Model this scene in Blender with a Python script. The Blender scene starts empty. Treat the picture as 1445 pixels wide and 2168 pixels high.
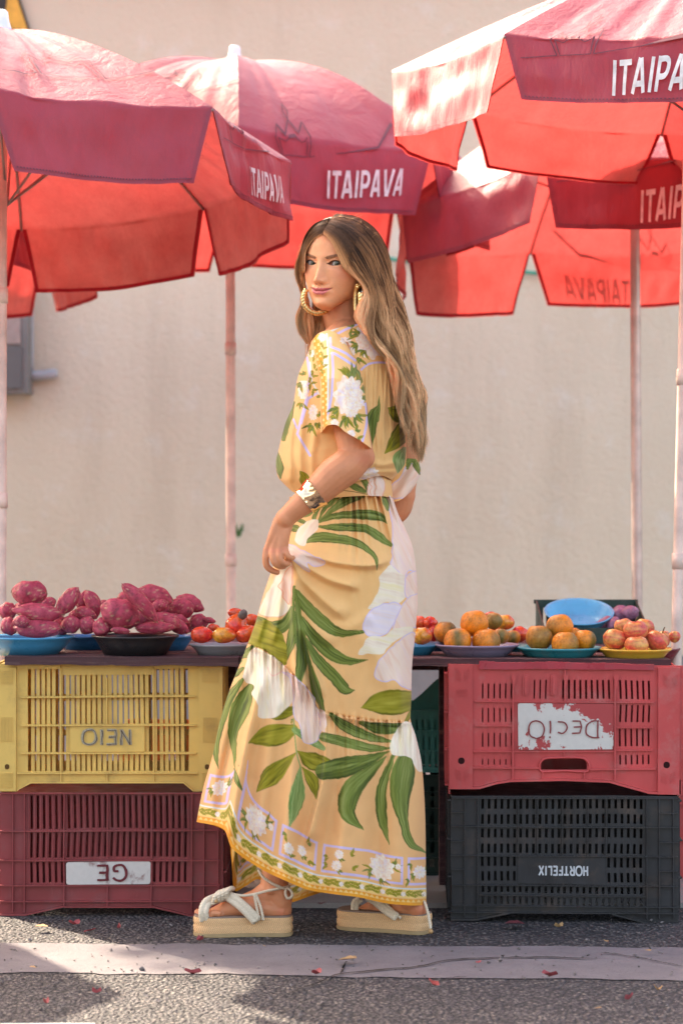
import bpy, math, random
import numpy as np
from mathutils import Vector, Matrix
R_ = math.radians
rng = np.random.default_rng(7)
random.seed(7)
scene = bpy.context.scene
COL = scene.collection

# ------------------------------------------------------------------ camera, sky, sun, exposure
FPX = 5119.0          # focal length in pixels of the 1445 x 2168 photograph
CAMZ = 0.95
cam_d = bpy.data.cameras.new("camera")
cam_d.sensor_fit = 'VERTICAL'
cam_d.sensor_height = 36.0
cam_d.sensor_width = 24.0
cam_d.lens = FPX / 2168 * 36.0
cam_d.clip_end = 400
cam_d.dof.use_dof = True
cam_d.dof.focus_distance = 5.38
cam_d.dof.aperture_fstop = 4.2
cam = bpy.data.objects.new("camera", cam_d)
cam.location = (0, 0, CAMZ)
cam.rotation_euler = (R_(90), 0, 0)
COL.objects.link(cam)
scene.camera = cam

SUN_EL = 37.0
SUN_DIR = Vector((-0.656, 0.755, 0)).normalized() * math.cos(R_(SUN_EL)) + Vector((0, 0, math.sin(R_(SUN_EL))))
world = bpy.data.worlds.new("World")
scene.world = world
world.use_nodes = True
wn = world.node_tree.nodes
bg = wn['Background']
sky = wn.new('ShaderNodeTexSky')
sky.sky_type = 'NISHITA'
sky.sun_disc = False
sky.sun_elevation = R_(SUN_EL)
sky.sun_rotation = math.atan2(SUN_DIR.x, SUN_DIR.y)
sky.air_density = 1.0
sky.dust_density = 5.0
sky.ozone_density = 0.3
world.node_tree.links.new(sky.outputs[0], bg.inputs[0])
bg.inputs[1].default_value = 0.15

sun_d = bpy.data.lights.new("sun", 'SUN')
sun_d.energy = 3.1
sun_d.angle = R_(0.5)
sun_d.color = (1.0, 0.93, 0.83)
sun = bpy.data.objects.new("sun", sun_d)
sun.rotation_euler = SUN_DIR.to_track_quat('Z', 'Y').to_euler()
sun.location = (-5, 8, 9)
COL.objects.link(sun)

vs = scene.view_settings
vs.view_transform = 'Standard'
vs.look = 'None'
vs.gamma = 1.0
vs.use_curve_mapping = False
vs.exposure = 2.6
vs.use_white_balance = True      # camera white balance set for open shade
vs.white_balance_temperature = 7600
vs.white_balance_tint = 8
scene.render.engine = 'CYCLES'
scene.cycles.use_denoising = True
scene.cycles.max_bounces = 10
scene.cycles.diffuse_bounces = 5
scene.cycles.transmission_bounces = 6
scene.cycles.sample_clamp_indirect = 6.0

# ------------------------------------------------------------------ helpers
def W(px, py, Y):
    """photograph pixel at depth Y (metres from the camera) -> world point"""
    return np.array([(px - 722.5) * Y / FPX, Y, CAMZ - (py - 1084.0) * Y / FPX])

def WA(px, py, Y):
    px = np.asarray(px, float); py = np.asarray(py, float); Y = np.asarray(Y, float) + 0 * px
    return np.stack([(px - 722.5) * Y / FPX, Y, CAMZ - (py - 1084.0) * Y / FPX], -1)

def tag(o, label=None, cat=None, group=None, kind=None):
    if label: o['label'] = label
    if cat: o['category'] = cat
    if group: o['group'] = group
    if kind: o['kind'] = kind
    return o

def empty(name, loc, label=None, cat=None, group=None):
    o = bpy.data.objects.new(name, None)
    o.location = Vector([float(a) for a in loc])
    o.empty_display_size = 0.05
    COL.objects.link(o)
    return tag(o, label, cat, group)

def wloc(o):
    l = Vector((0, 0, 0))
    while o is not None:
        l = l + o.location; o = o.parent
    return l

def mesh(name, V, F, mat, parent=None, smooth=False, color=None, base=None):
    """one mesh object; V in world metres; parent: an object without rotation; base: own origin for a top-level mesh"""
    V = np.asarray(V, np.float64).reshape(-1, 3)
    off = np.array(wloc(parent)) if parent is not None else (np.array(base, float) if base is not None else np.zeros(3))
    V = V - off
    me = bpy.data.meshes.new(name)
    if isinstance(F, np.ndarray):
        n, k = F.shape
        me.vertices.add(len(V)); me.vertices.foreach_set('co', V.astype(np.float32).ravel())
        me.loops.add(n * k); me.loops.foreach_set('vertex_index', F.astype(np.int32).ravel())
        me.polygons.add(n)
        me.polygons.foreach_set('loop_start', np.arange(0, n * k, k, dtype=np.int32))
        me.polygons.foreach_set('loop_total', np.full(n, k, np.int32))
        me.update(calc_edges=True)
    else:
        me.from_pydata(V.tolist(), [], [list(map(int, f)) for f in F])
        me.update()
    me.validate()
    if color is not None:
        ca = me.color_attributes.new('Col', 'FLOAT_COLOR', 'POINT')
        c4 = np.ones((len(V), 4), np.float32); c4[:, :3] = color
        ca.data.foreach_set('color', c4.ravel())
    if smooth:
        me.polygons.foreach_set('use_smooth', np.ones(len(me.polygons), bool))
    if mat is not None: me.materials.append(mat)
    o = bpy.data.objects.new(name, me)
    if parent is not None: o.parent = parent
    elif base is not None: o.location = Vector([float(a) for a in base])
    COL.objects.link(o)
    return o

class MB:
    def __init__(s): s.V = []; s.F = []; s.n = 0; s.C = []
    def add(s, V, F, c=None):
        V = np.asarray(V, float).reshape(-1, 3)
        s.V.append(V)
        s.F += [[int(i) + s.n for i in f] for f in F]
        s.n += len(V)
        if c is not None:
            c = np.asarray(c, float)
            s.C.append(np.tile(c, (len(V), 1)) if c.ndim == 1 else c)
        return s
    def box(s, x0, x1, y0, y1, z0, z1):
        V = [(x, y, z) for z in (z0, z1) for y in (y0, y1) for x in (x0, x1)]
        return s.add(V, [(0, 2, 3, 1), (4, 5, 7, 6), (0, 1, 5, 4), (2, 6, 7, 3), (0, 4, 6, 2), (1, 3, 7, 5)])
    def tube(s, pts, rad, sides=8, c=None, flat=None):
        V, F = tube(pts, rad, sides, flat)
        return s.add(V, F, c)
    def build(s, name, mat, parent=None, smooth=False, base=None, xf=None):
        V = np.concatenate(s.V)
        if xf is not None: V = xf(V)
        C = np.concatenate(s.C) if s.C else None
        return mesh(name, V, s.F, mat, parent, smooth, C, base)

def gridq(nv, ns, closed=False):
    i = np.arange(nv - 1)[:, None]; j = np.arange(ns if closed else ns - 1)[None, :]
    j2 = (j + 1) % ns
    return np.stack([(i * ns + j), (i * ns + j2), ((i + 1) * ns + j2), ((i + 1) * ns + j)], -1).reshape(-1, 4)

def tube(pts, rad, sides=8, flat=None):
    P = np.asarray(pts, float); n = len(P)
    r = np.asarray(rad, float) + np.zeros(n)
    T = np.gradient(P, axis=0); T /= np.linalg.norm(T, axis=1)[:, None] + 1e-12
    ref = np.array([0, 1.0, 0]) if abs(T[0][1]) < .9 else np.array([1.0, 0, 0])
    U = np.zeros_like(P)
    u = ref - T[0] * ref.dot(T[0]); u /= np.linalg.norm(u)
    for i in range(n):
        u = u - T[i] * u.dot(T[i]); u /= np.linalg.norm(u) + 1e-12; U[i] = u
    B = np.cross(T, U)
    a = np.arange(sides) * 2 * np.pi / sides
    f = 1.0 if flat is None else flat
    V = P[:, None] + r[:, None, None] * (f * np.cos(a)[None, :, None] * U[:, None] + np.sin(a)[None, :, None] * B[:, None])
    F = gridq(n, sides, True).tolist()
    F.append(list(range(sides))[::-1]); F.append([(n - 1) * sides + k for k in range(sides)])
    return V.reshape(-1, 3), F

def spline(pts, n):
    """Catmull-Rom through pts, n samples evenly spread in parameter by chord length"""
    P = np.asarray(pts, float)
    if len(P) == 2: 
        t = np.linspace(0, 1, n)[:, None]; return P[0] * (1 - t) + P[1] * t
    d = np.concatenate([[0], np.cumsum(np.linalg.norm(np.diff(P[:, :min(3, P.shape[1])], axis=0), axis=1) + 1e-9)])
    q = np.linspace(0, d[-1], n)
    m = np.zeros_like(P)
    m[1:-1] = (P[2:] - P[:-2]) / (d[2:] - d[:-2])[:, None]
    m[0] = (P[1] - P[0]) / (d[1] - d[0]); m[-1] = (P[-1] - P[-2]) / (d[-1] - d[-2])
    k = np.clip(np.searchsorted(d, q, side='right') - 1, 0, len(P) - 2)
    h = (d[k + 1] - d[k]); t = ((q - d[k]) / h)[:, None]; h = h[:, None]
    return ((2*t**3 - 3*t**2 + 1) * P[k] + (t**3 - 2*t**2 + t) * h * m[k] + (-2*t**3 + 3*t**2) * P[k+1] + (t**3 - t**2) * h * m[k+1])

def vnoise(x, y, seed=0):
    """smooth value noise in [-1,1]"""
    x = np.asarray(x, float); y = np.asarray(y, float) + 0 * x
    xi = np.floor(x).astype(np.int64); yi = np.floor(y).astype(np.int64)
    fx = x - xi; fy = y - yi
    fx = fx * fx * (3 - 2 * fx); fy = fy * fy * (3 - 2 * fy)
    def h(a, b):
        n = (a * 374761393 + b * 668265263 + seed * 974711) & 0x7fffffff
        n = ((n ^ (n >> 13)) * 1274126177) & 0x7fffffff
        return ((n ^ (n >> 16)) & 0xffff) / 32767.5 - 1
    return (h(xi, yi) * (1 - fx) + h(xi + 1, yi) * fx) * (1 - fy) + (h(xi, yi + 1) * (1 - fx) + h(xi + 1, yi + 1) * fx) * fy

def sstep(a, b, x):
    t = np.clip((x - a) / (b - a), 0, 1); return t * t * (3 - 2 * t)

def srgb(r, g, b):
    c = np.array([r, g, b], float) / 255
    return np.where(c <= .04045, c / 12.92, ((c + .055) / 1.055) ** 2.4)

# ------------------------------------------------------------------ materials
class NT:
    def __init__(s, name):
        s.m = bpy.data.materials.new(name); s.m.use_nodes = True
        s.t = s.m.node_tree; s.n = s.t.nodes; s.p = s.n['Principled BSDF']; s.out = s.n['Material Output']
    def new(s, typ, **kw):
        nd = s.n.new(typ)
        for k, v in kw.items():
            if k in nd.inputs: nd.inputs[k].default_value = v
            else: setattr(nd, k, v)
        return nd
    def link(s, a, b): s.t.links.new(a, b)
    def noise(s, scale, detail=4, rough=.55, vec=None, dist=0):
        n = s.new('ShaderNodeTexNoise'); n.inputs['Scale'].default_value = scale; n.inputs['Detail'].default_value = detail
        n.inputs['Roughness'].default_value = rough; n.inputs['Distortion'].default_value = dist
        s.link(vec if vec is not None else s.obj(), n.inputs['Vector']); return n.outputs['Fac']
    def obj(s, scale=None):
        if not hasattr(s, '_tc'): s._tc = s.new('ShaderNodeTexCoord')
        o = s._tc.outputs['Object']
        if scale is not None:
            mp = s.new('ShaderNodeMapping'); mp.inputs['Scale'].default_value = scale; s.link(o, mp.inputs['Vector']); o = mp.outputs[0]
        return o
    def ramp(s, fac, stops):
        r = s.new('ShaderNodeValToRGB'); e = r.color_ramp.elements
        while len(e) < len(stops): e.new(.5)
        for el, (p, c) in zip(e, stops):
            el.position = p; el.color = (*c, 1) if len(c) == 3 else c
        s.link(fac, r.inputs[0]); return r.outputs[0]
    def mix(s, fac, a, b, mode='MIX'):
        m = s.new('ShaderNodeMix'); m.data_type = 'RGBA'; m.blend_type = mode
        for v, idx in ((fac, 0), (a, 6), (b, 7)):
            if hasattr(v, 'is_output'): s.link(v, m.inputs[idx])
            elif idx == 0: m.inputs[0].default_value = v
            else: m.inputs[idx].default_value = (*v, 1)
        return m.outputs[2]
    def bump(s, h, strength=.3, dist=.01):
        b = s.new('ShaderNodeBump'); b.inputs['Strength'].default_value = strength; b.inputs['Distance'].default_value = dist
        s.link(h, b.inputs['Height']); s.link(b.outputs[0], s.p.inputs['Normal']); return b.outputs[0]
    def base(s, v):
        if hasattr(v, 'is_output'): s.link(v, s.p.inputs['Base Color'])
        else: s.p.inputs['Base Color'].default_value = (*v, 1)
    def set(s, **kw):
        for k, v in kw.items(): s.p.inputs[k.replace('_', ' ')].default_value = v
        return s

def dirty(name, col, var=.25, rough=.5, scale=6, spec=.4, bump=.0, dirt=(.1, .08, .07), dirt_amt=.35, fine=60):
    m = NT(name)
    col = np.array(col)
    a = m.ramp(m.noise(scale, 5), [(.3, tuple(col * (1 - var))), (.7, tuple(np.minimum(col * (1 + var), .95)))])
    d = m.ramp(m.noise(scale * 2.3, 8, .7), [(.52, (0, 0, 0)), (.75, (dirt_amt,) * 3)])
    sc = m.ramp(m.noise(1, 6, .75, m.obj((70, 70, 9)), .8), [(.60, (0, 0, 0)), (.72, (.30,) * 3)])
    base_now = m.mix(d, a, dirt)
    m.base(m.mix(sc, base_now, tuple(np.minimum(col * 1.5 + .05, .9))))
    r = m.ramp(m.noise(fine * .4, 4), [(.3, (rough - .1,) * 3), (.7, (rough + .12,) * 3)])
    m.link(r, m.p.inputs['Roughness'])
    m.set(Specular_IOR_Level=spec)
    if bump: m.bump(m.noise(fine, 5), bump, .004)
    return m.m

def attr_mat(name, rough=.6, spec=.3, sss=0, bumpscale=0, bump=.0, sheen=0, transl=0):
    m = NT(name)
    a = m.new('ShaderNodeVertexColor', layer_name='Col')
    m.base(a.outputs[0]); m.set(Roughness=rough, Specular_IOR_Level=spec)
    if sss:
        m.set(Subsurface_Weight=sss, Subsurface_Scale=.006); m.p.inputs['Subsurface Radius'].default_value = (1, .35, .2)
    if sheen: m.set(Sheen_Weight=sheen)
    if bump: m.bump(m.noise(bumpscale, 3), bump, .002)
    if transl:
        t = m.new('ShaderNodeBsdfTranslucent'); m.link(a.outputs[0], t.inputs[0])
        mx = m.new('ShaderNodeMixShader'); mx.inputs[0].default_value = transl
        m.link(m.p.outputs[0], mx.inputs[1]); m.link(t.outputs[0], mx.inputs[2]); m.link(mx.outputs[0], m.out.inputs[0])
    return m.m

def cloth_red(name, k=1.0, tr=.23):
    m = NT(name)
    n1 = m.noise(3.0, 4); n2 = m.noise(26, 6, .65)
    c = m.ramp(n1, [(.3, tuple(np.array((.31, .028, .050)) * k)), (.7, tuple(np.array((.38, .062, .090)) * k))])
    st = m.ramp(n2, [(.5, (0, 0, 0)), (.8, (.22,) * 3)])
    c = m.mix(st, c, (.20, .035, .05))
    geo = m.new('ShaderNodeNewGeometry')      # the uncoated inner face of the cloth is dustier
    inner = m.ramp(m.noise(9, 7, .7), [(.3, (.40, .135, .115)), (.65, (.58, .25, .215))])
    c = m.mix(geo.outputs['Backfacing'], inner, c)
    m.base(c)
    m.set(Roughness=.5, Specular_IOR_Level=.42)
    w = m.noise(1.0, 6, .6, m.obj((9, 9, 3.5)), .6)
    w2 = m.noise(900, 1)
    ad = m.new('ShaderNodeMath', operation='MULTIPLY_ADD'); m.link(w2, ad.inputs[0]); ad.inputs[1].default_value = .02; m.link(w, ad.inputs[2])
    w3 = m.noise(1.0, 7, .65, m.obj((46, 46, 11)), 1.2)
    ad2 = m.new('ShaderNodeMath', operation='MULTIPLY_ADD'); m.link(w3, ad2.inputs[0]); ad2.inputs[1].default_value = .22; m.link(ad.outputs[0], ad2.inputs[2])
    nb = m.bump(ad2.outputs[0], .5, .02)
    t = m.new('ShaderNodeBsdfTranslucent'); t.inputs[0].default_value = (.8, .09, .085, 1)
    tc = m.ramp(m.noise(14, 6, .7), [(.35, (.80, .075, .075)), (.8, (.58, .055, .055))]); m.link(tc, t.inputs[0])
    mx = m.new('ShaderNodeMixShader'); mx.inputs[0].default_value = tr
    m.link(m.p.outputs[0], mx.inputs[1]); m.link(t.outputs[0], mx.inputs[2]); m.link(mx.outputs[0], m.out.inputs[0])
    return m.m

def plain(name, col, rough=.5, spec=.4, metal=0, var=.12, scale=30, bump=0, bscale=200):
    m = NT(name); col = np.array(col)
    m.base(m.ramp(m.noise(scale, 5), [(.3, tuple(col * (1 - var))), (.7, tuple(np.minimum(col * (1 + var), .95)))]))
    m.set(Roughness=rough, Specular_IOR_Level=spec, Metallic=metal)
    if bump: m.bump(m.noise(bscale, 4), bump, .003)
    return m.m

M = {}
M['cloth'] = cloth_red('red_parasol_cloth')
M['cloth_shaded'] = cloth_red('red_parasol_cloth_shaded', .8, .23)  # same cloth made darker: shade on some panels put into the colour
M['hem'] = plain('red_hem', (.30, .012, .022), .7, .2)
M['print_white'] = plain('white_print', (.72, .62, .60), .6, .3, var=.2, scale=40)
M['print_line'] = plain('print_outline', (.17, .05, .065), .7, .2)
M['seam'] = plain('canopy_seam', (.20, .02, .035), .7, .2)
M['pole_white'] = plain('white_painted_pole', (.68, .50, .42), .42, .4, var=.25, scale=14)
M['pole_metal'] = plain('steel_pole', (.55, .43, .40), .35, .5, .5, .2, 20)
M['rib'] = plain('parasol_rib', (.30, .20, .18), .45, .5, .3)
M['finial'] = plain('white_plastic', (.75, .76, .80), .4, .5)
M['yellow'] = dirty('yellow_crate_plastic', (.66, .41, .105), .12, .5, 5, dirt=(.22, .12, .05), dirt_amt=.5)
M['maroon'] = dirty('maroon_crate_plastic', (.235, .034, .036), .2, .42, 6, dirt=(.16, .10, .10), dirt_amt=.35)
M['red'] = dirty('red_crate_plastic', (.50, .057, .056), .16, .42, 7, dirt=(.42, .20, .18), dirt_amt=.45)
M['black'] = dirty('black_crate_plastic', (.022, .019, .021), .3, .42, 6, dirt=(.13, .075, .05), dirt_amt=.45)
M['teal'] = dirty('teal_crate_plastic', (.07, .29, .25), .2, .45)
M['green'] = dirty('dark_green_crate_plastic', (.012, .035, .026), .2, .45)
M['wood'] = None
M['skin'] = attr_mat('skin', .46, .34, .12, 700, .16)
M['eye'] = attr_mat('eyeball', .12, .5)
M['hair'] = attr_mat('hair_strands', .42, .28, transl=.15)
M['dress'] = attr_mat('printed_viscose', .62, .25, bumpscale=1500, bump=.05, sheen=.12, transl=.12)
M['gold'] = plain('gold_metal', (.83, .58, .26), .25, .5, 1.0, .08, 300)
M['rope'] = plain('cotton_cord', (.70, .56, .42), .85, .2, var=.12, scale=300, bump=.15, bscale=900)
M['bead'] = plain('wood_bead', (.45, .24, .10), .5)

# ------------------------------------------------------------------ ground, wall
def mat_asphalt():
    m = NT('coarse_asphalt')
    v = m.new('ShaderNodeTexVoronoi', feature='F1'); v.inputs['Scale'].default_value = 115; m.link(m.obj((1, .8, 1)), v.inputs['Vector'])
    v2 = m.new('ShaderNodeTexVoronoi', feature='F1'); v2.inputs['Scale'].default_value = 210; m.link(m.obj(), v2.inputs['Vector'])
    sx = m.new('ShaderNodeSeparateColor'); m.link(v.outputs['Color'], sx.inputs[0])
    stone = m.ramp(sx.outputs[0], [(0, (.055, .047, .052)), (.45, (.088, .075, .080)), (.8, (.135, .113, .112)), (1, (.23, .19, .17))])
    hole = m.ramp(v.outputs['Distance'], [(.35, (0, 0, 0)), (.62, (1, 1, 1))])
    c = m.mix(hole, stone, (.032, .027, .030))
    big = m.ramp(m.noise(1.3, 5), [(.35, (.8, .8, .8)), (.7, (1.15, 1.12, 1.1))])
    c = m.mix(1.0, c, big, 'MULTIPLY')
    m.base(c); m.set(Roughness=.75, Specular_IOR_Level=.35)
    inv = m.new('ShaderNodeMath', operation='SUBTRACT'); inv.inputs[0].default_value = 1; m.link(v.outputs['Distance'], inv.inputs[1])
    ad = m.new('ShaderNodeMath', operation='MULTIPLY_ADD'); m.link(v2.outputs['Distance'], ad.inputs[0]); ad.inputs[1].default_value = -.35; m.link(inv.outputs[0], ad.inputs[2])
    m.bump(ad.outputs[0], 1.0, .012)
    return m.m

def mat_concrete(name, a, b, scale=5, bump=.25):
    m = NT(name)
    c = m.ramp(m.noise(scale, 8, .7), [(.3, a), (.7, b)])
    sp = m.ramp(m.noise(170, 3, .6), [(.56, (0, 0, 0)), (.72, (.6,) * 3)])
    c = m.mix(sp, c, tuple(np.array(a) * .55))
    m.base(c); m.set(Roughness=.8, Specular_IOR_Level=.3)
    m.bump(m.noise(140, 5, .7), bump, .004)
    return m.m

def mat_wall():
    m = NT('beige_stucco')
    c = m.ramp(m.noise(.9, 6, .6), [(.3, (.65, .53, .395)), (.7, (.72, .60, .46))])
    streak = m.ramp(m.noise(1, 6, .65, m.obj((3.5, 1, .5))), [(.50, (0, 0, 0)), (.75, (.6,) * 3)])
    c = m.mix(streak, c, (.55, .44, .325))
    blot = m.ramp(m.noise(6, 5, .7), [(.55, (0, 0, 0)), (.75, (.5,) * 3)])
    c = m.mix(blot, c, (.74, .70, .64))
    m.base(c); m.set(Roughness=.9, Specular_IOR_Level=.2)
    m.bump(m.noise(38, 6, .7), .5, .02)
    return m.m

gv = [(-90, -40, 0), (90, -40, 0), (90, 160, 0), (-90, 160, 0)]
tag(mesh('ground', gv, [(0, 1, 2, 3)], mat_asphalt()), kind='structure')
# concrete gutter strip, slightly skew to the picture, with a chipped outline
top = [(-3.2, 5.40)] + [(x, 5.315 - .055 * (x + .7) / 1.5 + .016 * float(vnoise(x * 9, 1.5)) + .010 * float(vnoise(x * 31, 2.5))) for x in np.linspace(-.72, 2.4, 240)]
bot = [(-3.2, 5.06)] + [(x, 4.985 - .10 * (x + .7) / 1.5 + .018 * float(vnoise(x * 8, 7.5)) + .011 * float(vnoise(x * 29, 4.5))) for x in np.linspace(-.72, 2.4, 240)]
n = len(top)
gs = [(x, y, .002) for x, y in top] + [(x, y, .002) for x, y in bot]
tag(mesh('gutter', gs, [(i, i + n, i + n + 1, i + 1) for i in range(n - 1)], mat_concrete('gutter_concrete', (.120, .100, .106), (.185, .155, .160), 6, .5)), kind='structure')
# cracks across the strip: narrow sunken lines of dark dirt
def crack(pts, w):
    p = spline([(*a, 0) for a in pts], 70)
    p[:, 1] += .006 * vnoise(np.arange(70) * .55, 3.3, 5) ; p[:, 0] += .004 * vnoise(np.arange(70) * .6, 8.3, 6)
    wd = w * (.5 + .5 * np.abs(vnoise(np.arange(70) * .4, 2.2, 9))) * np.minimum(1, np.minimum(np.arange(70), 69 - np.arange(70)) / 6 + .15)
    V = np.concatenate([p + [0, 0, .005], p + [0, 0, .005]]); V[:70, 1] += wd; V[70:, 1] -= wd
    return V, [(i, i + 70, i + 71, i + 1) for i in range(69)]
cb = MB()
def gp(px, py): Y = CAMZ * FPX / (py - 1084); return ((px - 722.5) * Y / FPX, Y)
cb.add(*crack([gp(600, 2112), gp(680, 2082), (gp(722, 2066)), gp(800, 2058), gp(880, 2052), gp(960, 2036), gp(1120, 2031), gp(1270, 2034)], .006))
cb.add(*crack([gp(722, 2066), gp(728, 2050), gp(733, 2040)], .008))
cb.add(*crack([gp(1270, 2020), gp(1340, 2030), gp(1445, 2050)], .004))
cb.add(*crack([gp(905, 2098), gp(925, 2078), gp(990, 2072)], .003))
tag(cb.build('road_crack', plain('crack_dirt', (.03, .024, .022), .9, .1)), kind='structure')
tag(mesh('painted_line', [(-1.6, 4.475, .004), (-.455, 4.475, .004), (-.47, 4.36, .004), (-1.6, 4.36, .004)], [(0, 3, 2, 1)], mat_concrete('worn_white_paint', (.42, .40, .39), (.6, .58, .56), 30)), kind='structure')
pv = MB().box(-12, 12, 5.80, 10.32, -.1, .012)
tag(pv.build('pavement', mat_concrete('pavement_concrete', (.24, .205, .19), (.33, .285, .26), 3)), kind='structure')

WALLY = 10.3
wb = MB().box(-14, 14, WALLY, WALLY + .22, -.2, 3.24)
wall = wb.build('street_wall', mat_wall(), None, base=(0, WALLY, 0))
tag(wall, 'long beige stucco wall standing behind the market stall', 'wall')
mesh('skirting', *(lambda b: (np.concatenate(b.V), b.F))(MB().box(-14, 14, WALLY - .03, WALLY - .003, .0, .34)), mat_concrete('grey_render', (.22, .19, .18), (.3, .26, .25)), wall)
mesh('coping', *(lambda b: (np.concatenate(b.V), b.F))(MB().box(-14, 14, WALLY - .06, WALLY + .28, 3.241, 3.30)), mat_concrete('coping_concrete', (.4, .35, .32), (.5, .45, .41)), wall)

# meter box on the wall
Yw = WALLY - .004
mbx = empty('meter_box', W(20, 700, Yw), 'grey metal meter box with a pipe stub fixed low on the beige wall', 'meter box')
gm = dirty('grey_box_metal', (.20, .185, .17), .15, .5, 8, dirt=(.16, .11, .07))
b = MB(); a0 = W(-60, 832, Yw - .16); a1 = W(60, 560, Yw - .16)
b.box(a0[0], a1[0], Yw - .16, Yw, a0[2], a1[2]); b.build('casing', gm, mbx)
b = MB(); d0 = W(-50, 822, Yw - .165); d1 = W(47, 735, Yw - .165); b.box(d0[0], d1[0], Yw - .172, Yw - .162, d0[2], d1[2])
b.build('door', dirty('dark_box_metal', (.13, .12, .115), .12, .5), mbx)
b = MB(); d0 = W(-50, 728, Yw - .165); d1 = W(44, 575, Yw - .165); b.box(d0[0], d1[0], Yw - .170, Yw - .162, d0[2], d1[2])
b.build('window', plain('dusty_glass', (.34, .27, .24), .15, .5), mbx)
b = MB(); p = [W(66, 560, Yw - .03), W(66, 700, Yw - .03), W(66, 790, Yw - .03)]; b.tube(spline(p, 8), .012, 8)
p = [W(66, 795, Yw - .035), W(90, 794, Yw - .035), W(122, 790, Yw - .035)]; b.tube(spline(p, 8), [.022] * 7 + [.018], 10)
b.build('conduit', plain('grey_pipe', (.40, .39, .40), .4), mbx, True)

# warning sign at the top left
sg = empty('warning_sign', W(-20, 40, Yw - .02), 'yellow triangular warning sign with black border and figure on the wall', 'sign')
def flat(poly, Y, name, mat, parent, th=.004):
    n = len(poly); f = [W(x, y, Y) for x, y in poly]; k = [W(x, y, Y) + [0, th, 0] for x, y in poly]
    F = [tuple(range(n))[::-1], tuple(range(n, 2 * n))] + [(i, (i + 1) % n, n + (i + 1) % n, n + i) for i in range(n)]
    return mesh(name, f + k, F, mat, parent)
blk = plain('black_paint', (.03, .02, .015), .5)
flat([(-18, -190), (68, 74), (-104, 74)], Yw - .02, 'border', blk, sg)
flat([(-18, -170), (61, 70), (-97, 70)], Yw - .026, 'face', plain('yellow_paint', (.72, .36, .05), .5), sg)
g_ = MB()
def flatm(mb, poly, Y, th=.003):
    n = len(poly); f = [W(x, y, Y) for x, y in poly]; k = [W(x, y, Y) + [0, th, 0] for x, y in poly]
    mb.add(f + k, [tuple(range(n))[::-1], tuple(range(n, 2 * n))] + [(i, (i + 1) % n, n + (i + 1) % n, n + i) for i in range(n)])
flatm(g_, [(-30, -20), (0, -30), (16, -6), (12, 20), (-2, 34), (-30, 30)], Yw - .031)
flatm(g_, [(-20, 34), (4, 38), (12, 54), (2, 58), (-20, 50)], Yw - .0315)
flatm(g_, [(14, 50), (20, 50), (24, 58), (18, 62)], Yw - .032)
g_.build('figure', blk, sg)
g_ = MB()
for x in (27, 38):
    flatm(g_, [(x, 60), (x + 7, 61), (x + 7, 69), (x, 68)], Yw - .031)
g_.build('lettering', blk, sg)

# green hose sagging along the wall
hp = [W(480, 500, Yw - .03), W(560, 513, Yw - .03), (W(640, 527, Yw - .03)), W(730, 541, Yw - .03), W(825, 548, Yw - .03), W(960, 566, Yw - .03), W(1120, 577, Yw - .03), W(1340, 600, Yw - .03), W(1500, 604, Yw - .03)]
V, F = tube(spline(hp, 60), .0085, 8)
tag(mesh('garden_hose', V, F, plain('green_hose', (.06, .30, .20), .4), smooth=True, base=hp[4]), 'thin green hose strung along the beige wall behind the parasols', 'hose')

# small weed growing from the wall
wd = empty('weed', W(503, 1135, WALLY - .02), 'small green weed sprouting from the wall beside the wooden pole', 'plant')
for tipx, tipy, wdt in ((496, 1104, .006), (514, 1107, .009), (509, 1128, .008)):
    c = spline([W(502, 1138, WALLY - .02), W((502 + tipx) / 2 + 2, (1138 + tipy) / 2, WALLY - .04), W(tipx, tipy, WALLY - .05)], 9)
    ww = wdt * np.sin(np.linspace(.15, np.pi, 9))[:, None]
    mesh('leaf', np.concatenate([c - ww * [1, 0, 0], c + ww * [1, .3, 0]]), [(i, i + 9, i + 10, i + 1) for i in range(8)], plain('weed_green', (.08, .19, .06), .5), wd)

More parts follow.
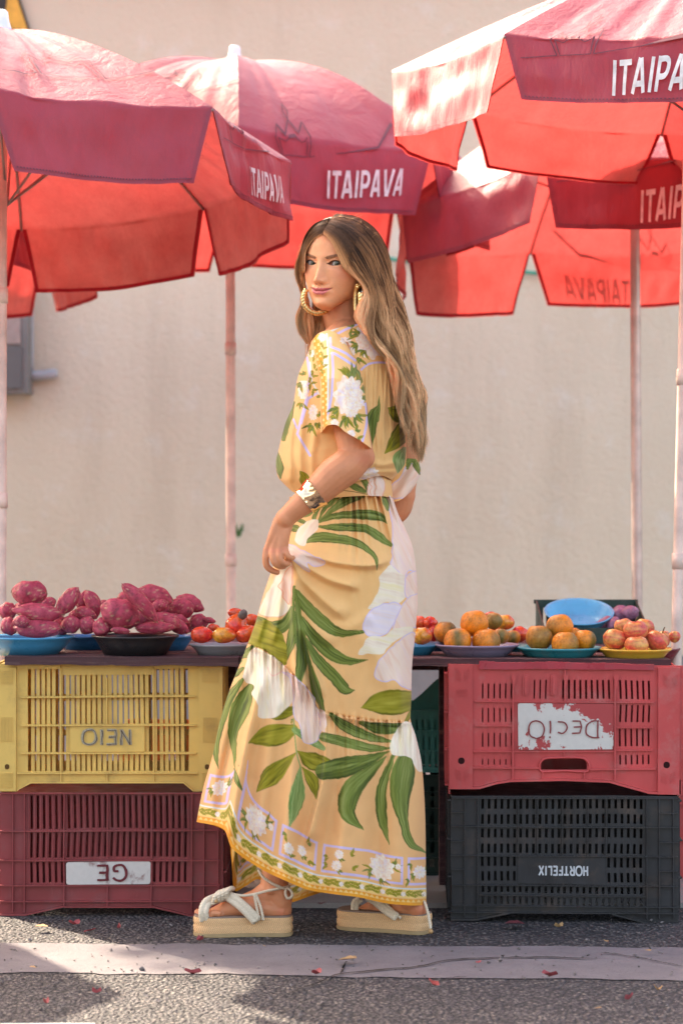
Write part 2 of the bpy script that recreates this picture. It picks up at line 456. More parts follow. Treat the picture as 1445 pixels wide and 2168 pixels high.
# ------------------------------------------------------------------ lettering strokes
GL = {
 'I': (.30, [[(.15, 0), (.15, 1)]]),
 'T': (.62, [[(.31, 0), (.31, .92)], [(0, .91), (.62, .91)]]),
 'A': (.74, [[(.08, 0), (.34, 1)], [(.66, 0), (.40, 1)], [(.2, .27), (.55, .27)]]),
 'P': (.64, [[(.1, 0), (.1, 1)], [(.1, .91), (.42, .91), (.55, .8), (.55, .55), (.42, .42), (.1, .42)]]),
 'V': (.72, [[(.06, 1), (.33, 0)], [(.66, 1), (.39, 0)]]),
 'G': (.8, [[(.7, .78), (.55, .95), (.3, .97), (.1, .75), (.08, .4), (.2, .1), (.45, .02), (.66, .14), (.68, .4), (.45, .4)]]),
 'E': (.6, [[(.1, 0), (.1, 1)], [(.1, .94), (.58, .94)], [(.1, .5), (.5, .5)], [(.1, .06), (.58, .06)]]),
 'O': (.85, [[(.43, .98), (.15, .85), (.04, .5), (.15, .13), (.43, .02), (.7, .13), (.82, .5), (.7, .85), (.43, .98)]]),
 'D': (.75, [[(.1, 0), (.1, 1)], [(.02, .97), (.4, .93), (.65, .72), (.66, .3), (.4, .06), (.02, .02)]]),
 'C': (.7, [[(.62, .8), (.42, .96), (.18, .85), (.07, .5), (.18, .15), (.42, .04), (.62, .2)]]),
 'c': (.6, [[(.5, .62), (.3, .7), (.1, .55), (.06, .3), (.2, .08), (.5, .05)]]),
 'e': (.6, [[(.5, .68), (.12, .68), (.06, .36), (.12, .03), (.5, .03)], [(.1, .36), (.45, .36)]]),
 'i': (.3, [[(.15, 0), (.15, .68)], [(.15, .84), (.18, .94)]]),
 'H': (.66, [[(.1, 0), (.1, 1)], [(.56, 0), (.56, 1)], [(.1, .5), (.56, .5)]]),
 'R': (.68, [[(.1, 0), (.1, 1)], [(.1, .93), (.42, .93), (.55, .8), (.55, .6), (.42, .48), (.1, .48)], [(.34, .47), (.58, 0)]]),
 'F': (.58, [[(.1, 0), (.1, 1)], [(.1, .92), (.56, .92)], [(.1, .5), (.48, .5)]]),
 'L': (.55, [[(.1, 0), (.1, 1)], [(.1, .08), (.53, .08)]]),
 'X': (.7, [[(.06, 0), (.62, 1)], [(.62, 0), (.06, 1)]]),
 'N': (.7, [[(.1, 0), (.1, 1)], [(.1, .98), (.58, .02)], [(.58, 0), (.58, 1)]]),
}
CROWN = [[(-.5, .62), (-.42, 0), (.42, 0), (.5, .62), (.28, .5), (.1, .66), (-.1, .66), (-.28, .5), (-.5, .62)],
         [(-.62, .62), (-.5, .8), (-.25, .68), (0, .86), (.25, .68), (.5, .8), (.62, .62)],
         [(0, .86), (-.1, .98), (0, 1.1), (.1, .98), (0, .86)], [(-.62, .62), (-.5, .0)], [(.62, .62), (.5, 0)]]

def strokes(lines, width, fmap, lift0, dl=.0003, sub=3, curve=False):
    """lines: polylines in a flat (u,v) layout; fmap(u, v, lift) -> 3-D points"""
    mb = MB()
    for k, L in enumerate(lines):
        L = np.asarray(L, float)
        if curve and len(L) >= 6: L = spline(L, len(L) * 3)
        pts = [L[0]]
        for a, b in zip(L[:-1], L[1:]):
            for i in range(1, sub + 1): pts.append(a + (b - a) * i / sub)
        pts = np.array(pts); T = np.gradient(pts, axis=0); T /= np.linalg.norm(T, axis=1)[:, None] + 1e-9
        Nn = np.stack([-T[:, 1], T[:, 0]], 1) * width / 2
        a, b = pts + Nn, pts - Nn; n = len(pts)
        lift = lift0 + dl * (k % 5)
        mb.add(np.concatenate([fmap(a[:, 0], a[:, 1], lift), fmap(b[:, 0], b[:, 1], lift)]), [(i, i + n, i + n + 1, i + 1) for i in range(n - 1)])
    return mb

def layout(text, gap=.10, slant=0):
    x = 0; out = []
    for ch in text:
        if ch == ' ': x += .4; continue
        w, ls = GL[ch]
        for l in ls: out.append([(x + u + slant * v, v) for u, v in l])
        x += w + gap
    return out, x - gap

# ------------------------------------------------------------------ parasols
TXT = {(1, 1): (.36, .46, .43, 1.90), (2, 0): (.42, .45, .41, 1.83), (3, -1): (.41, .43, .55, 1.90), (4, -1): (.46, .42, .46, 1.92), (4, 3): (.38, .47, .46, 1.90)}
def parasol(label, c, R, rot, tx, ty, ah, flap, dz={}, text=(), crown=(), deep=(), pole=None, polemat='pole_white', polerad=.0125, seed=0, texts=1.0, crowntop=(), shift={}, dome=1.4):
    c = np.array(c, float)
    cx, sx, cy, sy = math.cos(tx), math.sin(tx), math.cos(ty), math.sin(ty)
    Rm = np.array([[cy, 0, sy], [0, 1, 0], [-sy, 0, cy]]) @ np.array([[1, 0, 0], [0, cx, -sx], [0, sx, cx]])
    base = pole[0] if pole is not None else (c[0], c[1], 0)
    root = empty('parasol', base, label, 'parasol', 'red market parasols')
    def drop(r): return np.asarray(r, float) ** dome
    def ribp(k, r):
        a = rot - math.pi / 2 + k * math.pi / 4
        r = np.asarray(r, float)
        p = np.stack([R * r * math.cos(a), R * r * math.sin(a), ah * (1 - drop(r))], -1) @ Rm.T + c
        kk = ((k + 4) % 8) - 4
        p[..., 2] += dz.get(kk, 0) * r ** 2
        return p
    def surf(k, s, t, lift=0.0):
        s = np.asarray(s, float); t = np.asarray(t, float)
        tc = np.minimum(t, 1.0); tf = np.maximum(t - 1.0, 0)
        s2 = np.where(tf > 0, .5 + (s - .5) * (1 - (.17 + .05 * math.sin(seed + k)) * tf), s)
        A, B = ribp(k, tc), ribp(k + 1, tc)
        P = A + (B - A) * s2[..., None]
        bow = 4 * s2 * (1 - s2)
        am = rot - math.pi / 2 + (k + .5) * math.pi / 4
        od = Rm @ np.array([math.cos(am), math.sin(am), 0])
        P = P + np.array([0, 0, -1.0]) * (.030 * R * bow * np.sin(np.pi * np.clip(tc, 0, 1) * .75))[..., None]
        # hanging flap
        fl = flap * (1 + .10 * np.sin(seed * 3 + k * 2.1) ) * tf
        P = P + np.array([0, 0, -1.0]) * fl[..., None] + od * (.10 * fl + .012 * np.sin(s2 * 7 + seed + k) * tf * bow)[..., None]
        wr = .0034 * vnoise(s * 15 + k * 17 + seed, t * 2.4, 11) + .0042 * vnoise(s * 4.3 + k * 5, t * 3.1 + seed, 12)
        wr = wr * np.minimum(1, bow * 2.0) * (.4 + tc) + .012 * tf * bow * vnoise(s * 4 + k * 7 + seed, tf * 1.4, 31)
        nn = od * .45 + np.array([0, 0, .9]); nn /= np.linalg.norm(nn)
        nf = np.where(tf[..., None] > 0, od, nn)
        return P + nf * (wr + lift)[..., None]
    ns, nc, nf = 49, 24, 24
    tt = np.concatenate([np.linspace(.02, .985, nc), [1.0], 1 + np.linspace(.04, 1, nf)])
    for k in range(8):
        ss = np.linspace(0, 1, ns)
        S, T = np.meshgrid(ss, tt)
        V = surf(k, S, T)
        F = gridq(len(tt), ns)
        pnl = mesh('canopy_panel', V.reshape(-1, 3), F, M['cloth_shaded'] if k in deep else M['cloth'], root, True)
        # double hem inside the flap edges
        e = .028 * .7 / R; eh = .05
        t2 = np.linspace(1.03, 1.995, 9)
        mb = MB()
        for s0, s1 in ((.003, e), (1 - e, .997)):
            mb.add(np.concatenate([surf(k, np.full(9, s0), t2, -.003), surf(k, np.full(9, s1), t2, -.003)]), [(i, i + 9, i + 10, i + 1) for i in range(8)])
        s3 = np.linspace(.003, .997, 15)
        mb.add(np.concatenate([surf(k, s3, np.full(15, 1 - eh + .993), -.0036), surf(k, s3, np.full(15, 1.995), -.0036)]), [(i, i + 15, i + 16, i + 1) for i in range(14)])
        mb.build('hem', M['hem'], pnl)
        # stitched line above the outer edge, and the seam along the rib
        st = [[(a_, 0), (a_ + .008, 0)] for a_ in np.linspace(.02, .97, 58)]
        strokes(st, .018, lambda u, v, lift, k=k: surf(k, u, 1.945 + v, lift), .0035, 0, 1).build('stitching', M['print_line'], pnl)
        strokes([[(0.0, q_) for q_ in np.linspace(.06, 1.0, 24)]], .016, lambda u, v, lift, k=k: surf(k, .004 + np.abs(u), v, lift), .0028, 0, 1).build('seam', M['seam'], pnl)
        # rib under the seam
        rp = ribp(k, np.linspace(.03, 1.0, 14)) - [0, 0, .008]
        V, F = tube(rp, .0042, 6); mesh('rib', V, F, M['rib'], root, True)
        sp = np.array([ribp(k, np.array([.55]))[0] - [0, 0, .012], c + Rm @ np.array([0, 0, -.10])])
        V, F = tube(np.array([sp[0], sp.mean(0), sp[1]]), .0036, 6); mesh('strut', V, F, M['rib'], root, True)
        kk = ((k + 4) % 8) - 4
        if kk in text:
            lines, w = layout('ITAIPAVA', .09, .10)
            u0, wid, hh, tb = TXT.get((seed, kk), (.41, .45, .45, 1.87)); us = wid / w
            def fm(u, v, lift, k=k): return surf(k, u0 + us * u, tb - hh * v - .12 * (u / w), lift)
            strokes(lines, .17, fm, .0085, curve=True).build('lettering', M['print_white'], pnl)
        if kk in crown or kk in text or kk in crowntop:
            chord = R * .765
            if kk in crowntop: cw, s0, tb, th = .40, .45, .80, .26
            else: cw, s0, tb, th = .15, .27, 1.26, .40
            def fc(u, v, lift, k=k): return surf(k, s0 + cw * u, tb - th * v - (.25 if kk not in crowntop else .05) * cw * u, lift)
            lines = CROWN + [[(-.95 if kk in crowntop else -1.5, -.10), (-.5, 0)], [(.5, 0), (1.4 if kk in crowntop else 4.2, .55 if kk not in crowntop else .12)]]
            strokes(lines, .035 if kk not in crowntop else .03, fc, .0045).build('crown_print', M['print_line'], pnl)
    ap = c + Rm @ np.array([0, 0, ah])
    # finial: ribbed white cap
    prof = [(.0, .055), (.012, .055), (.017, .05), (.019, .03), (.023, .012), (.026, .004), (.026, -.006), (0, -.006)]
    V = []; sd = 16
    for r, z in prof:
        for j in range(sd): a = j * 2 * math.pi / sd; V.append(Rm @ np.array([r * math.cos(a), r * math.sin(a), z]) + ap)
    mesh('finial', V, gridq(len(prof), sd, True), M['finial'], root, True)
    if pole is not None:
        pts = np.linspace(pole[0], pole[1], 12)
        V, F = tube(pts, polerad, 14); mesh('pole', V, F, M[polemat], root, True)
        if polemat == 'pole_white':
            for f in (.33, .62):
                q = pole[0] + (np.array(pole[1]) - pole[0]) * f
                V, F = tube([q - [0, 0, .02], q, q + [0, 0, .02]], polerad + .003, 14); mesh('collar', V, F, M['pole_white'], root, True)
    return root

par1 = parasol('faded red parasol at the left whose canopy overlaps the middle one', (-.8765, 6.3256, 1.8508), .7459, .0804, -.0913, -.0417, .3665, .185,
        dz={1: .010, 0: .01}, text=(1,), crowntop=(0,), seed=1, dome=1.5, texts=.86, pole=(W(3, 1560, 6.15), W(6, 66, 6.29)), shift={1: .08})
par2 = parasol('red parasol in the middle with white finial and wood-coloured pole', (-.3576, 7.8449, 2.0525), .834, .0708, -.0189, .03, .3564, .205,
        text=(0,), crowntop=(-1,), seed=2, dome=2.3, texts=.88, pole=(np.array([-.357, 7.86, .012]), np.array([-.362, 7.86, 2.38])), polerad=.0155, shift={0: .155})
par3 = parasol('sunlit red parasol at the upper right hung above another one', (.9401, 6.1913, 2.0373), .8126, .0182, .0133, .0507, .36, .165,
        text=(-1,), seed=3, dome=1.25, pole=(W(1424, 1640, 5.95), W(1456, 300, 6.15)), polerad=.0135, texts=1.15, shift={-1: .22})
par4 = parasol('shaded red parasol at the lower right half hidden under the brighter one', (.9194, 7.7329, 1.989), .7939, .3592, -.0979, -.202, .36, .19,
        dz={-2: .026, -3: .015, -1: -.01, -4: .0, 0: -.12, 1: -.10, 2: -.13, 3: -.12}, text=(-1, 3), seed=4, deep=(6, 7), pole=(np.array([.945, 7.70, .012]), np.array([.93, 7.70, 2.3])), polemat='pole_metal', polerad=.0165, shift={-1: .12, 3: .05})  # the deep panels wear the cloth with shade painted in
par6 = parasol('red parasol of the next stall at the far left', (-2.80, 6.55, 1.86), .76, .1, 0, 0, .36, .19, seed=6, pole=(np.array([-2.8, 6.55, 0]), np.array([-2.8, 6.55, 2.2])))
par5 = parasol('dark red parasol at the far left seen only below another canopy', (-1.62, 8.05, 1.90), .80, .0, -.03, .02, .36, .20, seed=5,
        pole=(np.array([-1.62, 8.05, .012]), np.array([-1.62, 8.05, 2.05])))


# ------------------------------------------------------------------ tree behind the wall, above the frame: it shades the left parasol from behind
tc = np.array([-4.57, 11.13, 6.0])
tr = empty('tree', (tc[0] + .2, tc[1] + .25, 0), 'leafy street tree standing behind the beige wall at the left', 'tree')
rg = np.random.default_rng(3); mb = MB()
mb.tube(spline([(tc[0] + .2, tc[1] + .25, 0), (tc[0] + .12, tc[1] + .2, 2.6), (tc[0] - .05, tc[1] + .05, 5.0), (tc[0], tc[1], 6.4)], 16), np.linspace(.14, .03, 16), 10)
for q in range(9):
    a = rg.uniform(0, 6.28); e = tc + np.array([math.cos(a) * .65, math.sin(a) * .65, rg.uniform(-.3, .6)])
    mb.tube(spline([(tc[0] - .02, tc[1] + .05, 4.9 + .12 * q), (tc + e) / 2, e], 8), np.linspace(.04, .008, 8), 6)
mb.build('trunk', plain('bark', (.16, .11, .08), .9, .2, bump=.6, bscale=30), tr, True)
nl = 2600; d = rg.normal(size=(nl, 3)); d /= np.linalg.norm(d, axis=1)[:, None]; c = tc + d * (rg.random(nl) ** .45)[:, None] * np.array([.85, .85, .75]) * (1 + .22 * vnoise(d[:, 0] * 2.5, d[:, 2] * 2.5, 4))[:, None]
ax1 = rg.normal(size=(nl, 3)); ax1 /= np.linalg.norm(ax1, axis=1)[:, None]; ax2 = np.cross(ax1, rg.normal(size=(nl, 3))); ax2 /= np.linalg.norm(ax2, axis=1)[:, None]
LVt = np.stack([c - ax1 * .075, c + ax2 * .034, c + ax1 * .075, c - ax2 * .034], 1).reshape(-1, 3)
mesh('crown', LVt, np.arange(nl * 4).reshape(-1, 4), plain('tree_leaf', (.06, .11, .03), .5, .4, var=.35, scale=4), tr)

# ------------------------------------------------------------------ plastic crates
def plate(holes, x0, x1, z0, z1, y, th=.004, outline=None):
    """upright sheet facing -Y at depth y with rectangular holes; returns verts, faces"""
    xs = sorted(set([x0, x1] + [h[0] for h in holes] + [h[1] for h in holes])); zs = sorted(set([z0, z1] + [h[2] for h in holes] + [h[3] for h in holes]))
    xs = np.array([v for v in xs if x0 - 1e-9 <= v <= x1 + 1e-9]); zs = np.array([v for v in zs if z0 - 1e-9 <= v <= z1 + 1e-9])
    xm, zm = (xs[1:] + xs[:-1]) / 2, (zs[1:] + zs[:-1]) / 2
    solid = np.ones((len(zm), len(xm)), bool)
    for a, b, c_, d in holes:
        solid[np.ix_((zm > c_) & (zm < d), (xm > a) & (xm < b))] = False
    nx, nz = len(xs), len(zs)
    X, Z = np.meshgrid(xs, zs)
    V = np.concatenate([np.stack([X, 0 * X + y, Z], -1).reshape(-1, 3), np.stack([X, 0 * X + y + th, Z], -1).reshape(-1, 3)])
    o = nx * nz; F = []
    for i in range(nz - 1):
        for j in range(nx - 1):
            if not solid[i, j]: continue
            a, b, c_, d = i * nx + j, i * nx + j + 1, (i + 1) * nx + j + 1, (i + 1) * nx + j
            F += [(a, b, c_, d), (d + o, c_ + o, b + o, a + o)]
            if j == 0 or not solid[i, j - 1]: F.append((a, d, d + o, a + o))
            if j == nx - 2 or not solid[i, j + 1]: F.append((b, b + o, c_ + o, c_))
            if i == 0 or not solid[i - 1, j]: F.append((a, a + o, b + o, b))
            if i == nz - 2 or not solid[i + 1, j]: F.append((d, c_, c_ + o, d + o))
    return V, F

class Crate:
    """front-left-bottom corner at the origin of its own frame: x right, y back, z up; then turned about z"""
    def __init__(s, name, label, origin, w, d, h, turn, mat, group='plastic market crates', cat='crate'):
        s.o = np.array(origin, float); s.w, s.d, s.h, s.mat = w, d, h, mat
        s.c, s.s = math.cos(turn), math.sin(turn)
        s.root = empty(name, s.o, label, cat, group)
    def xf(s, V):
        V = np.asarray(V, float)
        sd = int(abs(s.o[0] * 91 + s.o[2] * 37)) % 50; fr = 1 - np.clip(V[:, 1] / .03, 0, 1)
        V = V + np.stack([.0018 * vnoise(V[:, 2] * 14, V[:, 0] * 5, sd), -.0022 * np.abs(vnoise(V[:, 0] * 5.5, V[:, 2] * 6, sd + 1)) * fr, .0022 * vnoise(V[:, 0] * 8, V[:, 2] * 9, sd + 2) * np.clip(V[:, 2] / .05, 0, 1)], 1)
        return np.stack([V[:, 0] * s.c - V[:, 1] * s.s, V[:, 0] * s.s + V[:, 1] * s.c, V[:, 2]], 1) + s.o
    def side(s, V): V = np.asarray(V, float); return V
    def put(s, mb, name, mat=None, parent=None, smooth=False):
        o = mb.build(name, mat or s.mat, parent or s.root, smooth, xf=s.xf)
        if name in ('grip_pad', 'side_rib', 'fin', 'rib'): o['kind'] = 'stuff'      # moulded ridges too fine to pick apart
        return o
    def walls(s, sh, bh, top=True, bottom=False, zlo=0.0):
        """side_panel left/right (slots sh given in y,z), back_panel (slots bh in x,z), top sheet"""
        t = .004
        V, F = plate(sh, .002, s.d, zlo, s.h, 0, t)
        for x in (0, s.w - t):
            V2 = np.stack([V[:, 1] + x, V[:, 0], V[:, 2]], 1)
            s.put(MB().add(V2, F), 'side_panel')
        V, F = plate(bh, t, s.w - t, zlo, s.h, s.d - t, t); s.put(MB().add(V, F), 'back_panel')
        if top: s.put(MB().box(t, s.w - t, t, s.d - t, s.h - .008, s.h - .003), 'base_panel')
        # ribs on the sides
        mb = MB()
        for x0, x1 in ((-.008, -.0005), (s.w + .0005, s.w + .008)):
            for z in (.02, .35 * s.h, .65 * s.h, s.h - .012): mb.box(x0, x1, .0, s.d, z, z + .004)
            for y in np.linspace(.03, s.d - .03, 9): mb.box(x0, x1 - .001 if x1 > 0 else x1, y, y + .004, .025, s.h - .013)
        s.put(mb, 'side_rib')

def slots(x0, x1, pitch, w, z0, z1):
    n = int(round((x1 - x0) / pitch)); return [(x0 + i * pitch, x0 + i * pitch + w, z0, z1) for i in range(n)]

def rounded(mb, x0, x1, z0, z1, y0, y1, r, n=5):
    pts = []
    for cx, cz, a0 in ((x1 - r, z1 - r, 0), (x0 + r, z1 - r, 90), (x0 + r, z0 + r, 180), (x1 - r, z0 + r, 270)):
        for i in range(n + 1):
            a = R_(a0 + 90 * i / n); pts.append((cx + r * math.cos(a), cz + r * math.sin(a)))
    k = len(pts)
    mb.add([(x, y0, z) for x, z in pts] + [(x, y1, z) for x, z in pts], [tuple(range(k)), tuple(range(k, 2 * k))[::-1]] + [((i + 1) % k, i, k + i, k + (i + 1) % k) for i in range(k)])
    return mb

def text_on(crate, text, xc, zc, height, yy, mat, parent, width=.16, flip=True, squeeze=1.0, wob=0):
    lines, w = layout(text, .12)
    sgn = -1 if flip else 1
    def fm(u, v, lift):
        jit = wob * vnoise(u * 3.1, v * 2.7, 4)
        x = xc + sgn * (u - w / 2) * height * squeeze + jit; z = zc + sgn * (v - .5) * height + jit * .6
        return crate.xf(np.stack([x, 0 * x + yy - lift - .0022, z], 1))
    mb = strokes(lines, width, fm, .0008, curve=True)
    return mb.build('lettering', mat, parent)

def px2m(Y): return Y / FPX
side_slots = lambda d, h: [q for z0, z1 in ((.05 * h + .02, .33 * h), (.38 * h, .62 * h), (.68 * h, .9 * h)) for q in slots(.045, d - .04, .0145, .007, z0, z1)]
back_slots = lambda w, h: [q for z0, z1 in ((.05 * h + .02, .33 * h), (.38 * h, .62 * h), (.68 * h, .9 * h)) for q in slots(.05, w - .045, .0145, .007, z0, z1)]

# --- yellow crate, upper left
Y1 = 5.70; k1 = px2m(Y1)
zb = CAMZ - (1675 - 1084) * k1; zt = CAMZ - (1405 - 1084) * k1
X0 = (-10 - 722.5) * k1; w1 = 480 * k1
cy = Crate('crate', 'faded yellow crate with letters scratched upside down, on the maroon crate', (X0, Y1, zb), w1, .36, zt - zb, 0, M['yellow'])
def yx(px): return (px + 10) * k1
def yz(py): return (1675 - py) * k1
z8 = lambda x, y: (x / 2.779, 1380 + y / 2.779)
H_ = cy.h
foot = [z8(190, 770)[0], z8(1080, 770)[0]]
# frame sheet with the big window openings; slats stand in them one by one
rows = [(100, 255), (270, 424), (436, 588), (602, 702)]
cols = [(165, 352), (372, 900), (922, 1108)]
holes = []
for r0, r1 in rows:
    for c0, c1 in cols:
        top_ = r0 + 34 if (r0 == 100 and c0 == 372) else r0
        if r0 == 436 and c0 == 372:
            holes.append((yx(z8(372, 0)[0]), yx(z8(412, 0)[0]), yz(z8(0, r1)[1]), yz(z8(0, r0)[1])))
            holes.append((yx(z8(852, 0)[0]), yx(z8(900, 0)[0]), yz(z8(0, r1)[1]), yz(z8(0, r0)[1])))
        else: holes.append((yx(z8(c0, 0)[0]), yx(z8(c1, 0)[0]), yz(z8(0, r1)[1]), yz(z8(0, top_)[1])))
V, F = plate(holes, 0, cy.w, yz(z8(0, 772)[1]), H_, 0, .003)
fp = cy.put(MB().add(V, F), 'front_panel')
sh_ = None
for (c0, c1), n in zip(cols, (6, 17, 6)):
    for i in range(n):
        xa = c0 + (c1 - c0) * (i + .62) / n - 2; xb = xa + 21
        if xb > c1 + 6: continue
        inlab = 416 < xa < 850
        mb = MB()
        z_top = 134 if c0 == 372 else 100
        for r0, r1 in ([(z_top, 424), (602, 702)] if inlab else [(z_top, 702)]):
            cy.put(MB().box(yx(z8(xa, 0)[0]), yx(z8(xb, 0)[0]), .005, .011, yz(z8(0, r1)[1]) - .001, yz(z8(0, r0)[1]) + .001), 'slat', parent=fp)
mb = MB()
for r in (262, 430, 595): mb.box(yx(z8(122, 0)[0]), yx(z8(1150, 0)[0]), -.008, -.0005, yz(z8(0, r + 4)[1]), yz(z8(0, r - 4)[1]))
mb.box(yx(z8(103, 0)[0]), yx(z8(1165, 0)[0]), -.010, -.0005, yz(z8(0, 716)[1]), yz(z8(0, 708)[1]))
for c in (360, 632, 906):
    mb.box(yx(z8(c - 4, 0)[0]), yx(z8(c + 4, 0)[0]), -.006, -.0006, yz(z8(0, 770)[1]), yz(z8(0, 90 if c != 632 else 425)[1]) if c != 632 else yz(z8(0, 718)[1]))
mb.box(yx(z8(628, 0)[0]), yx(z8(636, 0)[0]), -.006, -.0006, yz(z8(0, 428)[1]), yz(z8(0, 150)[1]))
mb.box(yx(z8(105, 0)[0]), yx(z8(360, 0)[0]), -.009, -.0006, yz(z8(0, 96)[1]), yz(z8(0, 72)[1]))
mb.box(yx(z8(916, 0)[0]), yx(z8(1165, 0)[0]), -.009, -.0006, yz(z8(0, 96)[1]), yz(z8(0, 72)[1]))
cy.put(mb, 'rib')
# lower rim with the cut-out for stacking
mb = MB()
for pts in ([(-28, 700), (112, 700), (112, 806), (100, 822), (-28, 822)], [(1160, 700), (1305, 700), (1305, 822), (1142, 822)],
            [(112, 772), (190, 772), (118, 806), (112, 806)], [(1080, 772), (1160, 772), (1160, 822), (1142, 822), (1130, 812)]):
    q = [(yx(z8(a, 0)[0]), yz(z8(0, b)[1])) for a, b in pts]; n = len(q)
    yb = -.0015 if len(pts) == 5 and pts[0][0] == -28 or len(pts) == 4 and pts[0][0] == 1160 else -.001
    mb.add([(x, yb, z) for x, z in q] + [(x, yb + .006, z) for x, z in q], [tuple(range(n))[::-1], tuple(range(n, 2 * n))] + [(i, (i + 1) % n, n + (i + 1) % n, n + i) for i in range(n)])
rim = [(103, 818), (116, 808), (186, 772), (1082, 772), (1130, 812), (1142, 822)]
for a, b in zip(rim[:-1], rim[1:]):
    pa, pb = np.array([yx(z8(a[0], 0)[0]), yz(z8(0, a[1])[1])]), np.array([yx(z8(b[0], 0)[0]), yz(z8(0, b[1])[1])])
    mb.add([(pa[0], -.009, pa[1]), (pb[0], -.009, pb[1]), (pb[0], -.009, pb[1] + .0035), (pa[0], -.009, pa[1] + .0035), (pa[0], -.002, pa[1]), (pb[0], -.002, pb[1]), (pb[0], -.002, pb[1] + .0035), (pa[0], -.002, pa[1] + .0035)],
           [(0, 1, 2, 3), (7, 6, 5, 4), (3, 2, 6, 7), (4, 5, 1, 0)])
cy.put(mb, 'lower_rim')
# corner posts with ribbed grip pads
cy.put(MB().box(yx(-9), yx(z8(98, 0)[0]), -.009, -.001, yz(1674), yz(z8(0, 90)[1])), 'corner_post'); mb = MB(); mb.box(yx(z8(1172, 0)[0]), yx(z8(1312, 0)[0]), -.009, -.001, yz(1674), yz(z8(0, 86)[1]))
cy.put(mb, 'corner_post')
mb = MB()
for (xa, xb, za, zb_, vert) in ((5, 78, 105, 180, 0), (5, 80, 380, 525, 1), (5, 78, 708, 790, 0), (1192, 1285, 105, 185, 0), (1190, 1270, 385, 527, 1), (1190, 1215, 708, 785, 0)):
    if vert:
        for x in np.arange(xa, xb, 8.5): mb.box(yx(z8(x, 0)[0]), yx(z8(x + 5, 0)[0]), -.0115, -.0085, yz(z8(0, zb_)[1]), yz(z8(0, za)[1]))
    else:
        for z in np.arange(za, zb_, 9): mb.box(yx(z8(xa, 0)[0]), yx(z8(xb, 0)[0]), -.0115, -.0085, yz(z8(0, z + 5)[1]), yz(z8(0, z)[1]))
cy.put(mb, 'grip_pad')
mb = MB()
for x, y in ((44, 672), (1217, 674)):
    rounded(mb, yx(z8(x - 13, 0)[0]), yx(z8(x + 13, 0)[0]), yz(z8(0, y + 15)[1]), yz(z8(0, y - 15)[1]), -.0105, -.008, .0045)
cy.put(mb, 'drain_hole_disc', plain('hole_shade', (.12, .06, .02), .8, .1))  # solid discs; the dark inside of the holes is painted shade
lp = rounded(MB(), yx(z8(418, 0)[0]), yx(z8(848, 0)[0]), yz(z8(0, 587)[1]), yz(z8(0, 437)[1]), -.003, .002, .003); lp = cy.put(lp, 'label_plate')
scr = plain('scratched_plastic', (.36, .30, .21), .8, .2, var=.5, scale=400)
text_on(cy, 'NEIO', yx(z8(632, 0)[0]), yz(z8(0, 500)[1]), .037, -.0033, scr, lp, .17, True, 1.12, .0016)
scr2 = plain('scratch_groove', (.09, .065, .05), .8, .2, var=.5, scale=300)
text_on(cy, 'NEIO', yx(z8(634, 0)[0]), yz(z8(0, 501)[1]), .036, -.0052, scr2, lp, .045, True, 1.12, .0022)
cy.walls(side_slots(.36, H_), back_slots(w1, H_))

# --- maroon crate, lower left
Y2 = 5.694; k2 = px2m(Y2)
X0 = (2 - 722.5) * k2; w2 = 470 * k2; h2 = zb - .002
cm = Crate('crate', 'maroon crate with white GE plate, on the asphalt under the yellow crate', (X0, Y2, 0), w2, .38, h2, 0, M['maroon'])
def mx(zx): return z8(zx, 0)[0] * k2 - 2 * k2
def mz(zy): return (1938 - z8(0, zy)[1]) * k2
holes = []
for r0, r1 in ((842, 1038), (1060, 1208), (1234, 1356)):
    for i in range(26):
        x = 182 + i * 36.0
        if r0 == 1234 and 385 < x < 895: continue
        holes.append((mx(x), mx(x + 15), mz(r1), mz(r0)))
V, F = plate(holes, .0, w2, mz(1478), h2, 0, .005); cm.put(MB().add(V, F), 'front_panel')
mb = MB()
for r in (828, 1050, 1222, 1370, 1465): mb.box(mx(2), mx(1295), -.010, -.0005, mz(r + 4), mz(r - 4))
for r in (1497,): mb.box(mx(380), mx(905), -.010, -.0005, mz(r + 4), mz(r - 4))
for c in (82, 150, 1130, 1200, 1282): mb.box(mx(c - 4), mx(c + 4), -.009, -.0006, mz(1530), mz(826))
for c in (382, 636, 893):
    mb.box(mx(c - 4), mx(c + 4), -.0085, -.0006, mz(1500), mz(1374)); mb.box(mx(c - 4), mx(c + 4), -.0085, -.0006, mz(1220), mz(832))
for c in (382, 893): mb.box(mx(c - 4), mx(c + 4), -.0085, -.0006, mz(1370), mz(1226))
cm.put(mb, 'rib')
mb = MB()   # thin fins between the slots
for r0, r1 in ((842, 1038), (1060, 1208)):
    for i in range(27):
        x = 182 + i * 36 - 10.5
        mb.box(mx(x - 3), mx(x + 3), -.003, -.0004, mz(r1), mz(r0))
cm.put(mb, 'fin')
mb = MB()
for pts in ([(0, 1478), (380, 1478), (380, 1494), (155, 1548), (0, 1548)], [(905, 1478), (1300, 1478), (1300, 1556), (1140, 1556), (905, 1494)], [(380, 1478), (905, 1478), (905, 1496), (380, 1496)]):
    q = [(mx(a), mz(b)) for a, b in pts]; n = len(q)
    mb.add([(x, .0, z) for x, z in q] + [(x, .006, z) for x, z in q], [tuple(range(n))[::-1], tuple(range(n, 2 * n))] + [(i, (i + 1) % n, n + (i + 1) % n, n + i) for i in range(n)])
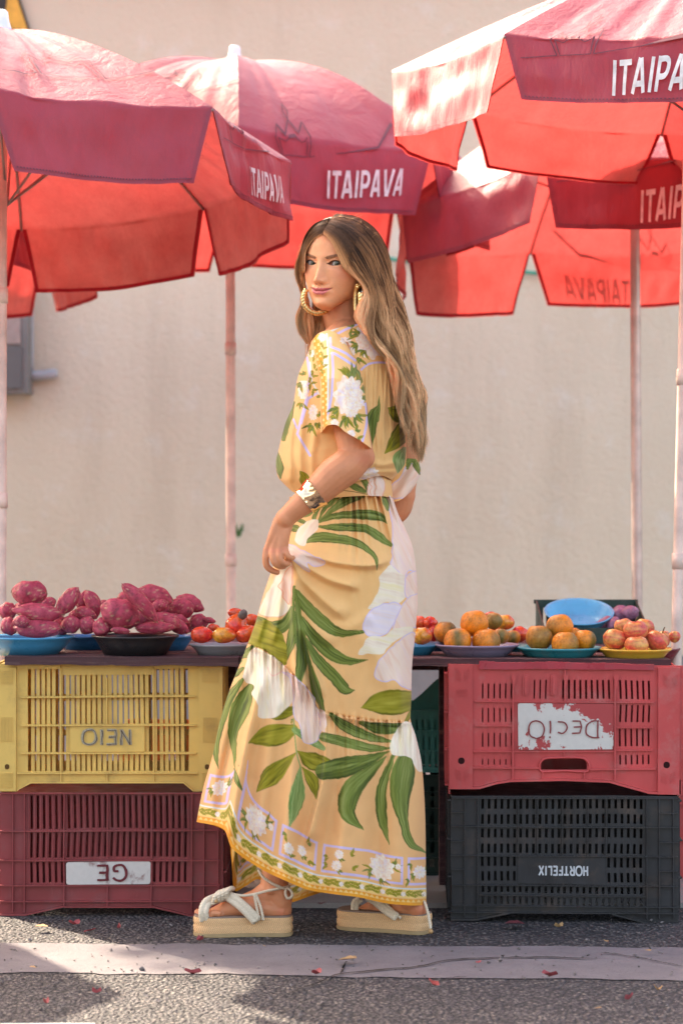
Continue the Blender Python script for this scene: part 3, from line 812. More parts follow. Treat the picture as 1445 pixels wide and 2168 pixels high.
for a, b in (((0, 1549), (155, 1549)), ((155, 1549), (382, 1498)), ((900, 1498), (1140, 1557)), ((1140, 1557), (1300, 1557))):
    pa, pb = (mx(a[0]), mz(a[1])), (mx(b[0]), mz(b[1]))
    mb.add([(pa[0], -.011, pa[1]), (pb[0], -.011, pb[1]), (pb[0], -.011, pb[1] + .004), (pa[0], -.011, pa[1] + .004), (pa[0], -.001, pa[1]), (pb[0], -.001, pb[1]), (pb[0], -.001, pb[1] + .004), (pa[0], -.001, pa[1] + .004)],
           [(0, 1, 2, 3), (7, 6, 5, 4), (3, 2, 6, 7), (4, 5, 1, 0)])
cm.put(mb, 'lower_rim')
def painted(name, col, under, sc, lo, hi):
    m = NT(name); f = m.ramp(m.noise(sc, 8, .7, dist=.3), [(lo, (0, 0, 0)), (hi, (1, 1, 1))]); m.base(m.mix(f, m.mix(m.noise(90, 4), tuple(np.array(col) * .85), col), under)); m.set(Roughness=.6, Specular_IOR_Level=.3)
    return m.m
lp = cm.put(rounded(MB(), mx(396), mx(888), mz(1366), mz(1233), -.009, .001, .006), 'label_plate', painted('chipped_white_paint', (.60, .53, .49), (.25, .13, .12), 14, .54, .62))
text_on(cm, 'GE', mx(667), mz(1300), .038, -.0092, plain('maroon_marker', (.13, .012, .018), .6), lp, .14, True, 1.25, .0015)
cm.walls(side_slots(.38, h2), [], zlo=.012)

# --- black crate, lower right
zr = lambda x, y: (860 + x / 2.47, 1380 + y / 2.47)
Y4 = 5.60; k4 = px2m(Y4)
turn = R_(-1.6)
h4 = CAMZ - (1686 - 1084) * k4
X0 = (955 - 722.5) * k4; w4 = 480 * k4
ck = Crate('crate', 'black crate printed with white upside down capitals, on the asphalt under the red crate', (X0, Y4 + .012, 0), w4, .38, h4, turn, M['black'])
def kx(x): return (zr(x, 0)[0] - 955) * k4
def kz(y): return (1952 - zr(0, y)[1]) * k4
holes = []
for gi, (r0, r1) in enumerate(((772, 822), (850, 900), (925, 972), (1004, 1054), (1075, 1125), (1152, 1202), (1228, 1262), (1284, 1324))):
    for g0, nn in ((392, 6), (590, 3), (690, 4), (820, 4), (952, 3), (1050, 6)):
        for i in range(nn):
            x = g0 + i * 33.3
            if gi in (4, 5) and 575 < x < 1040: continue
            holes.append((kx(x), kx(x + 14), kz(r1), kz(r0)))
V, F = plate(holes, .0, w4, kz(1366), h4, 0, .005); ck.put(MB().add(V, F), 'front_panel')
mb = MB()
for r in (764, 912, 1065, 1220, 1330): mb.box(kx(236), kx(1416), -.009, -.0005, kz(r + 3), kz(r - 3))
mb.box(kx(370), kx(1250), -.008, -.0005, kz(1277), kz(1271)); mb.box(kx(236), kx(1416), -.009, -.0005, kz(1367), kz(1361))
for r in (838, 990, 1140):
    mb.box(kx(236), kx(306), -.0085, -.0005, kz(r + 3), kz(r - 3)); mb.box(kx(1318), kx(1416), -.0085, -.0005, kz(r + 3), kz(r - 3))
for c in (306, 374, 1252, 1318, 1392): mb.box(kx(c - 3), kx(c + 3), -.0087, -.0006, kz(1392), kz(762))
for c in (582, 684, 814, 946, 1042): mb.box(kx(c - 2.5), kx(c + 2.5), -.006, -.0006, kz(1064), kz(766))
ck.put(mb, 'rib')
mb = MB()
for pts in ([(232, 1366), (545, 1366), (545, 1370), (365, 1404), (232, 1404)], [(1070, 1366), (1418, 1366), (1418, 1418), (1250, 1418), (1070, 1370)]):
    q = [(kx(a), kz(b)) for a, b in pts]; n = len(q)
    mb.add([(x, 0, z) for x, z in q] + [(x, .006, z) for x, z in q], [tuple(range(n))[::-1], tuple(range(n, 2 * n))] + [(i, (i + 1) % n, n + (i + 1) % n, n + i) for i in range(n)])
for a, b in (((232, 1406), (365, 1406)), ((365, 1406), (545, 1370)), ((1070, 1370), (1250, 1419)), ((1250, 1419), (1418, 1419))):
    pa, pb = (kx(a[0]), kz(a[1])), (kx(b[0]), kz(b[1]))
    mb.add([(pa[0], -.010, pa[1]), (pb[0], -.010, pb[1]), (pb[0], -.010, pb[1] + .004), (pa[0], -.010, pa[1] + .004), (pa[0], -.001, pa[1]), (pb[0], -.001, pb[1]), (pb[0], -.001, pb[1] + .004), (pa[0], -.001, pa[1] + .004)],
           [(0, 1, 2, 3), (7, 6, 5, 4), (3, 2, 6, 7), (4, 5, 1, 0)])
ck.put(mb, 'lower_rim')
lp = ck.put(rounded(MB(), kx(584), kx(1038), kz(1214), kz(1072), -.003, .001, .003), 'label_plate')
text_on(ck, 'HORTFELIX', kx(820), kz(1142), .022, -.0033, plain('white_ink', (.52, .50, .51), .6), lp, .2, True, .80)
ck.walls(side_slots(.38, h4), [], zlo=.012)

# --- red crate, upper right
Y3 = 5.62; k3 = px2m(Y3)
X0 = (948 - 722.5) * k3; w3 = 496 * k3
z3b = h4 + .002; h3 = CAMZ - (1417 - 1084) * k3 - z3b
cr = Crate('crate', 'red crate with chipped white name plate and hand hole, on the black crate', (X0, Y3 + .012, z3b), w3, .36, h3, R_(-2.2), M['red'])
def rx(x): return (zr(x, 0)[0] - 948) * k3
def rz(y): return (1692 - zr(0, y)[1]) * k3
holes = []
for gi, (r0, r1, w_) in enumerate(((172, 270, 11), (300, 392, 10), (428, 520, 10), (565, 615, 9))):
    for i in range(30):
        x = 395 + i * 29.8
        if x > 1270: continue
        if gi > 0 and 555 < x < 1090: continue
        ww = w_ if x > 1090 or (gi == 0 and x > 800) else w_ * .72
        if gi == 0 and (600 < x < 640 or 740 < x < 790 or 560 < x < 575): continue
        holes.append((rx(x), rx(x + ww), rz(r1), rz(r0 + (20 if x < 560 else 0))))
holes.append((rx(700), rx(940), rz(640), rz(582)))
V, F = plate(holes, .0, w3, rz(695), rz(92), 0, .005); cr.put(MB().add(V, F), 'front_panel')
mb = MB()
for r, a, b in ((284, 360, 1290), (410, 360, 556), (420, 1090, 1285), (545, 350, 1090), (540, 1090, 1285)): mb.box(rx(a), rx(b), -.007, -.0005, rz(r + 4), rz(r - 3))
mb.box(rx(348), rx(690), -.009, -.0005, rz(634), rz(626)); mb.box(rx(955), rx(1300), -.009, -.0005, rz(642), rz(634))
for c in (556, 1090): mb.box(rx(c - 5), rx(c + 4), -.0085, -.0006, rz(694), rz(150))
mb.box(rx(822), rx(830), -.0085, -.0006, rz(283), rz(120)); mb.box(rx(818), rx(824), -.0065, -.0006, rz(568), rz(546))
for c in (560, 830, 1095): mb.add([(rx(c - 14), -.0088, rz(146)), (rx(c + 14), -.0088, rz(146)), (rx(c + 2), -.0088, rz(215)), (rx(c - 2), -.0088, rz(215))], [(3, 2, 1, 0)])
for c in (622, 768): rounded(mb, rx(c - 17), rx(c + 17), rz(252), rz(146), -.005, -.0006, .006); rounded(mb, rx(c - 7), rx(c + 7), rz(244), rz(154), -.008, -.0045, .0025)
for c in (710, 928): mb.box(rx(c - 4), rx(c + 4), -.007, -.0006, rz(700), rz(648))
cr.put(mb, 'rib')
# rounded frame of the hand hole
hp = []
for cx_, cz_, a0 in ((918, 604, -60), (722, 604, 130)):
    pass
loop = [(690, 634), (692, 612), (706, 588), (730, 577), (820, 573), (915, 577), (938, 590), (952, 612), (955, 634), (940, 650), (820, 645), (706, 650), (690, 634)]
pts = np.array([(rx(a), -.003, rz(b)) for a, b in loop]); V, F = tube(spline(pts, 60), .003, 6); cr.put(MB().add(V, F), 'handle_rim', smooth=True)
mb = MB()
up = [(222, 742), (380, 742), (470, 716), (545, 704), (820, 698), (1060, 706), (1130, 726), (1270, 764), (1424, 768), (1424, 680), (222, 680)]
q = [(rx(a), rz(b)) for a, b in up]; n = len(q)
mb.add([(x, .0005, z) for x, z in q] + [(x, .006, z) for x, z in q], [tuple(range(n))[::-1], tuple(range(n, 2 * n))] + [(i, (i + 1) % n, n + (i + 1) % n, n + i) for i in range(n)])
for a, b in zip(up[:8], up[1:9]):
    pa, pb = (rx(a[0]), rz(a[1])), (rx(b[0]), rz(b[1]))
    mb.add([(pa[0], -.011, pa[1]), (pb[0], -.011, pb[1]), (pb[0], -.011, pb[1] + .005), (pa[0], -.011, pa[1] + .005), (pa[0], -.0, pa[1]), (pb[0], -.0, pb[1]), (pb[0], -.0, pb[1] + .005), (pa[0], -.0, pa[1] + .005)],
           [(0, 1, 2, 3), (7, 6, 5, 4), (3, 2, 6, 7), (4, 5, 1, 0)])
cr.put(mb, 'lower_rim')
cr.put(MB().box(rx(222), rx(345), -.012, -.001, rz(742), rz(90)), 'corner_post'); mb = MB(); mb.box(rx(1312), rx(1424), -.012, -.001, rz(766), rz(100)); cr.put(mb, 'corner_post')
mb = MB()
for xa, ya, flipx in ((260, 118, 1), (305, 118, -1), (260, 640, 1), (300, 640, -1), (1340, 145, 1), (1385, 145, -1), (1330, 655, 1), (1375, 655, -1)):
    for i in range(6):
        y = ya + i * 9; s_ = 9 * flipx
        mb.add([(rx(xa), -.0135, rz(y - s_ + 5)), (rx(xa + 26), -.0135, rz(y + s_ + 5)), (rx(xa + 26), -.0135, rz(y + s_)), (rx(xa), -.0135, rz(y - s_))] + [(rx(xa), -.0119, rz(y - s_ + 5)), (rx(xa + 26), -.0119, rz(y + s_ + 5)), (rx(xa + 26), -.0119, rz(y + s_)), (rx(xa), -.0119, rz(y - s_))],
               [(0, 1, 2, 3), (0, 4, 5, 1), (3, 2, 6, 7)])
for i in range(6): mb.box(rx(262), rx(318), -.0135, -.0119, rz(222 + i * 6), rz(218 + i * 6))
cr.put(mb, 'grip_pad')
mb = MB()
for x, y in ((289, 592), (1356, 616)): rounded(mb, rx(x - 17), rx(x + 17), rz(y + 17), rz(y - 17), -.0125, -.0118, .0068)
cr.put(mb, 'drain_hole_disc', plain('hole_shade_red', (.03, .008, .008), .8, .1))  # dark discs again, hole shade put into their colour
lp = cr.put(rounded(MB(), rx(582), rx(1080), rz(534), rz(294), -.006, .001, .005), 'label_plate', painted('peeling_white_paint', (.62, .55, .50), (.40, .055, .055), 9, .50, .512))
text_on(cr, 'DeciO', rx(820), rz(428), .042, -.0063, plain('red_groove', (.22, .03, .03), .6), lp, .075, True, 1.12, .001)
# broken, peeling upper rim
mb = MB()
xs = np.linspace(380, 1290, 24)
for i in range(23):
    dz = 5 + 3 * float(vnoise(i * .6, 3.3)); mb.box(rx(xs[i]), rx(xs[i + 1]) + .0002, -.010, .004, rz(96 + dz + 14), rz(76 + i * .5 + 2.5 * float(vnoise(i * .5, 9.1))))
cr.put(mb, 'upper_rim', dirty('glossy_red_rim', (.36, .03, .045), .15, .3, 9))
cr.walls(side_slots(.36, h3), [])

# --- crates standing behind
def simple_crate(label, px0, px1, Y, z0, z1, d, mat, rowsn, pitch=.03, sw=.014, turn=0, hang=None):
    k = px2m(Y); X0 = (px0 - 722.5) * k; w = (px1 - px0) * k; h = z1 - z0
    c = Crate('crate', label, (X0, Y, z0), w, d, h, turn, mat)
    ho = []
    for i in range(rowsn):
        a = h * (.08 + .84 * i / rowsn); b = h * (.08 + .84 * (i + .72) / rowsn)
        ho += slots(.03, w - .03, pitch, sw, a, b)
    V, F = plate(ho, 0, w, 0, h, 0, .004); c.put(MB().add(V, F), 'front_panel')
    so = []
    for i in range(rowsn):
        a = h * (.08 + .84 * i / rowsn); b = h * (.08 + .84 * (i + .72) / rowsn); so += slots(.03, d - .03, pitch, sw, a, b)
    mb = MB()
    for r in np.linspace(0, h - .004, rowsn + 1): mb.box(-.002, w + .002, -.009, -.0005, r, r + .004)
    c.put(mb, 'rib'); V, F = plate(so, .002, d, 0, h, 0, .004)
    for x in (0, w - .004): c.put(MB().add(np.stack([V[:, 1] + x, V[:, 0], V[:, 2]], 1), F), 'side_panel')
    V, F = plate(ho, .004, w - .004, 0, h, d - .004, .004); c.put(MB().add(V, F), 'back_panel')
    c.put(MB().box(.004, w - .004, .004, d - .004, .002, .007), 'base_panel')
    return c
Yb = 6.25
zt_ = CAMZ - (1640 - 1084) * px2m(Yb)
cg = simple_crate('dark green slotted crate on the pavement below the teal crate', 800, 946, Yb, .012, zt_, .34, M['green'], 6, .026, .011)
ct = simple_crate('teal crate with wavy rim, on the dark green crate behind the woman', 790, 962, Yb + .02, zt_ + .004, CAMZ - (1505 - 1084) * px2m(Yb), .34, M['teal'], 3, .016, .006)
# high curved end wall of the teal crate
k = px2m(Yb + .10); xs = np.linspace(0, 172 * k, 20); h0 = ct.h
prof = h0 + .005 + (68 * k) * sstep(.35, .95, xs / xs[-1])
V = np.concatenate([np.stack([xs, 0 * xs + .10, 0 * xs + .01], 1), np.stack([xs, 0 * xs + .10, prof], 1), np.stack([xs, 0 * xs + .106, 0 * xs + .01], 1), np.stack([xs, 0 * xs + .106, prof], 1)])
F = [(i, i + 1, i + 21, i + 20) for i in range(19)] + [(i + 60, i + 61, i + 41, i + 40) for i in range(19)] + [(i + 20, i + 21, i + 61, i + 60) for i in range(19)]
ct.put(MB().add(V, F), 'end_panel')
cx2 = simple_crate('red crate edge showing past the black crate at the far right', 1436, 1760, 6.2, .012, .30, .34, M['red'], 3, .02, .009)
cx3 = simple_crate('red crate behind the maroon crate, its sunlit glow painted orange', 250, 420, 6.55, .012, .36, .34, dirty('sunglow_crate_plastic', (.55, .16, .03), .2, .45), 3, .02, .009)  # orange plastic stands in for sunlight coming through a red crate

# ------------------------------------------------------------------ table
def mat_wood():
    m = NT('weathered_purple_wood')
    g = m.noise(1, 8, .7, m.obj((2.2, 40, 60)), .5)
    c = m.ramp(g, [(.3, (.035, .016, .02)), (.55, (.085, .038, .042)), (.72, (.19, .115, .10)), (.85, (.33, .23, .19))])
    m.base(c); m.set(Roughness=.7, Specular_IOR_Level=.3); m.bump(g, .7, .006)
    return m.m
M['wood'] = mat_wood()
Yt = 5.655; kt = px2m(Yt)
ztop = CAMZ - (1390 - 1084) * kt
TX0, TX1 = (10 - 722.5) * kt, (1420 - 722.5) * kt
tb = empty('table', (0, Yt + .3, 0), 'dark weathered wooden plank table holding plates of produce over the crates', 'table')
def tz(x): return ztop - .0075 * (x - TX0) / (TX1 - TX0)
def plank(x0, x1, y0, y1, th, seed):
    n = 60; xs = np.linspace(x0, x1, n); mb = MB()
    e = .0025 * vnoise(xs * 18, xs * 0 + seed, seed) + .0012 * vnoise(xs * 70, xs * 0, seed)
    eb = .0025 * vnoise(xs * 25, xs * 0 + 5, seed + 9) - .002 * (vnoise(xs * 8, xs * 0 + 2, seed) > .3)
    z = tz(xs)
    a = np.stack([xs, y0 + np.abs(e), z + e * .2], 1); b = np.stack([xs, 0 * xs + y1, z], 1); c = np.stack([xs, 0 * xs + y1, z - th], 1); d = np.stack([xs, y0 + np.abs(e) + .003, z - th + eb], 1)
    V = np.concatenate([a, b, c, d]); F = []
    for i in range(n - 1):
        for p, q in ((0, 1), (1, 2), (2, 3), (3, 0)): F.append((p * n + i, q * n + i, q * n + i + 1, p * n + i + 1)[::-1])
    F += [(0, n, 2 * n, 3 * n), (n - 1, 4 * n - 1, 3 * n - 1, 2 * n - 1)]
    return mesh('plank', V, F, M['wood'], tb)
xm = (505 - 722.5) * kt
plank(TX0, xm, Yt, Yt + .19, .0185, 1); plank(xm + .003, TX1, Yt + .003, Yt + .19, .0185, 2)
for i in range(1, 5): plank(TX0 + .01 * (i % 2), TX1 - .012 * (i % 3), Yt + .195 * i, Yt + .195 * i + .19, .018, 3 + i)
for px, Yl in ((480, 5.90), (480, 6.5), (948, 6.08), (1180, 6.5)):
    X = (px - 722.5) * px2m(Yl); mesh('table_leg', *(lambda q: (np.concatenate(q.V), q.F))(MB().box(X - .022, X + .022, Yl, Yl + .05, .012, tz(X) - .021)), M['wood'], tb)
mesh('apron', *(lambda q: (np.concatenate(q.V), q.F))(MB().box(TX0 + .06, TX1 - .06, Yt + .66, Yt + .69, ztop - .075, ztop - .03)), M['wood'], tb)

# ------------------------------------------------------------------ plates and bowls
def dish(name, label, pxc, Y, rpx, rim_py, depth, col, basef=.62, tilt=0, th=.003, rough=.35, lip=.006, group='plates and bowls of produce', wear=(.1, .08, .07)):
    k = px2m(Y); r = rpx * k; c = W(pxc, rim_py, Y); h = depth
    prof = [(0, -h + .003), (r * basef * .9, -h + .003), (r * basef, -h + .006), (r * .86, -h * .36), (r * .93, -.004), (r, 0), (r + .0015, -.002), (r, -.0045), (r * .93, -.008), (r * .86, -h * .42), (r * basef, -h), (0, -h)]
    n = 40; V = []
    for q, (rr, z) in enumerate(prof):
        for j in range(n):
            a = j * 2 * math.pi / n; wv = 1 + .006 * math.sin(3 * a + pxc)
            p = np.array([rr * math.cos(a) * wv, rr * math.sin(a) * wv, z])
            if tilt: p = np.array([p[0], p[1] * math.cos(tilt) - p[2] * math.sin(tilt), p[1] * math.sin(tilt) + p[2] * math.cos(tilt)])
            V.append(p + c)
    o = mesh(name, V, gridq(len(prof), n, True), dirty(name + '_paint_%d' % pxc, col, .1, rough, 12, dirt=wear, dirt_amt=.3), None, True, base=c)
    return tag(o, label, 'plate' if name == 'plate' else 'bowl', group)
tzp = lambda py, Y: py
dish('plate', 'bright blue plate heaped with sweet potatoes beside the left pole', 62, 5.78, 96, 1346, .046, (.045, .26, .46))
dish('plate', 'deep blue plate between the bright blue plate and the black bowl', 182, 5.98, 62, 1345, .040, (.03, .155, .33))
dish('bowl', 'black bowl heaped with sweet potatoes in the middle of the left pile', 287, 5.76, 92, 1344, .046, (.022, .02, .022), .72)
dish('plate', 'deep blue plate peeping out right of the black bowl', 352, 5.96, 58, 1345, .04, (.03, .17, .36))
dish('plate', 'thin grey plate with glossy red cashew fruits', 470, 5.79, 68, 1362, .031, (.30, .28, .29), .68)
dish('plate', 'blue plate with red fruits half hidden behind the skirt', 868, 5.82, 60, 1364, .030, (.03, .20, .33))
dish('plate', 'dark blue plate with red fruits behind the lilac plate', 925, 6.02, 62, 1362, .033, (.02, .06, .12))
dish('plate', 'lilac grey plate of green tinged tangerines', 1009, 5.79, 88, 1363, .034, (.25, .20, .29), .68)
dish('plate', 'dark teal plate behind the lilac and teal plates', 1082, 6.0, 56, 1365, .035, (.015, .10, .13))
dish('plate', 'chipped teal plate of four tangerines', 1181, 5.78, 90, 1369, .034, (.025, .25, .29), .66, wear=(.45, .2, .05))
dish('plate', 'maroon plate between the teal and yellow plates', 1262, 6.0, 52, 1370, .036, (.08, .02, .03))
dish('plate', 'mustard yellow plate piled with striped apples', 1343, 5.76, 77, 1372, .035, (.70, .39, .045), .66)
dish('plate', 'dark red plate showing behind the yellow plate', 1394, 5.97, 44, 1372, .034, (.14, .02, .03))

# --- dark green crate with the tilted blue bowl and the onions at the back of the table
Yg = 6.34; kg = px2m(Yg); zg = tz(.8) + .001
cgx = (1150 - 722.5) * kg; gw = 222 * kg
gc = Crate('crate', 'low dark green crate on the table with a blue bowl leaning in it', (cgx, Yg, zg), gw, .26, .105, 0, M['green'])
gc.put(MB().box(0, gw, 0, .004, 0, .042), 'front_panel')
for x in (0, gw - .004):
    V = [(x, .004, 0), (x, .256, 0), (x, .256, .105), (x, .004, .042)]; V += [(a + .004, b, c) for a, b, c in V]
    gc.put(MB().add(V, [(0, 1, 2, 3), (7, 6, 5, 4), (3, 2, 6, 7), (0, 3, 7, 4), (1, 5, 6, 2)]), 'side_panel')
ho = slots(.02, gw - .02, .018, .008, .02, .085)
V, F = plate(ho, 0, gw, 0, .105, .2565, .004); gc.put(MB().add(V, F), 'back_panel'); gc.put(MB().box(.004, gw - .004, .004, .256, .002, .006), 'base_panel')
gc.put(MB().box(-.004, gw + .004, .262, .272, .096, .107), 'rim')
dish('bowl', 'sky blue bowl leaning in the green crate on the table', 1225, 6.42, 73, 1293, .042, (.085, .36, .58), .70, R_(20))

# ------------------------------------------------------------------ fruit and roots
def blob(name, label, cat, group, px, py, Y, a, b, c, rot, mat, colf, bend=0, taper=0, seed=0, lump=.06, dimple=0, ends=None, n1=40, n2=28, yaw=0):
    """rounded fruit: half axes a (length), b, c in photograph pixels; rot in degrees in the picture plane"""
    k = px2m(Y); V = []; C = []
    u = np.linspace(0, np.pi, n2); v = np.arange(n1) * 2 * np.pi / n1
    U, Vv = np.meshgrid(u, v, indexing='ij')
    x = np.cos(U); rr = np.sin(U)
    if ends is not None: rr = rr * (1 - ends * np.abs(x) ** 3); 
    rr = rr * (1 + taper * x)
    y = rr * np.cos(Vv); z = rr * np.sin(Vv)
    l = 1 + lump * vnoise(x * 2.3 + seed * 3.1, np.cos(Vv) * 1.6 + seed, seed) + lump * .8 * vnoise(x * 4 + seed, np.sin(Vv) * 2.2 + 5, seed + 3)
    X, Yy, Z = x * a * l, y * c * l, z * b * l
    if dimple: Z = Z - dimple * b * np.exp(-(X ** 2 + Yy ** 2) / (2 * (.3 * a) ** 2)) * (z > 0)
    Z = Z + bend * a * (x ** 2 - .4)
    P = np.stack([X, Yy, Z], -1)
    th = R_(rot); ya = R_(yaw)
    P = np.stack([P[..., 0] * math.cos(ya) - P[..., 1] * math.sin(ya), P[..., 0] * math.sin(ya) + P[..., 1] * math.cos(ya), P[..., 2]], -1)
    Q = np.stack([P[..., 0] * math.cos(th) - P[..., 2] * math.sin(th), P[..., 1], P[..., 0] * math.sin(th) + P[..., 2] * math.cos(th)], -1) * k
    ctr = W(px, py, Y)
    col = colf(x, Vv, seed)
    o = mesh(name, (Q + ctr).reshape(-1, 3), gridq(n2, n1, True), mat, None, True, col.reshape(-1, 3), base=ctr)
    return tag(o, label, cat, group)

def mixc(a, b, t): t = np.clip(t, 0, 1)[..., None]; return np.array(a) * (1 - t) + np.array(b) * t
def c_potato(x, v, s):
    t = .5 + .5 * vnoise(x * 4 + s * 7, np.cos(v) * 3 + s, s)
    c = mixc((.30, .024, .052), (.46, .070, .108), t)
    sc = vnoise(x * 9 + s * 3, np.sin(v) * 7 + s, s + 5) * .6 + .5 * vnoise(x * 20 + s, np.sin(v) * 14 + s, s + 8)
    c = mixc(c, (.46, .27, .17), (sc - .36) * 3)
    c = mixc(c, (.10, .03, .035), (vnoise(x * 13 + s, np.cos(v) * 11, s + 2) - .62) * 3)
    return mixc(c, (.33, .20, .13), (np.abs(x) - .955) * 18)
def c_tang(x, v, s):
    t = .32 + .8 * vnoise(x * 1.3 + s * 3, np.cos(v) * 1.2 + s, s)
    c = mixc((.72, .215, .012), (.16, .115, .022), t * 1.1)
    return mixc(c, (.36, .25, .08), (vnoise(x * 16, v * 9, s) - .5) * .8)
def c_apple(x, v, s):
    t = .5 + .5 * vnoise(v * 7, x * 1.2 + s, s) + .5 * vnoise(x * 1.5 + s, np.cos(v) * 1.5, s + 4)
    return mixc((.66, .34, .09), (.58, .065, .05), t * 1.15)
def c_cashew(x, v, s):
    t = .5 + .6 * vnoise(x * 2 + s, np.cos(v) * 1.8 + s, s)
    c = mixc((.62, .022, .028), (.70, .11, .022), t)
    if s % 5 == 2: c = mixc(c, (.68, .30, .035), .5 + .8 * vnoise(x * 1.6 + s, np.sin(v) * 1.5, s + 1))
    return c
def fruit_mat(name, rough, spec, bs, bump, dots=None):
    m = NT(name); a = m.new('ShaderNodeVertexColor', layer_name='Col')
    c = a.outputs[0]
    f = m.ramp(m.noise(110, 6, .75), [(.34, (.62, .57, .55)), (.5, (1, 1, 1)), (.68, (1.25, 1.22, 1.2))]); c = m.mix(1.0, c, f, 'MULTIPLY')
    m.base(c); m.set(Roughness=rough, Specular_IOR_Level=spec); m.bump(m.noise(bs, 4, .6), bump, .004)
    return m.m
FM = {'p': fruit_mat('sweet_potato_skin', .6, .3, 130, .14), 't': fruit_mat('tangerine_skin', .42, .45, 420, .35), 'a': fruit_mat('apple_skin', .35, .4, 60, .05), 'c': fruit_mat('cashew_skin', .18, .5, 40, .05), 'o': fruit_mat('onion_skin', .4, .4, 60, .1)}

zp = lambda x, y: (x / 2.58, 1200 + y / 2.58)
POT = [  # z6 x, y, a, b, rot, Y, bend, label
 (162, 142, 94, 68, 0, 5.80, 0, 'fat round sweet potato with a dark pit, topmost at the left end'),
 (212, 250, 142, 52, -6, 5.76, .05, 'long knobbly sweet potato lying under the fat round one'),
 (118, 300, 48, 33, 5, 5.725, 0, 'stubby small sweet potato with a pale cut end, left front'),
 (206, 338, 126, 52, 0, 5.75, .03, 'broad sweet potato resting on the rim of the bright blue plate'),
 (372, 188, 92, 50, 52, 5.82, .05, 'smooth sweet potato leaning steeply up to the right over the blue plate'),
 (452, 184, 58, 36, 70, 5.90, 0, None), (508, 208, 80, 42, 108, 5.88, .12, 'curved sweet potato with pointed upright tip between the two heaps'),
 (470, 256, 66, 36, -20, 5.84, 0, None), (388, 316, 58, 48, 12, 5.80, 0, None), (478, 322, 50, 50, 60, 5.80, 0, None), (555, 330, 54, 50, 90, 5.74, 0, 'upright blunt sweet potato at the left rim of the black bowl'),
 (40, 242, 56, 48, 0, 5.86, 0, None), (48, 326, 46, 52, 20, 5.80, 0, None), (330, 320, 50, 62, 70, 5.86, 0, None), (418, 268, 52, 36, 20, 5.9, 0, None),
 (656, 256, 112, 82, -24, 5.735, 0, 'biggest egg shaped sweet potato lying at the front of the black bowl'),
 (764, 192, 140, 46, -48, 5.70, -.06, 'long finger shaped sweet potato slanting across the top of the black bowl heap'),
 (836, 164, 108, 66, -12, 5.82, .02, 'large smooth sweet potato crowning the heap in the black bowl'),
 (660, 348, 54, 20, -6, 5.715, 0, 'thin sweet potato end with a pale cut on the black bowl rim'),
 (850, 334, 108, 36, 2, 5.73, -.02, 'long low sweet potato lying along the black bowl rim'), (905, 292, 88, 44, -18, 5.77, 0, None), (980, 330, 58, 36, -30, 5.79, 0, None),
 (990, 224, 72, 56, -20, 5.88, 0, None), (1040, 200, 82, 46, -25, 5.93, 0, 'tapered sweet potato pointing down right at the right end of the heap'), (1085, 302, 54, 46, 0, 5.92, 0, None),
 (968, 286, 66, 30, -14, 5.82, 0, None), (1142, 292, 36, 18, -12, 5.9, 0, 'tiny pointed sweet potato tip at the far right of the heap'), (872, 212, 50, 36, 20, 5.78, 0, None), (566, 204, 32, 24, 0, 5.98, 0, None),
 (610, 300, 60, 60, 0, 5.86, 0, None), (780, 290, 90, 50, 0, 5.84, 0, None), (250, 210, 60, 40, 30, 5.93, 0, None), (700, 180, 60, 50, 0, 5.92, 0, None), (1010, 330, 44, 34, 0, 5.95, 0, None), (130, 225, 60, 40, 0, 5.92, 0, None), (930, 240, 60, 50, 20, 5.92, 0, None),
]
SPARE = iter(['sweet potato behind the steeply leaning one over the bright blue plate', 'sweet potato slanting down in the dip between the two heaps', 'round sweet potato at the right rim of the bright blue plate', 'plump sweet potato just left of the upright blunt one',
 'upper sweet potato half cut off by the left pole', 'lower sweet potato half hidden by the left pole', 'sweet potato tucked in between the broad one and the round one at the plate rim', 'sweet potato low behind the steeply leaning one', 'sweet potato lying over the long low one in the black bowl', 'sweet potato at the right rim of the black bowl',
 'wide sweet potato behind the right shoulder of the black bowl heap', 'rounded sweet potato beside the tiny pointed tip at the right end', 'slim sweet potato pointing right under the tapered one', 'sweet potato peeping out behind the finger shaped one', 'small sweet potato far back between the two heaps',
 'sweet potato buried behind the biggest egg shaped one', 'sweet potato buried under the finger shaped one', 'sweet potato showing right behind the fat round one', 'sweet potato behind the top of the finger shaped one', 'sweet potato low at the back right of the black bowl', 'sweet potato behind and under the fat round one', 'sweet potato filling the heap below the large smooth one'])
for i, (x, y, a, b, r, Y, bend, lab) in enumerate(POT):
    px, py = zp(x, y); a /= 2.58; b /= 2.58
    blob('sweet_potato', lab or next(SPARE), 'sweet potato', 'heap of purple sweet potatoes', px, py, Y, a, b, b * .95, -r if False else r, FM['p'], c_potato, bend, .16 * math.sin(i * 2.3), i, .075, ends=.12 + .12 * (i % 3))

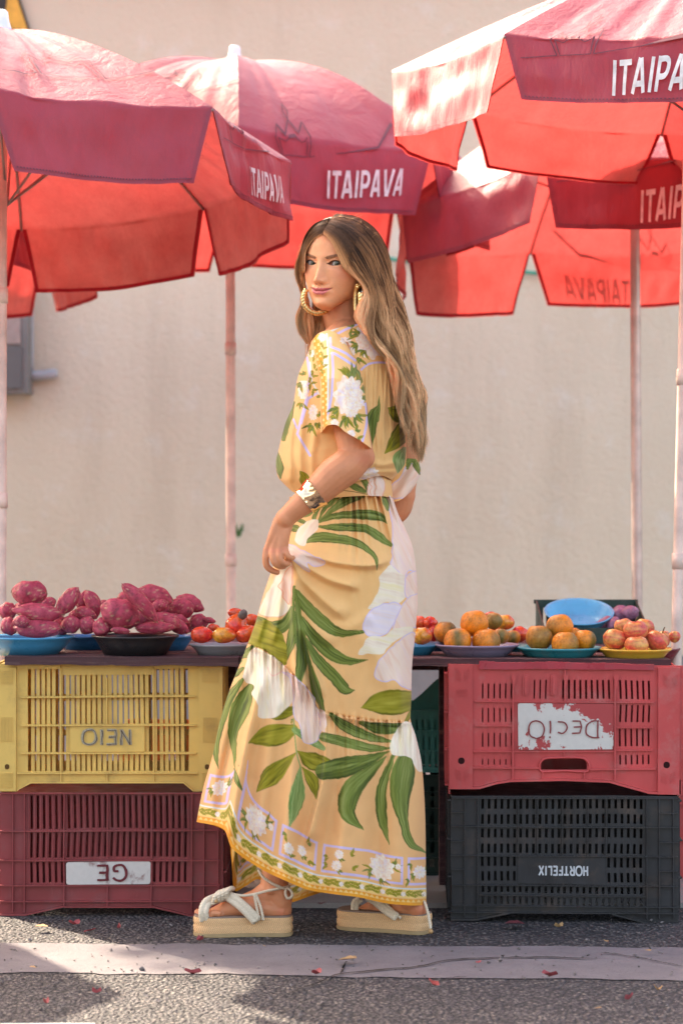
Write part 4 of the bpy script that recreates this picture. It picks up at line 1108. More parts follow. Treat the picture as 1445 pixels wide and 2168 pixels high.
zq = lambda x, y: (860 + x / 2.47, 1230 + y / 2.47)
TNG = [(202, 268, 60, 60, 5.84, 'orange tangerine at the left end of the lilac plate'), (266, 290, 72, 46, 5.755, 'glossy orange tangerine at the front left of the lilac plate'), (354, 220, 74, 70, 5.80, 'big greenish tangerine crowning the lilac plate'),
 (416, 290, 74, 44, 5.76, 'half green tangerine at the front centre of the lilac plate'), (455, 208, 46, 46, 5.92, 'dark green tangerine behind the crowning one'), (492, 288, 44, 42, 5.80, 'small orange tangerine at the front right of the lilac plate'), (556, 294, 40, 38, 5.9, 'brown green tangerine between the lilac and teal plates'),
 (692, 286, 70, 56, 5.76, 'bright orange tangerine at the left of the teal plate'), (800, 234, 72, 64, 5.79, 'olive tangerine on top of the teal plate'), (828, 306, 72, 44, 5.73, 'mottled tangerine at the front centre of the teal plate'), (930, 300, 60, 48, 5.77, 'orange tangerine at the right of the teal plate'), (668, 276, 40, 44, 5.9, 'tangerine hidden behind the left one on the teal plate'), (862, 285, 60, 45, 5.9, 'tangerine hidden at the back of the teal plate')]
for i, (x, y, a, b, Y, lab) in enumerate(TNG):
    y, b = y + max(0, a * .96 - b), max(b, a * .96); px, py = zq(x, y); o = blob('tangerine', lab, 'tangerine', 'tangerines on the plates', px, py, Y, a / 2.47, b / 2.47 * 1.02, a / 2.47, 8 * math.sin(i), FM['t'], c_tang, 0, 0, i + 40, .016, dimple=.10)
APL = [(1088, 296, 64, 50, 5.75, 'greenish apple at the front left of the yellow plate'), (1196, 258, 64, 56, 5.74, 'red striped apple standing upright in the middle of the yellow plate'), (1202, 322, 62, 40, 5.71, 'red apple lowest at the front of the yellow plate'), (1132, 226, 48, 34, 5.84, 'pink apple at the back left of the pile'), (1244, 240, 52, 46, 5.84, 'apple at the back right of the pile'), (1308, 308, 60, 50, 5.75, 'apple with a stalk pit at the right of the yellow plate'), (1345, 300, 34, 44, 5.9, 'yellowish apple beyond the right rim'), (1400, 290, 30, 32, 5.86, 'dark apple beside the white pole')]
for i, (x, y, a, b, Y, lab) in enumerate(APL):
    y, b = y + max(0, a * .9 - b), max(b, a * .9); px, py = zq(x, y); o = blob('apple', lab, 'apple', 'apples on the yellow plate', px, py, Y, a / 2.47, b / 2.47 * 1.05, a / 2.47, (-12, 4, 0, 10, -10, -35, 0, 0)[i], FM['a'], c_apple, 0, .0, i + 70, .03, dimple=.28)
    if i in (1, 5):
        k = px2m(Y); st = W(px + (0, 0, 0, 0, 0, 12)[i], py - b / 2.47 * .75, Y - .004); V, F = tube([st, st + [.002, 0, .008], st + [.005, 0, .014]], .0015, 6); mesh('stalk', V, F, plain('stalk_brown', (.12, .07, .03), .7), o, True)
CSH = [((1105, 372), 62, 46, 5.74, 0, 'glossy red cashew fruit at the left of the grey plate', 0), ((1226, 374), 64, 44, 5.73, 0, 'orange flecked cashew fruit in the centre of the grey plate', 2), ((1292, 318), 68, 60, 5.77, 70, 'cashew fruit with its grey nut on top', 1),
 ((1345, 366), 60, 44, 5.74, 30, 'red cashew fruit beside the skirt on the grey plate', 3), ((1288, 252), 44, 28, 5.88, 0, 'red cashew fruit at the back of the grey plate', 4), ((1378, 290), 36, 34, 5.86, 0, 'red cashew fruit touching the skirt at the back', 5), ((1168, 332), 34, 20, 5.88, 0, 'small red cashew fruit behind the left one', 6)]
for i, (q, a, b, Y, r, lab, s) in enumerate(CSH):
    px, py = zp(*q); o = blob('cashew_fruit', lab, 'cashew fruit', 'red cashew fruits', px, py, Y, a / 2.58, b / 2.58, b / 2.58, r, FM['c'], c_cashew, 0, -.12, s + 100 + (0 if s != 2 else 0), .03)
    if i == 2:
        c = spline([W(*zp(1308, 276), 5.765), W(*zp(1326, 262), 5.755), W(*zp(1334, 236), 5.75)], 10); V, F = tube(c, [.007, .008, .0095, .0105, .011, .011, .0105, .0095, .008, .004], 10); mesh('nut', V, F, plain('cashew_nut_grey', (.13, .10, .09), .6, .3, var=.35, scale=120), o, True)
CS2 = [((70, 218), 38, 36, 5.92, 'red cashew fruit at the top behind the blue plate'), ((125, 218), 38, 34, 5.9, 'pinkish cashew fruit next to the skirt at the back'), ((84, 288), 50, 46, 5.80, 'yellow orange cashew fruit on the blue plate'), ((142, 272), 34, 46, 5.9, 'red cashew fruit behind the yellow orange one'), ((520, 216), 44, 40, 5.98, 'round orange red cashew fruit behind the tangerines'), ((440, 182), 36, 22, 6.02, 'red cashew fruit peeping over the dark tangerine'), ((592, 278), 46, 42, 5.98, 'red cashew fruit between the lilac and teal plates'), ((34, 290), 30, 40, 5.84, 'cashew fruit half hidden by the skirt'), ((480, 250), 40, 40, 6.0, 'cashew fruit deep behind the tangerines')]
for i, (q, a, b, Y, lab) in enumerate(CS2):
    px, py = zq(*q); blob('cashew_fruit', lab, 'cashew fruit', 'red cashew fruits', px, py, Y, a / 2.47, b / 2.47, b / 2.47, 0, FM['c'], c_cashew, 0, -.08, (102 if i in (2, 4) else 110 + i * 5), .04)
def c_onion(x, v, s): return mixc((.20, .06, .12), (.36, .16, .24), .5 + .5 * vnoise(v * 5, x * 1.3, s))
for i, (x, y, a, b, Y, lab) in enumerate([(1120, 178, 62, 48, 6.48, 'purple onion at the back of the green crate'), (1165, 170, 48, 38, 6.46, 'purple onion beside the steel pole in the green crate'), (1040, 222, 58, 34, 6.40, 'purple onion beside the leaning blue bowl'), (985, 248, 50, 22, 6.40, 'purple onion under the leaning blue bowl'), (1080, 232, 46, 30, 6.37, 'dark onion lowest in the green crate')]):
    px, py = zq(x, y); blob('onion', lab, 'onion', 'purple onions in the green crate', px, py, Y, a / 2.47, b / 2.47, b / 2.47, 15 * i, FM['o'], c_onion, 0, 0, 200 + i, .08)

# ------------------------------------------------------------------ fallen leaves
LV = [(88, 1968, 14, 0, 'tan'), (158, 1964, 10, 1, 'red'), (190, 1977, 16, 0, 'red'), (252, 1972, 7, 1, 'red'), (424, 1998, 8, 1, 'red'), (70, 2055, 9, 0, 'tan'), (408, 2069, 14, 1, 'red'), (735, 2038, 22, 0, 'tan'), (670, 2070, 12, 1, 'red'), (1012, 2044, 10, 0, 'red'), (918, 2094, 18, 1, 'red'), (1163, 2074, 14, 1, 'red'), (1088, 1962, 20, 0, 'dark'), (1182, 1970, 8, 1, 'tan'), (1330, 2124, 14, 1, 'red'), (1282, 1999, 9, 0, 'tan'), (1370, 2019, 8, 0, 'tan'), (1392, 2104, 10, 1, 'tan'), (205, 2110, 8, 1, 'red'), (1265, 2142, 8, 0, 'tan'), (98, 2132, 7, 1, 'red'), (680, 1919, 12, 0, 'dark'), (560, 2010, 7, 0, 'tan')]
LCOL = {'tan': plain('leaf_tan', (.36, .21, .10), .7, .2, var=.3, scale=90), 'red': plain('leaf_red', (.30, .05, .055), .6, .3, var=.3, scale=90), 'dark': plain('leaf_dark', (.13, .03, .035), .6, .3, var=.3, scale=90)}
WHERE = {88: 'in front of the maroon crate', 158: 'before the maroon crate next to a tan leaf', 190: 'on the dark asphalt before the maroon crate', 252: 'tiny, in front of the maroon crate', 424: 'tiny, just below the front sandal', 70: 'on the gutter strip at the left end', 408: 'at the edge of the sunlit patch', 735: 'largest, on the gutter strip above the crack', 670: 'at the lower edge of the gutter strip', 1012: 'on the middle of the gutter strip', 918: 'curled, just below the gutter strip beside the crack', 1163: 'on the right part of the gutter edge', 1088: 'flat, right before the black crate', 1182: 'small, before the black crate', 1330: 'near the lower right corner on asphalt', 1282: 'small, above the gutter strip at right', 1370: 'on the upper edge of the gutter strip at right', 1392: 'below the gutter strip at the right edge', 205: 'small, on shaded asphalt at lower left', 1265: 'tiny, lowest on the right asphalt', 98: 'tiny, on shaded asphalt at the left edge', 680: 'on the pavement between the two feet', 560: 'tiny, on the gutter strip under the front sandal'}
for i, (px, py, sz, cu, c) in enumerate(LV):
    zz = .012 if py < 1930 else .006
    Y = (CAMZ - zz) * FPX / (py - 1084); k = px2m(Y); L = sz * k * 1.05; n = 9
    t = np.linspace(-1, 1, n); wd = .55 * L * (1 - t ** 2) ** .7 * (1 + .15 * np.sin(t * 9 + i)); a = i * 1.3
    mid = np.stack([t * L, 0 * t, .003 + .012 * cu * (t ** 2) + .004], 1)
    l = mid + np.stack([0 * t, wd * 1.6, .35 * wd * (1 + cu)], 1); r = mid + np.stack([0 * t, -wd * 1.6, .35 * wd], 1)
    V = np.concatenate([l, mid, r]); rotm = np.array([[math.cos(a * .4), -math.sin(a), 0], [math.sin(a * .4), math.cos(a), 0], [0, 0, 1]])
    ctr = np.array([(px - 722.5) * k, Y, zz])
    o = mesh('fallen_leaf', V @ rotm.T + ctr, [(i_, i_ + n, i_ + n + 1, i_ + 1) for i_ in range(n - 1)] + [(n + i_, 2 * n + i_, 2 * n + i_ + 1, n + i_ + 1) for i_ in range(n - 1)], LCOL[c], None, True, base=ctr)
    tag(o, {'tan': 'tan', 'red': 'red', 'dark': 'dark red'}[c] + ' fallen leaf, ' + WHERE[px], 'leaf', 'fallen leaves on the road')

# loose grit on the road, too small to count
rg = np.random.default_rng(21); mb = MB()
for i in range(620):
    py = 1942 + (2166 - 1942) * rg.random(); px = rg.uniform(-20, 1465); r = rg.uniform(.0012, .0042) * (1 if rg.random() > .04 else 1.7)
    Y = (CAMZ - .004) * FPX / (py - 1084); c = np.array([(px - 722.5) * Y / FPX, Y, .004 + r * .3])
    d = rg.normal(size=(6, 3)) * .25 + np.array([(1, 0, 0), (-1, 0, 0), (0, 1, 0), (0, -1, 0), (0, 0, .7), (0, 0, -.6)])
    mb.add(c + d * r, [(0, 2, 4), (2, 1, 4), (1, 3, 4), (3, 0, 4), (2, 0, 5), (1, 2, 5), (3, 1, 5), (0, 3, 5)])
tag(mb.build('gravel', plain('grit', (.145, .12, .115), .85, .2, var=.6, scale=9)), 'loose pale grit scattered over the asphalt and the gutter strip', kind='stuff')

# =================================================================== the woman
woman = empty('person', W(700, 1985, 5.43), 'woman in a yellow leaf print dress with long wavy hair, looking back over her shoulder', 'person')

# ------------------------------------------------------------------ print of the dress (cloth colour per vertex)
Y_A, Y_B = srgb(246, 188, 122), srgb(238, 184, 112)
PEACH = srgb(240, 178, 118)
GRN = [srgb(74, 84, 30), srgb(116, 126, 50), srgb(158, 162, 92)]
OLV = [srgb(108, 100, 18), srgb(150, 138, 30), srgb(182, 166, 60)]
LGR = [srgb(100, 128, 60), srgb(140, 160, 90), srgb(176, 190, 130)]
WHT = [srgb(236, 206, 180), srgb(246, 226, 202), srgb(240, 216, 152)]
PNK = [srgb(240, 194, 170), srgb(246, 214, 192), srgb(238, 202, 200)]
LIL = srgb(208, 186, 222)
ORG = srgb(232, 150, 44)
COR = srgb(240, 160, 120)
class Print:
    def __init__(s, px, py):
        s.sh = px.shape; s.x = px.ravel(); s.y = py.ravel()
        s.C = np.tile(Y_A, (s.x.size, 1))
        t = sstep(1250, 1700, s.y)[:, None]; s.C = s.C * (1 - t) + PEACH * t
        s.C *= (1 + .02 * vnoise(s.x * .9, s.y * .9, 2) + .02 * vnoise(s.x * .05, s.y * .05, 3))[:, None]
    def sel(s, pts, m):
        p = np.asarray(pts, float)
        return np.nonzero((s.x > p[:, 0].min() - m) & (s.x < p[:, 0].max() + m) & (s.y > p[:, 1].min() - m) & (s.y < p[:, 1].max() + m))[0]
    def put(s, i, a, c):
        a = np.clip(a, 0, 1)[:, None]; s.C[i] = s.C[i] * (1 - a) + c * a
    def leaf(s, pts, wid, pal=GRN, seed=None, streak=1.0):
        """centre line points and full widths, photograph pixels"""
        seed = seed if seed is not None else int(abs(pts[0][0] * 7 + pts[0][1] * 3)) % 997
        q = spline([(x, y, w) for (x, y), w in zip(pts, wid)], 40)
        i = s.sel(q[:, :2], max(wid))
        if not len(i): return
        x, y = s.x[i], s.y[i]
        x = x + 1.0 * vnoise(x * .12, y * .12, seed); y = y + 1.0 * vnoise(x * .12, y * .12, seed + 1)
        bd = np.full(len(i), 1e9); bs = np.zeros(len(i)); bt = np.zeros(len(i)); bw = np.ones(len(i))
        for k in range(39):
            a, b = q[k], q[k + 1]; d = b[:2] - a[:2]; L = np.hypot(*d) + 1e-9
            u = np.clip(((x - a[0]) * d[0] + (y - a[1]) * d[1]) / L ** 2, 0, 1)
            ex, ey = x - a[0] - u * d[0], y - a[1] - u * d[1]; e = np.hypot(ex, ey); m = e < bd
            sg = (ex * -d[1] + ey * d[0]) / L
            bd = np.where(m, e, bd); bs = np.where(m, sg, bs); bt = np.where(m, (k + u) / 39, bt); bw = np.where(m, np.maximum(a[2] + (b[2] - a[2]) * u, .6), bw)
        al = np.clip((bw / 2 - bd) / 1.1 + .5, 0, 1)
        n = bs / (bw / 2)
        st = vnoise(n * 4.2 + 9, bt * 3.0, seed) * .6 + vnoise(n * 9, bt * 5.0 + 4, seed + 2) * .45
        st += .35 * np.exp(-(n / .10) ** 2) - .35 * (np.abs(n) > .8)
        c = np.where((st > 0)[:, None], mixc(pal[1], pal[2], st * .9 * streak), mixc(pal[1], pal[0], -st * 1.5 * streak))
        s.put(i, al, c)
    def poly(s, pts, pal=WHT, outline=None, ow=2.2, smooth=True, ang=None, seed=3, wob=1.5):
        p = np.asarray(pts, float)
        if smooth:
            pp = np.concatenate([p[-2:], p, p[:3]]); q = spline(pp, len(pp) * 8); p2 = q
            # keep one turn of the closed curve
            d0 = np.argmin(np.hypot(*(q[:len(q) // 2] - p[0]).T)); d1 = len(q) // 2 + np.argmin(np.hypot(*(q[len(q) // 2:] - p[0]).T)); p = q[d0:d1]
        i = s.sel(p, 4)
        if not len(i): return
        x = s.x[i] + wob * vnoise(s.x[i] * .09, s.y[i] * .09, seed); y = s.y[i] + wob * vnoise(s.x[i] * .09 + 7, s.y[i] * .09, seed + 1)
        ins = np.zeros(len(i), bool); dist = np.full(len(i), 1e9)
        for a, b in zip(p, np.roll(p, -1, 0)):
            c = (a[1] > y) != (b[1] > y)
            with np.errstate(divide='ignore', invalid='ignore'):
                ins ^= c & (x < (b[0] - a[0]) * (y - a[1]) / (b[1] - a[1] + 1e-12) + a[0])
            d = b - a; u = np.clip(((x - a[0]) * d[0] + (y - a[1]) * d[1]) / (d @ d + 1e-9), 0, 1)
            dist = np.minimum(dist, np.hypot(x - a[0] - u * d[0], y - a[1] - u * d[1]))
        sd = np.where(ins, dist, -dist)
        ang = ang if ang is not None else 1.2
        al_, ac = x * math.cos(ang) + y * math.sin(ang), -x * math.sin(ang) + y * math.cos(ang)
        st = vnoise(ac * .16, al_ * .018, seed + 5) * .7 + vnoise(ac * .4, al_ * .03, seed + 6) * .35
        c = np.where((st > 0)[:, None], mixc(pal[1], pal[2], st * .8), mixc(pal[1], pal[0], -st * 1.3))
        s.put(i, sd / 1.1 + .5, c)
        if outline is not None: s.put(i, ((ow / 2 - np.abs(sd - ow / 2)) / 1.1 + .5) * .8, outline)
    def line(s, pts, w, col, curve=False):
        q = spline(pts, 30) if curve else np.asarray(pts, float)
        i = s.sel(q, w); x, y = s.x[i], s.y[i]; bd = np.full(len(i), 1e9)
        for a, b in zip(q[:-1], q[1:]):
            d = b - a; u = np.clip(((x - a[0]) * d[0] + (y - a[1]) * d[1]) / (d @ d + 1e-9), 0, 1); bd = np.minimum(bd, np.hypot(x - a[0] - u * d[0], y - a[1] - u * d[1]))
        s.put(i, (w / 2 - bd) / 1.1 + .5, col)
    def mum(s, cx, cy, r, seed=1, sx=1, sy=1):
        i = s.sel([(cx - r * 1.3, cy - r * 1.3), (cx + r * 1.3, cy + r * 1.3)], 1)
        dx, dy = (s.x[i] - cx) / sx, (s.y[i] - cy) / sy
        ph = np.arctan2(dy, dx); rr = np.hypot(dx, dy) / r
        edge = 1 + .10 * np.cos(ph * 11 + seed) + .05 * np.cos(ph * 5 + seed * 2)
        pet = vnoise(ph * 6 + np.floor(rr * 4) * 1.7, rr * 4.2, seed)
        c = mixc(srgb(248, 230, 210), srgb(240, 198, 170), .30 + .75 * pet)
        c = mixc(c, srgb(226, 208, 226), .8 * vnoise(ph * 4 + 2, rr * 3, seed + 4))
        c = mixc(c, srgb(240, 206, 130), (.25 - rr) * 3)
        s.put(i, (edge - rr) * r / 1.2, c)
    def sprig(s, cx, cy, ang, n, L, pal=GRN, spread=2.2, w=4, seed=1):
        for k in range(n):
            a = ang + spread * ((k + .5) / n - .5); l = L * (.75 + .35 * math.sin(k * 2.7 + seed))
            m = (cx + l * .55 * math.cos(a) - 2 * math.sin(a), cy + l * .55 * math.sin(a) + 2 * math.cos(a))
            s.leaf([(cx + 2 * math.cos(a), cy + 2 * math.sin(a)), m, (cx + l * math.cos(a), cy + l * math.sin(a))], [1.0, w, .6], pal if k % 3 else OLV)

def q3(*p): return [(380 + x / 2.5804, 1250 + y / 2.5804) for x, y in p]
def q2(*p): return [(540 + x / 3.6125, 680 + y / 3.6125) for x, y in p]
def q4(*p): return [(400 + x / 2.779, 1580 + y / 2.779) for x, y in p]
def qu(*p): return [(540 + x / 3.8026, 1040 + y / 3.8026) for x, y in p]
def qs(*p): return [(600 + x / 4.8167, 680 + y / 4.8167) for x, y in p]
def w3(*w): return [v / 2.58 for v in w]
def w2(*w): return [v / 3.61 for v in w]
def ws(*w): return [v / 4.82 for v in w]

def paint_skirt(P, hemd, hemx):
    # big pale flower at the right
    for pts, o, pal in ((((1030, 20), (1080, 160), (1100, 330), (1095, 560), (1085, 590), (1140, 640), (1200, 700), (1240, 640), (1320, 660), (1320, 300), (1180, 100)), LIL, PNK),
                   (((1085, 590), (1040, 640), (1000, 690), (1000, 780), (960, 860), (912, 940), (960, 950), (1050, 890), (1150, 900), (1215, 840), (1210, 690), (1140, 640)), None, WHT),
                   (((1215, 680), (1320, 640), (1330, 900), (1290, 880), (1210, 850)), LIL, PNK),
                   (((1150, 900), (1050, 900), (930, 960), (870, 1060), (880, 1140), (920, 1165), (1040, 1160), (1110, 1080), (1180, 950)), LIL, [srgb(236, 208, 200), srgb(232, 214, 222), srgb(246, 222, 210)]),
                   (((1190, 900), (1320, 820), (1320, 1090), (1250, 1100), (1110, 1110), (1120, 1050)), LIL, PNK),
                   (((1040, 1165), (920, 1170), (870, 1240), (830, 1310), (920, 1310), (1030, 1310), (1060, 1260), (1130, 1200), (1270, 1130), (1265, 1090), (1110, 1110)), None, WHT),
                   (((1270, 1130), (1140, 1210), (1060, 1290), (1000, 1360), (960, 1445), (960, 1500), (1040, 1540), (1110, 1520), (1190, 1580), (1290, 1590), (1290, 1300)), LIL, PNK)):
        P.poly(qu(*pts), pal, o, 2.0, ang=1.1 if pal is PNK else .2, seed=int(pts[0][0]) % 31)
    # leaves radiating below the waist
    P.leaf(qu((510, 240), (560, 140), (640, 60), (720, 0)), [4, 9, 13, 6], GRN)
    P.leaf(qu((515, 245), (630, 140), (740, 70), (870, 30)), [3, 13, 20, 10])
    P.leaf(qu((470, 220), (500, 150), (545, 95)), [8, 9, 4])
    P.leaf(qu((370, 210), (430, 190), (480, 150)), [4, 7, 2]); P.leaf(qu((340, 235), (380, 245), (420, 262)), [5, 9, 3]); P.leaf(qu((300, 300), (330, 300), (360, 330)), [14, 16, 6])
    P.leaf(qu((515, 250), (620, 205), (760, 190), (900, 190), (1010, 210), (1060, 258)), [3, 13, 17, 22, 17, 1])
    P.leaf(qu((520, 285), (640, 290), (790, 290), (900, 305), (1000, 370), (1090, 435)), [5, 15, 18, 17, 18, 8])
    P.leaf(qu((405, 400), (520, 370), (680, 385), (800, 410), (900, 465), (970, 540), (978, 635)), [12, 22, 19, 17, 12, 8, 1])
    P.leaf(qu((1030, 40), (1050, 90), (1065, 150)), [6, 13, 6])
    P.poly(qu((320, 390), (340, 310), (430, 232), (500, 225), (512, 270), (490, 320), (430, 370), (400, 440), (350, 430)), WHT, None, ang=2.2)
    # band gathered into the fist
    P.poly(qu((245, 490), (262, 425), (420, 495), (560, 560), (555, 590), (480, 605), (420, 580), (440, 640), (430, 655), (330, 580)), PNK, LIL, 1.5, ang=.5)
    # flower left of the fold
    P.poly(qu((90, 780), (180, 640), (230, 600), (300, 570), (296, 910), (250, 990), (180, 1015), (40, 1000), (20, 960)), WHT, COR, 2.2, ang=1.9)
    P.poly(qu((240, 640), (230, 690), (180, 760), (215, 800), (220, 850), (280, 910), (296, 800), (296, 600)), PNK, COR, 2.0, ang=1.4)
    P.poly(qu((110, 700), (140, 650), (190, 640), (90, 830), (40, 930), (20, 980)), [srgb(246, 196, 140), srgb(244, 190, 130), srgb(240, 206, 206)], None, ang=2)
    # frond below the fold
    P.leaf(q3((640, 20), (700, 95), (790, 180), (880, 232), (1002, 226)), w3(45, 62, 68, 46, 14)); P.leaf(q3((660, 150), (730, 250), (830, 345), (920, 385), (1028, 380)), w3(26, 62, 70, 48, 2))
    P.leaf(q3((690, 270), (760, 385), (850, 478), (905, 540), (955, 546)), w3(22, 58, 66, 56, 2)); P.leaf(q3((630, 0), (660, 200), (668, 380), (645, 515)), w3(18, 40, 66, 30))
    P.leaf(q3((680, 250), (710, 400), (745, 540), (785, 655)), w3(8, 22, 52, 22)); P.leaf(q3((615, 90), (580, 180), (510, 205), (430, 160)), w3(18, 66, 74, 40)); P.leaf(q3((630, 120), (612, 270), (575, 390)), w3(16, 52, 14))
    P.leaf(q3((625, -20), (622, 120), (640, 300)), w3(14, 16, 6))
    P.poly(q3((365, 285), (385, 215), (430, 168), (480, 165), (540, 210), (585, 310), (578, 412), (520, 372), (440, 315)), OLV, None, ang=.35, seed=9)
    # flounce, left part
    P.leaf(q3((395, 318), (365, 345), (335, 370)), w3(40, 46, 14)); P.leaf(q3((345, 425), (310, 455), (285, 480)), w3(18, 34, 8)); P.leaf(q3((340, 380), (325, 395), (305, 420)), w3(10, 20, 6))
    P.leaf(q3((345, 485), (272, 590), (225, 720), (195, 850), (212, 975)), w3(22, 52, 52, 44, 2)); P.leaf(q3((395, 505), (335, 640), (292, 770), (300, 890), (300, 975)), w3(28, 105, 58, 26, 2))
    P.leaf(q3((300, 975), (315, 1040), (345, 1095)), w3(8, 28, 6))
    P.leaf(q3((468, 690), (545, 672), (612, 655)), w3(6, 78, 46), OLV); P.leaf(q3((380, 832), (470, 800), (550, 785), (618, 762)), w3(8, 110, 116, 58), OLV)
    P.leaf(q3((628, 762), (700, 810), (785, 862)), w3(30, 48, 26), LGR); P.leaf(q3((645, 880), (720, 930), (795, 955)), w3(6, 96, 84), OLV)
    P.leaf(q3((420, 1100), (505, 1010), (632, 890)), w3(4, 104, 8), OLV); P.leaf(q3((670, 965), (725, 1040), (748, 1142)), w3(6, 66, 2), OLV)
    P.leaf(q3((602, 1295), (640, 1130), (660, 960)), w3(6, 84, 6), LGR); P.line(q3((622, 700), (630, 800), (640, 890), (662, 970)), 2.4, LGR[1], True)
    P.poly(q3((400, 318), (345, 470), (362, 500), (405, 525), (395, 570), (430, 625), (430, 690), (520, 695), (590, 640), (620, 600), (640, 540), (580, 420), (490, 350)), WHT, None, ang=1.5)
    P.line(q3((480, 420), (505, 465), (560, 440), (580, 410)), 2.6, srgb(246, 200, 180), True)
    P.poly(q3((560, 440), (610, 500), (625, 700), (650, 720), (680, 830), (740, 832), (768, 790), (768, 700), (748, 640), (728, 575), (640, 480)), PNK, LIL, 1.6, ang=1.4, seed=12)
    P.poly(q3((750, 645), (768, 690), (770, 760), (795, 770), (796, 665)), PNK, None, ang=1.4)
    P.sprig(*q3((620, 712))[0], 2.6, 2, 8, GRN)
    # flounce, right part
    P.leaf(q3((828, 680), (900, 740), (1040, 800), (1155, 826)), w3(26, 58, 48, 14)); P.leaf(q3((985, 722), (1080, 752), (1205, 752)), w3(18, 62, 56))
    P.leaf(q3((788, 800), (900, 828), (1050, 862), (1145, 862)), w3(52, 56, 44, 10)); P.leaf(q3((788, 988), (900, 965), (1020, 930), (1140, 880)), w3(96, 112, 70, 8))
    P.leaf(q3((1005, 1312), (915, 1210), (940, 1090), (1040, 990), (1125, 910)), w3(2, 88, 112, 62, 10)); P.leaf(q3((1145, 1390), (1105, 1240), (1105, 1080), (1165, 905)), w3(2, 58, 56, 20))
    P.leaf(q3((1345, 1432), (1260, 1380), (1222, 1260), (1205, 1120), (1220, 1000), (1235, 900)), w3(10, 42, 52, 112, 132, 70))
    P.leaf(q3((990, 642), (1080, 618), (1180, 612), (1270, 600)), w3(4, 112, 140, 100), OLV); P.leaf(q3((1238, 715), (1256, 680), (1272, 640)), w3(22, 26, 20), OLV)
    P.poly(q3((1215, 722), (1165, 800), (1150, 850), (1160, 895), (1200, 905), (1260, 912), (1278, 950), (1300, 985), (1328, 985), (1345, 900), (1310, 780), (1260, 718)), WHT, None, ang=1.5)
    # border
    h, x = hemd.ravel(), hemx.ravel()
    def band(a, b, col, f=None):
        m = (sstep(a - .6, a + .6, h) - sstep(b - .6, b + .6, h)); m = m * f if f is not None else m; i = np.nonzero(m > .01)[0]; P.put(i, m[i], col)
    band(14.5, 34, srgb(243, 196, 118)); band(33.5, 36.5, srgb(222, 218, 214))
    boxes = ((424, 474), (492, 573), (584, 664), (676, 852), (862, 1000))
    for a, b in boxes:
        m = (sstep(a - .7, a + .7, x) - sstep(b - .7, b + .7, x)) * (sstep(42, 43.2, h) - sstep(101, 102.2, h))
        mi = (sstep(a + 4.3, a + 5.7, x) - sstep(b - 5.7, b - 4.3, x)) * (sstep(47, 48.2, h) - sstep(96, 97.2, h))
        i = np.nonzero(m - mi > .01)[0]; P.put(i, (m - mi)[i] * .95, LIL)
    band(-2, 13, ORG)
    zig = np.abs(((x / 11.0) % 1) - .5) * 2
    i = np.nonzero((h > 6.5) & (h < 12.5) & ((h - 6.5) / 6 < 1.02 - zig * 1.15) & (zig < .85))[0]; P.put(i, np.full(len(i), .8), srgb(244, 202, 128))
    # vine of little leaves along the hem: drawn in (along, above) of the hem itself
    V_ = Print(x.reshape(P.sh), -h.reshape(P.sh)); V_.C = P.C
    for k, xa in enumerate(np.arange(418, 905, 44)):
        for j in range(9):
            xx = xa + j * 3.7; y0 = -24 + 1.6 * math.sin(j * 1.1 + k)
            V_.leaf([(xx, y0), (xx + 4.2, y0 - 4), (xx + 6.5, y0 - 7.2)], [.8, 4.0, .5], OLV); V_.leaf([(xx, y0), (xx + 4.6, y0 + 3.4), (xx + 7, y0 + 6)], [.8, 4.0, .5], OLV)
        V_.mum(xa + 39, -23, 5.5, k)
    # flower motifs in the boxes
    for cx, cy, r, sd in ((452, -76, 16, 1), (530, -74, 23, 2), (632, -70, 10, 3), (604, -62, 11, 7), (806, -72, 26, 4), (712, -84, 10, 5), (708, -60, 11, 6), (888, -70, 14, 8)):
        for ang in ((-.4, 2.6) if r > 12 else (.9,)):
            V_.sprig(cx + r * .8 * math.cos(ang), cy + r * .8 * math.sin(ang), ang, 7 if r > 12 else 5, r * .95, GRN, 2.0, 4.2, sd)
        if r > 20: V_.sprig(cx, cy + r * .7, 1.3, 5, r * .9, GRN, 1.5, 4)
        V_.mum(cx, cy, r, sd)
        if r > 20: V_.mum(cx + r * 1.35, cy - 8, 6.5, sd + 3); V_.mum(cx - r * .2, cy + r * .0 + 1, r * .45, sd + 9)
    for cx, cy, a in ((690, -76, 2.6), (690, -58, 2.9), (742, -62, .2), (735, -88, -.4), (596, -88, 2.0), (640, -88, -.9), (868, -52, 2.7), (872, -88, 2.2), (650, -60, .9)):
        V_.sprig(cx, cy, a, 3, 15, OLV if cx % 4 else GRN, 1.6, 5.5)
    P.C = V_.C

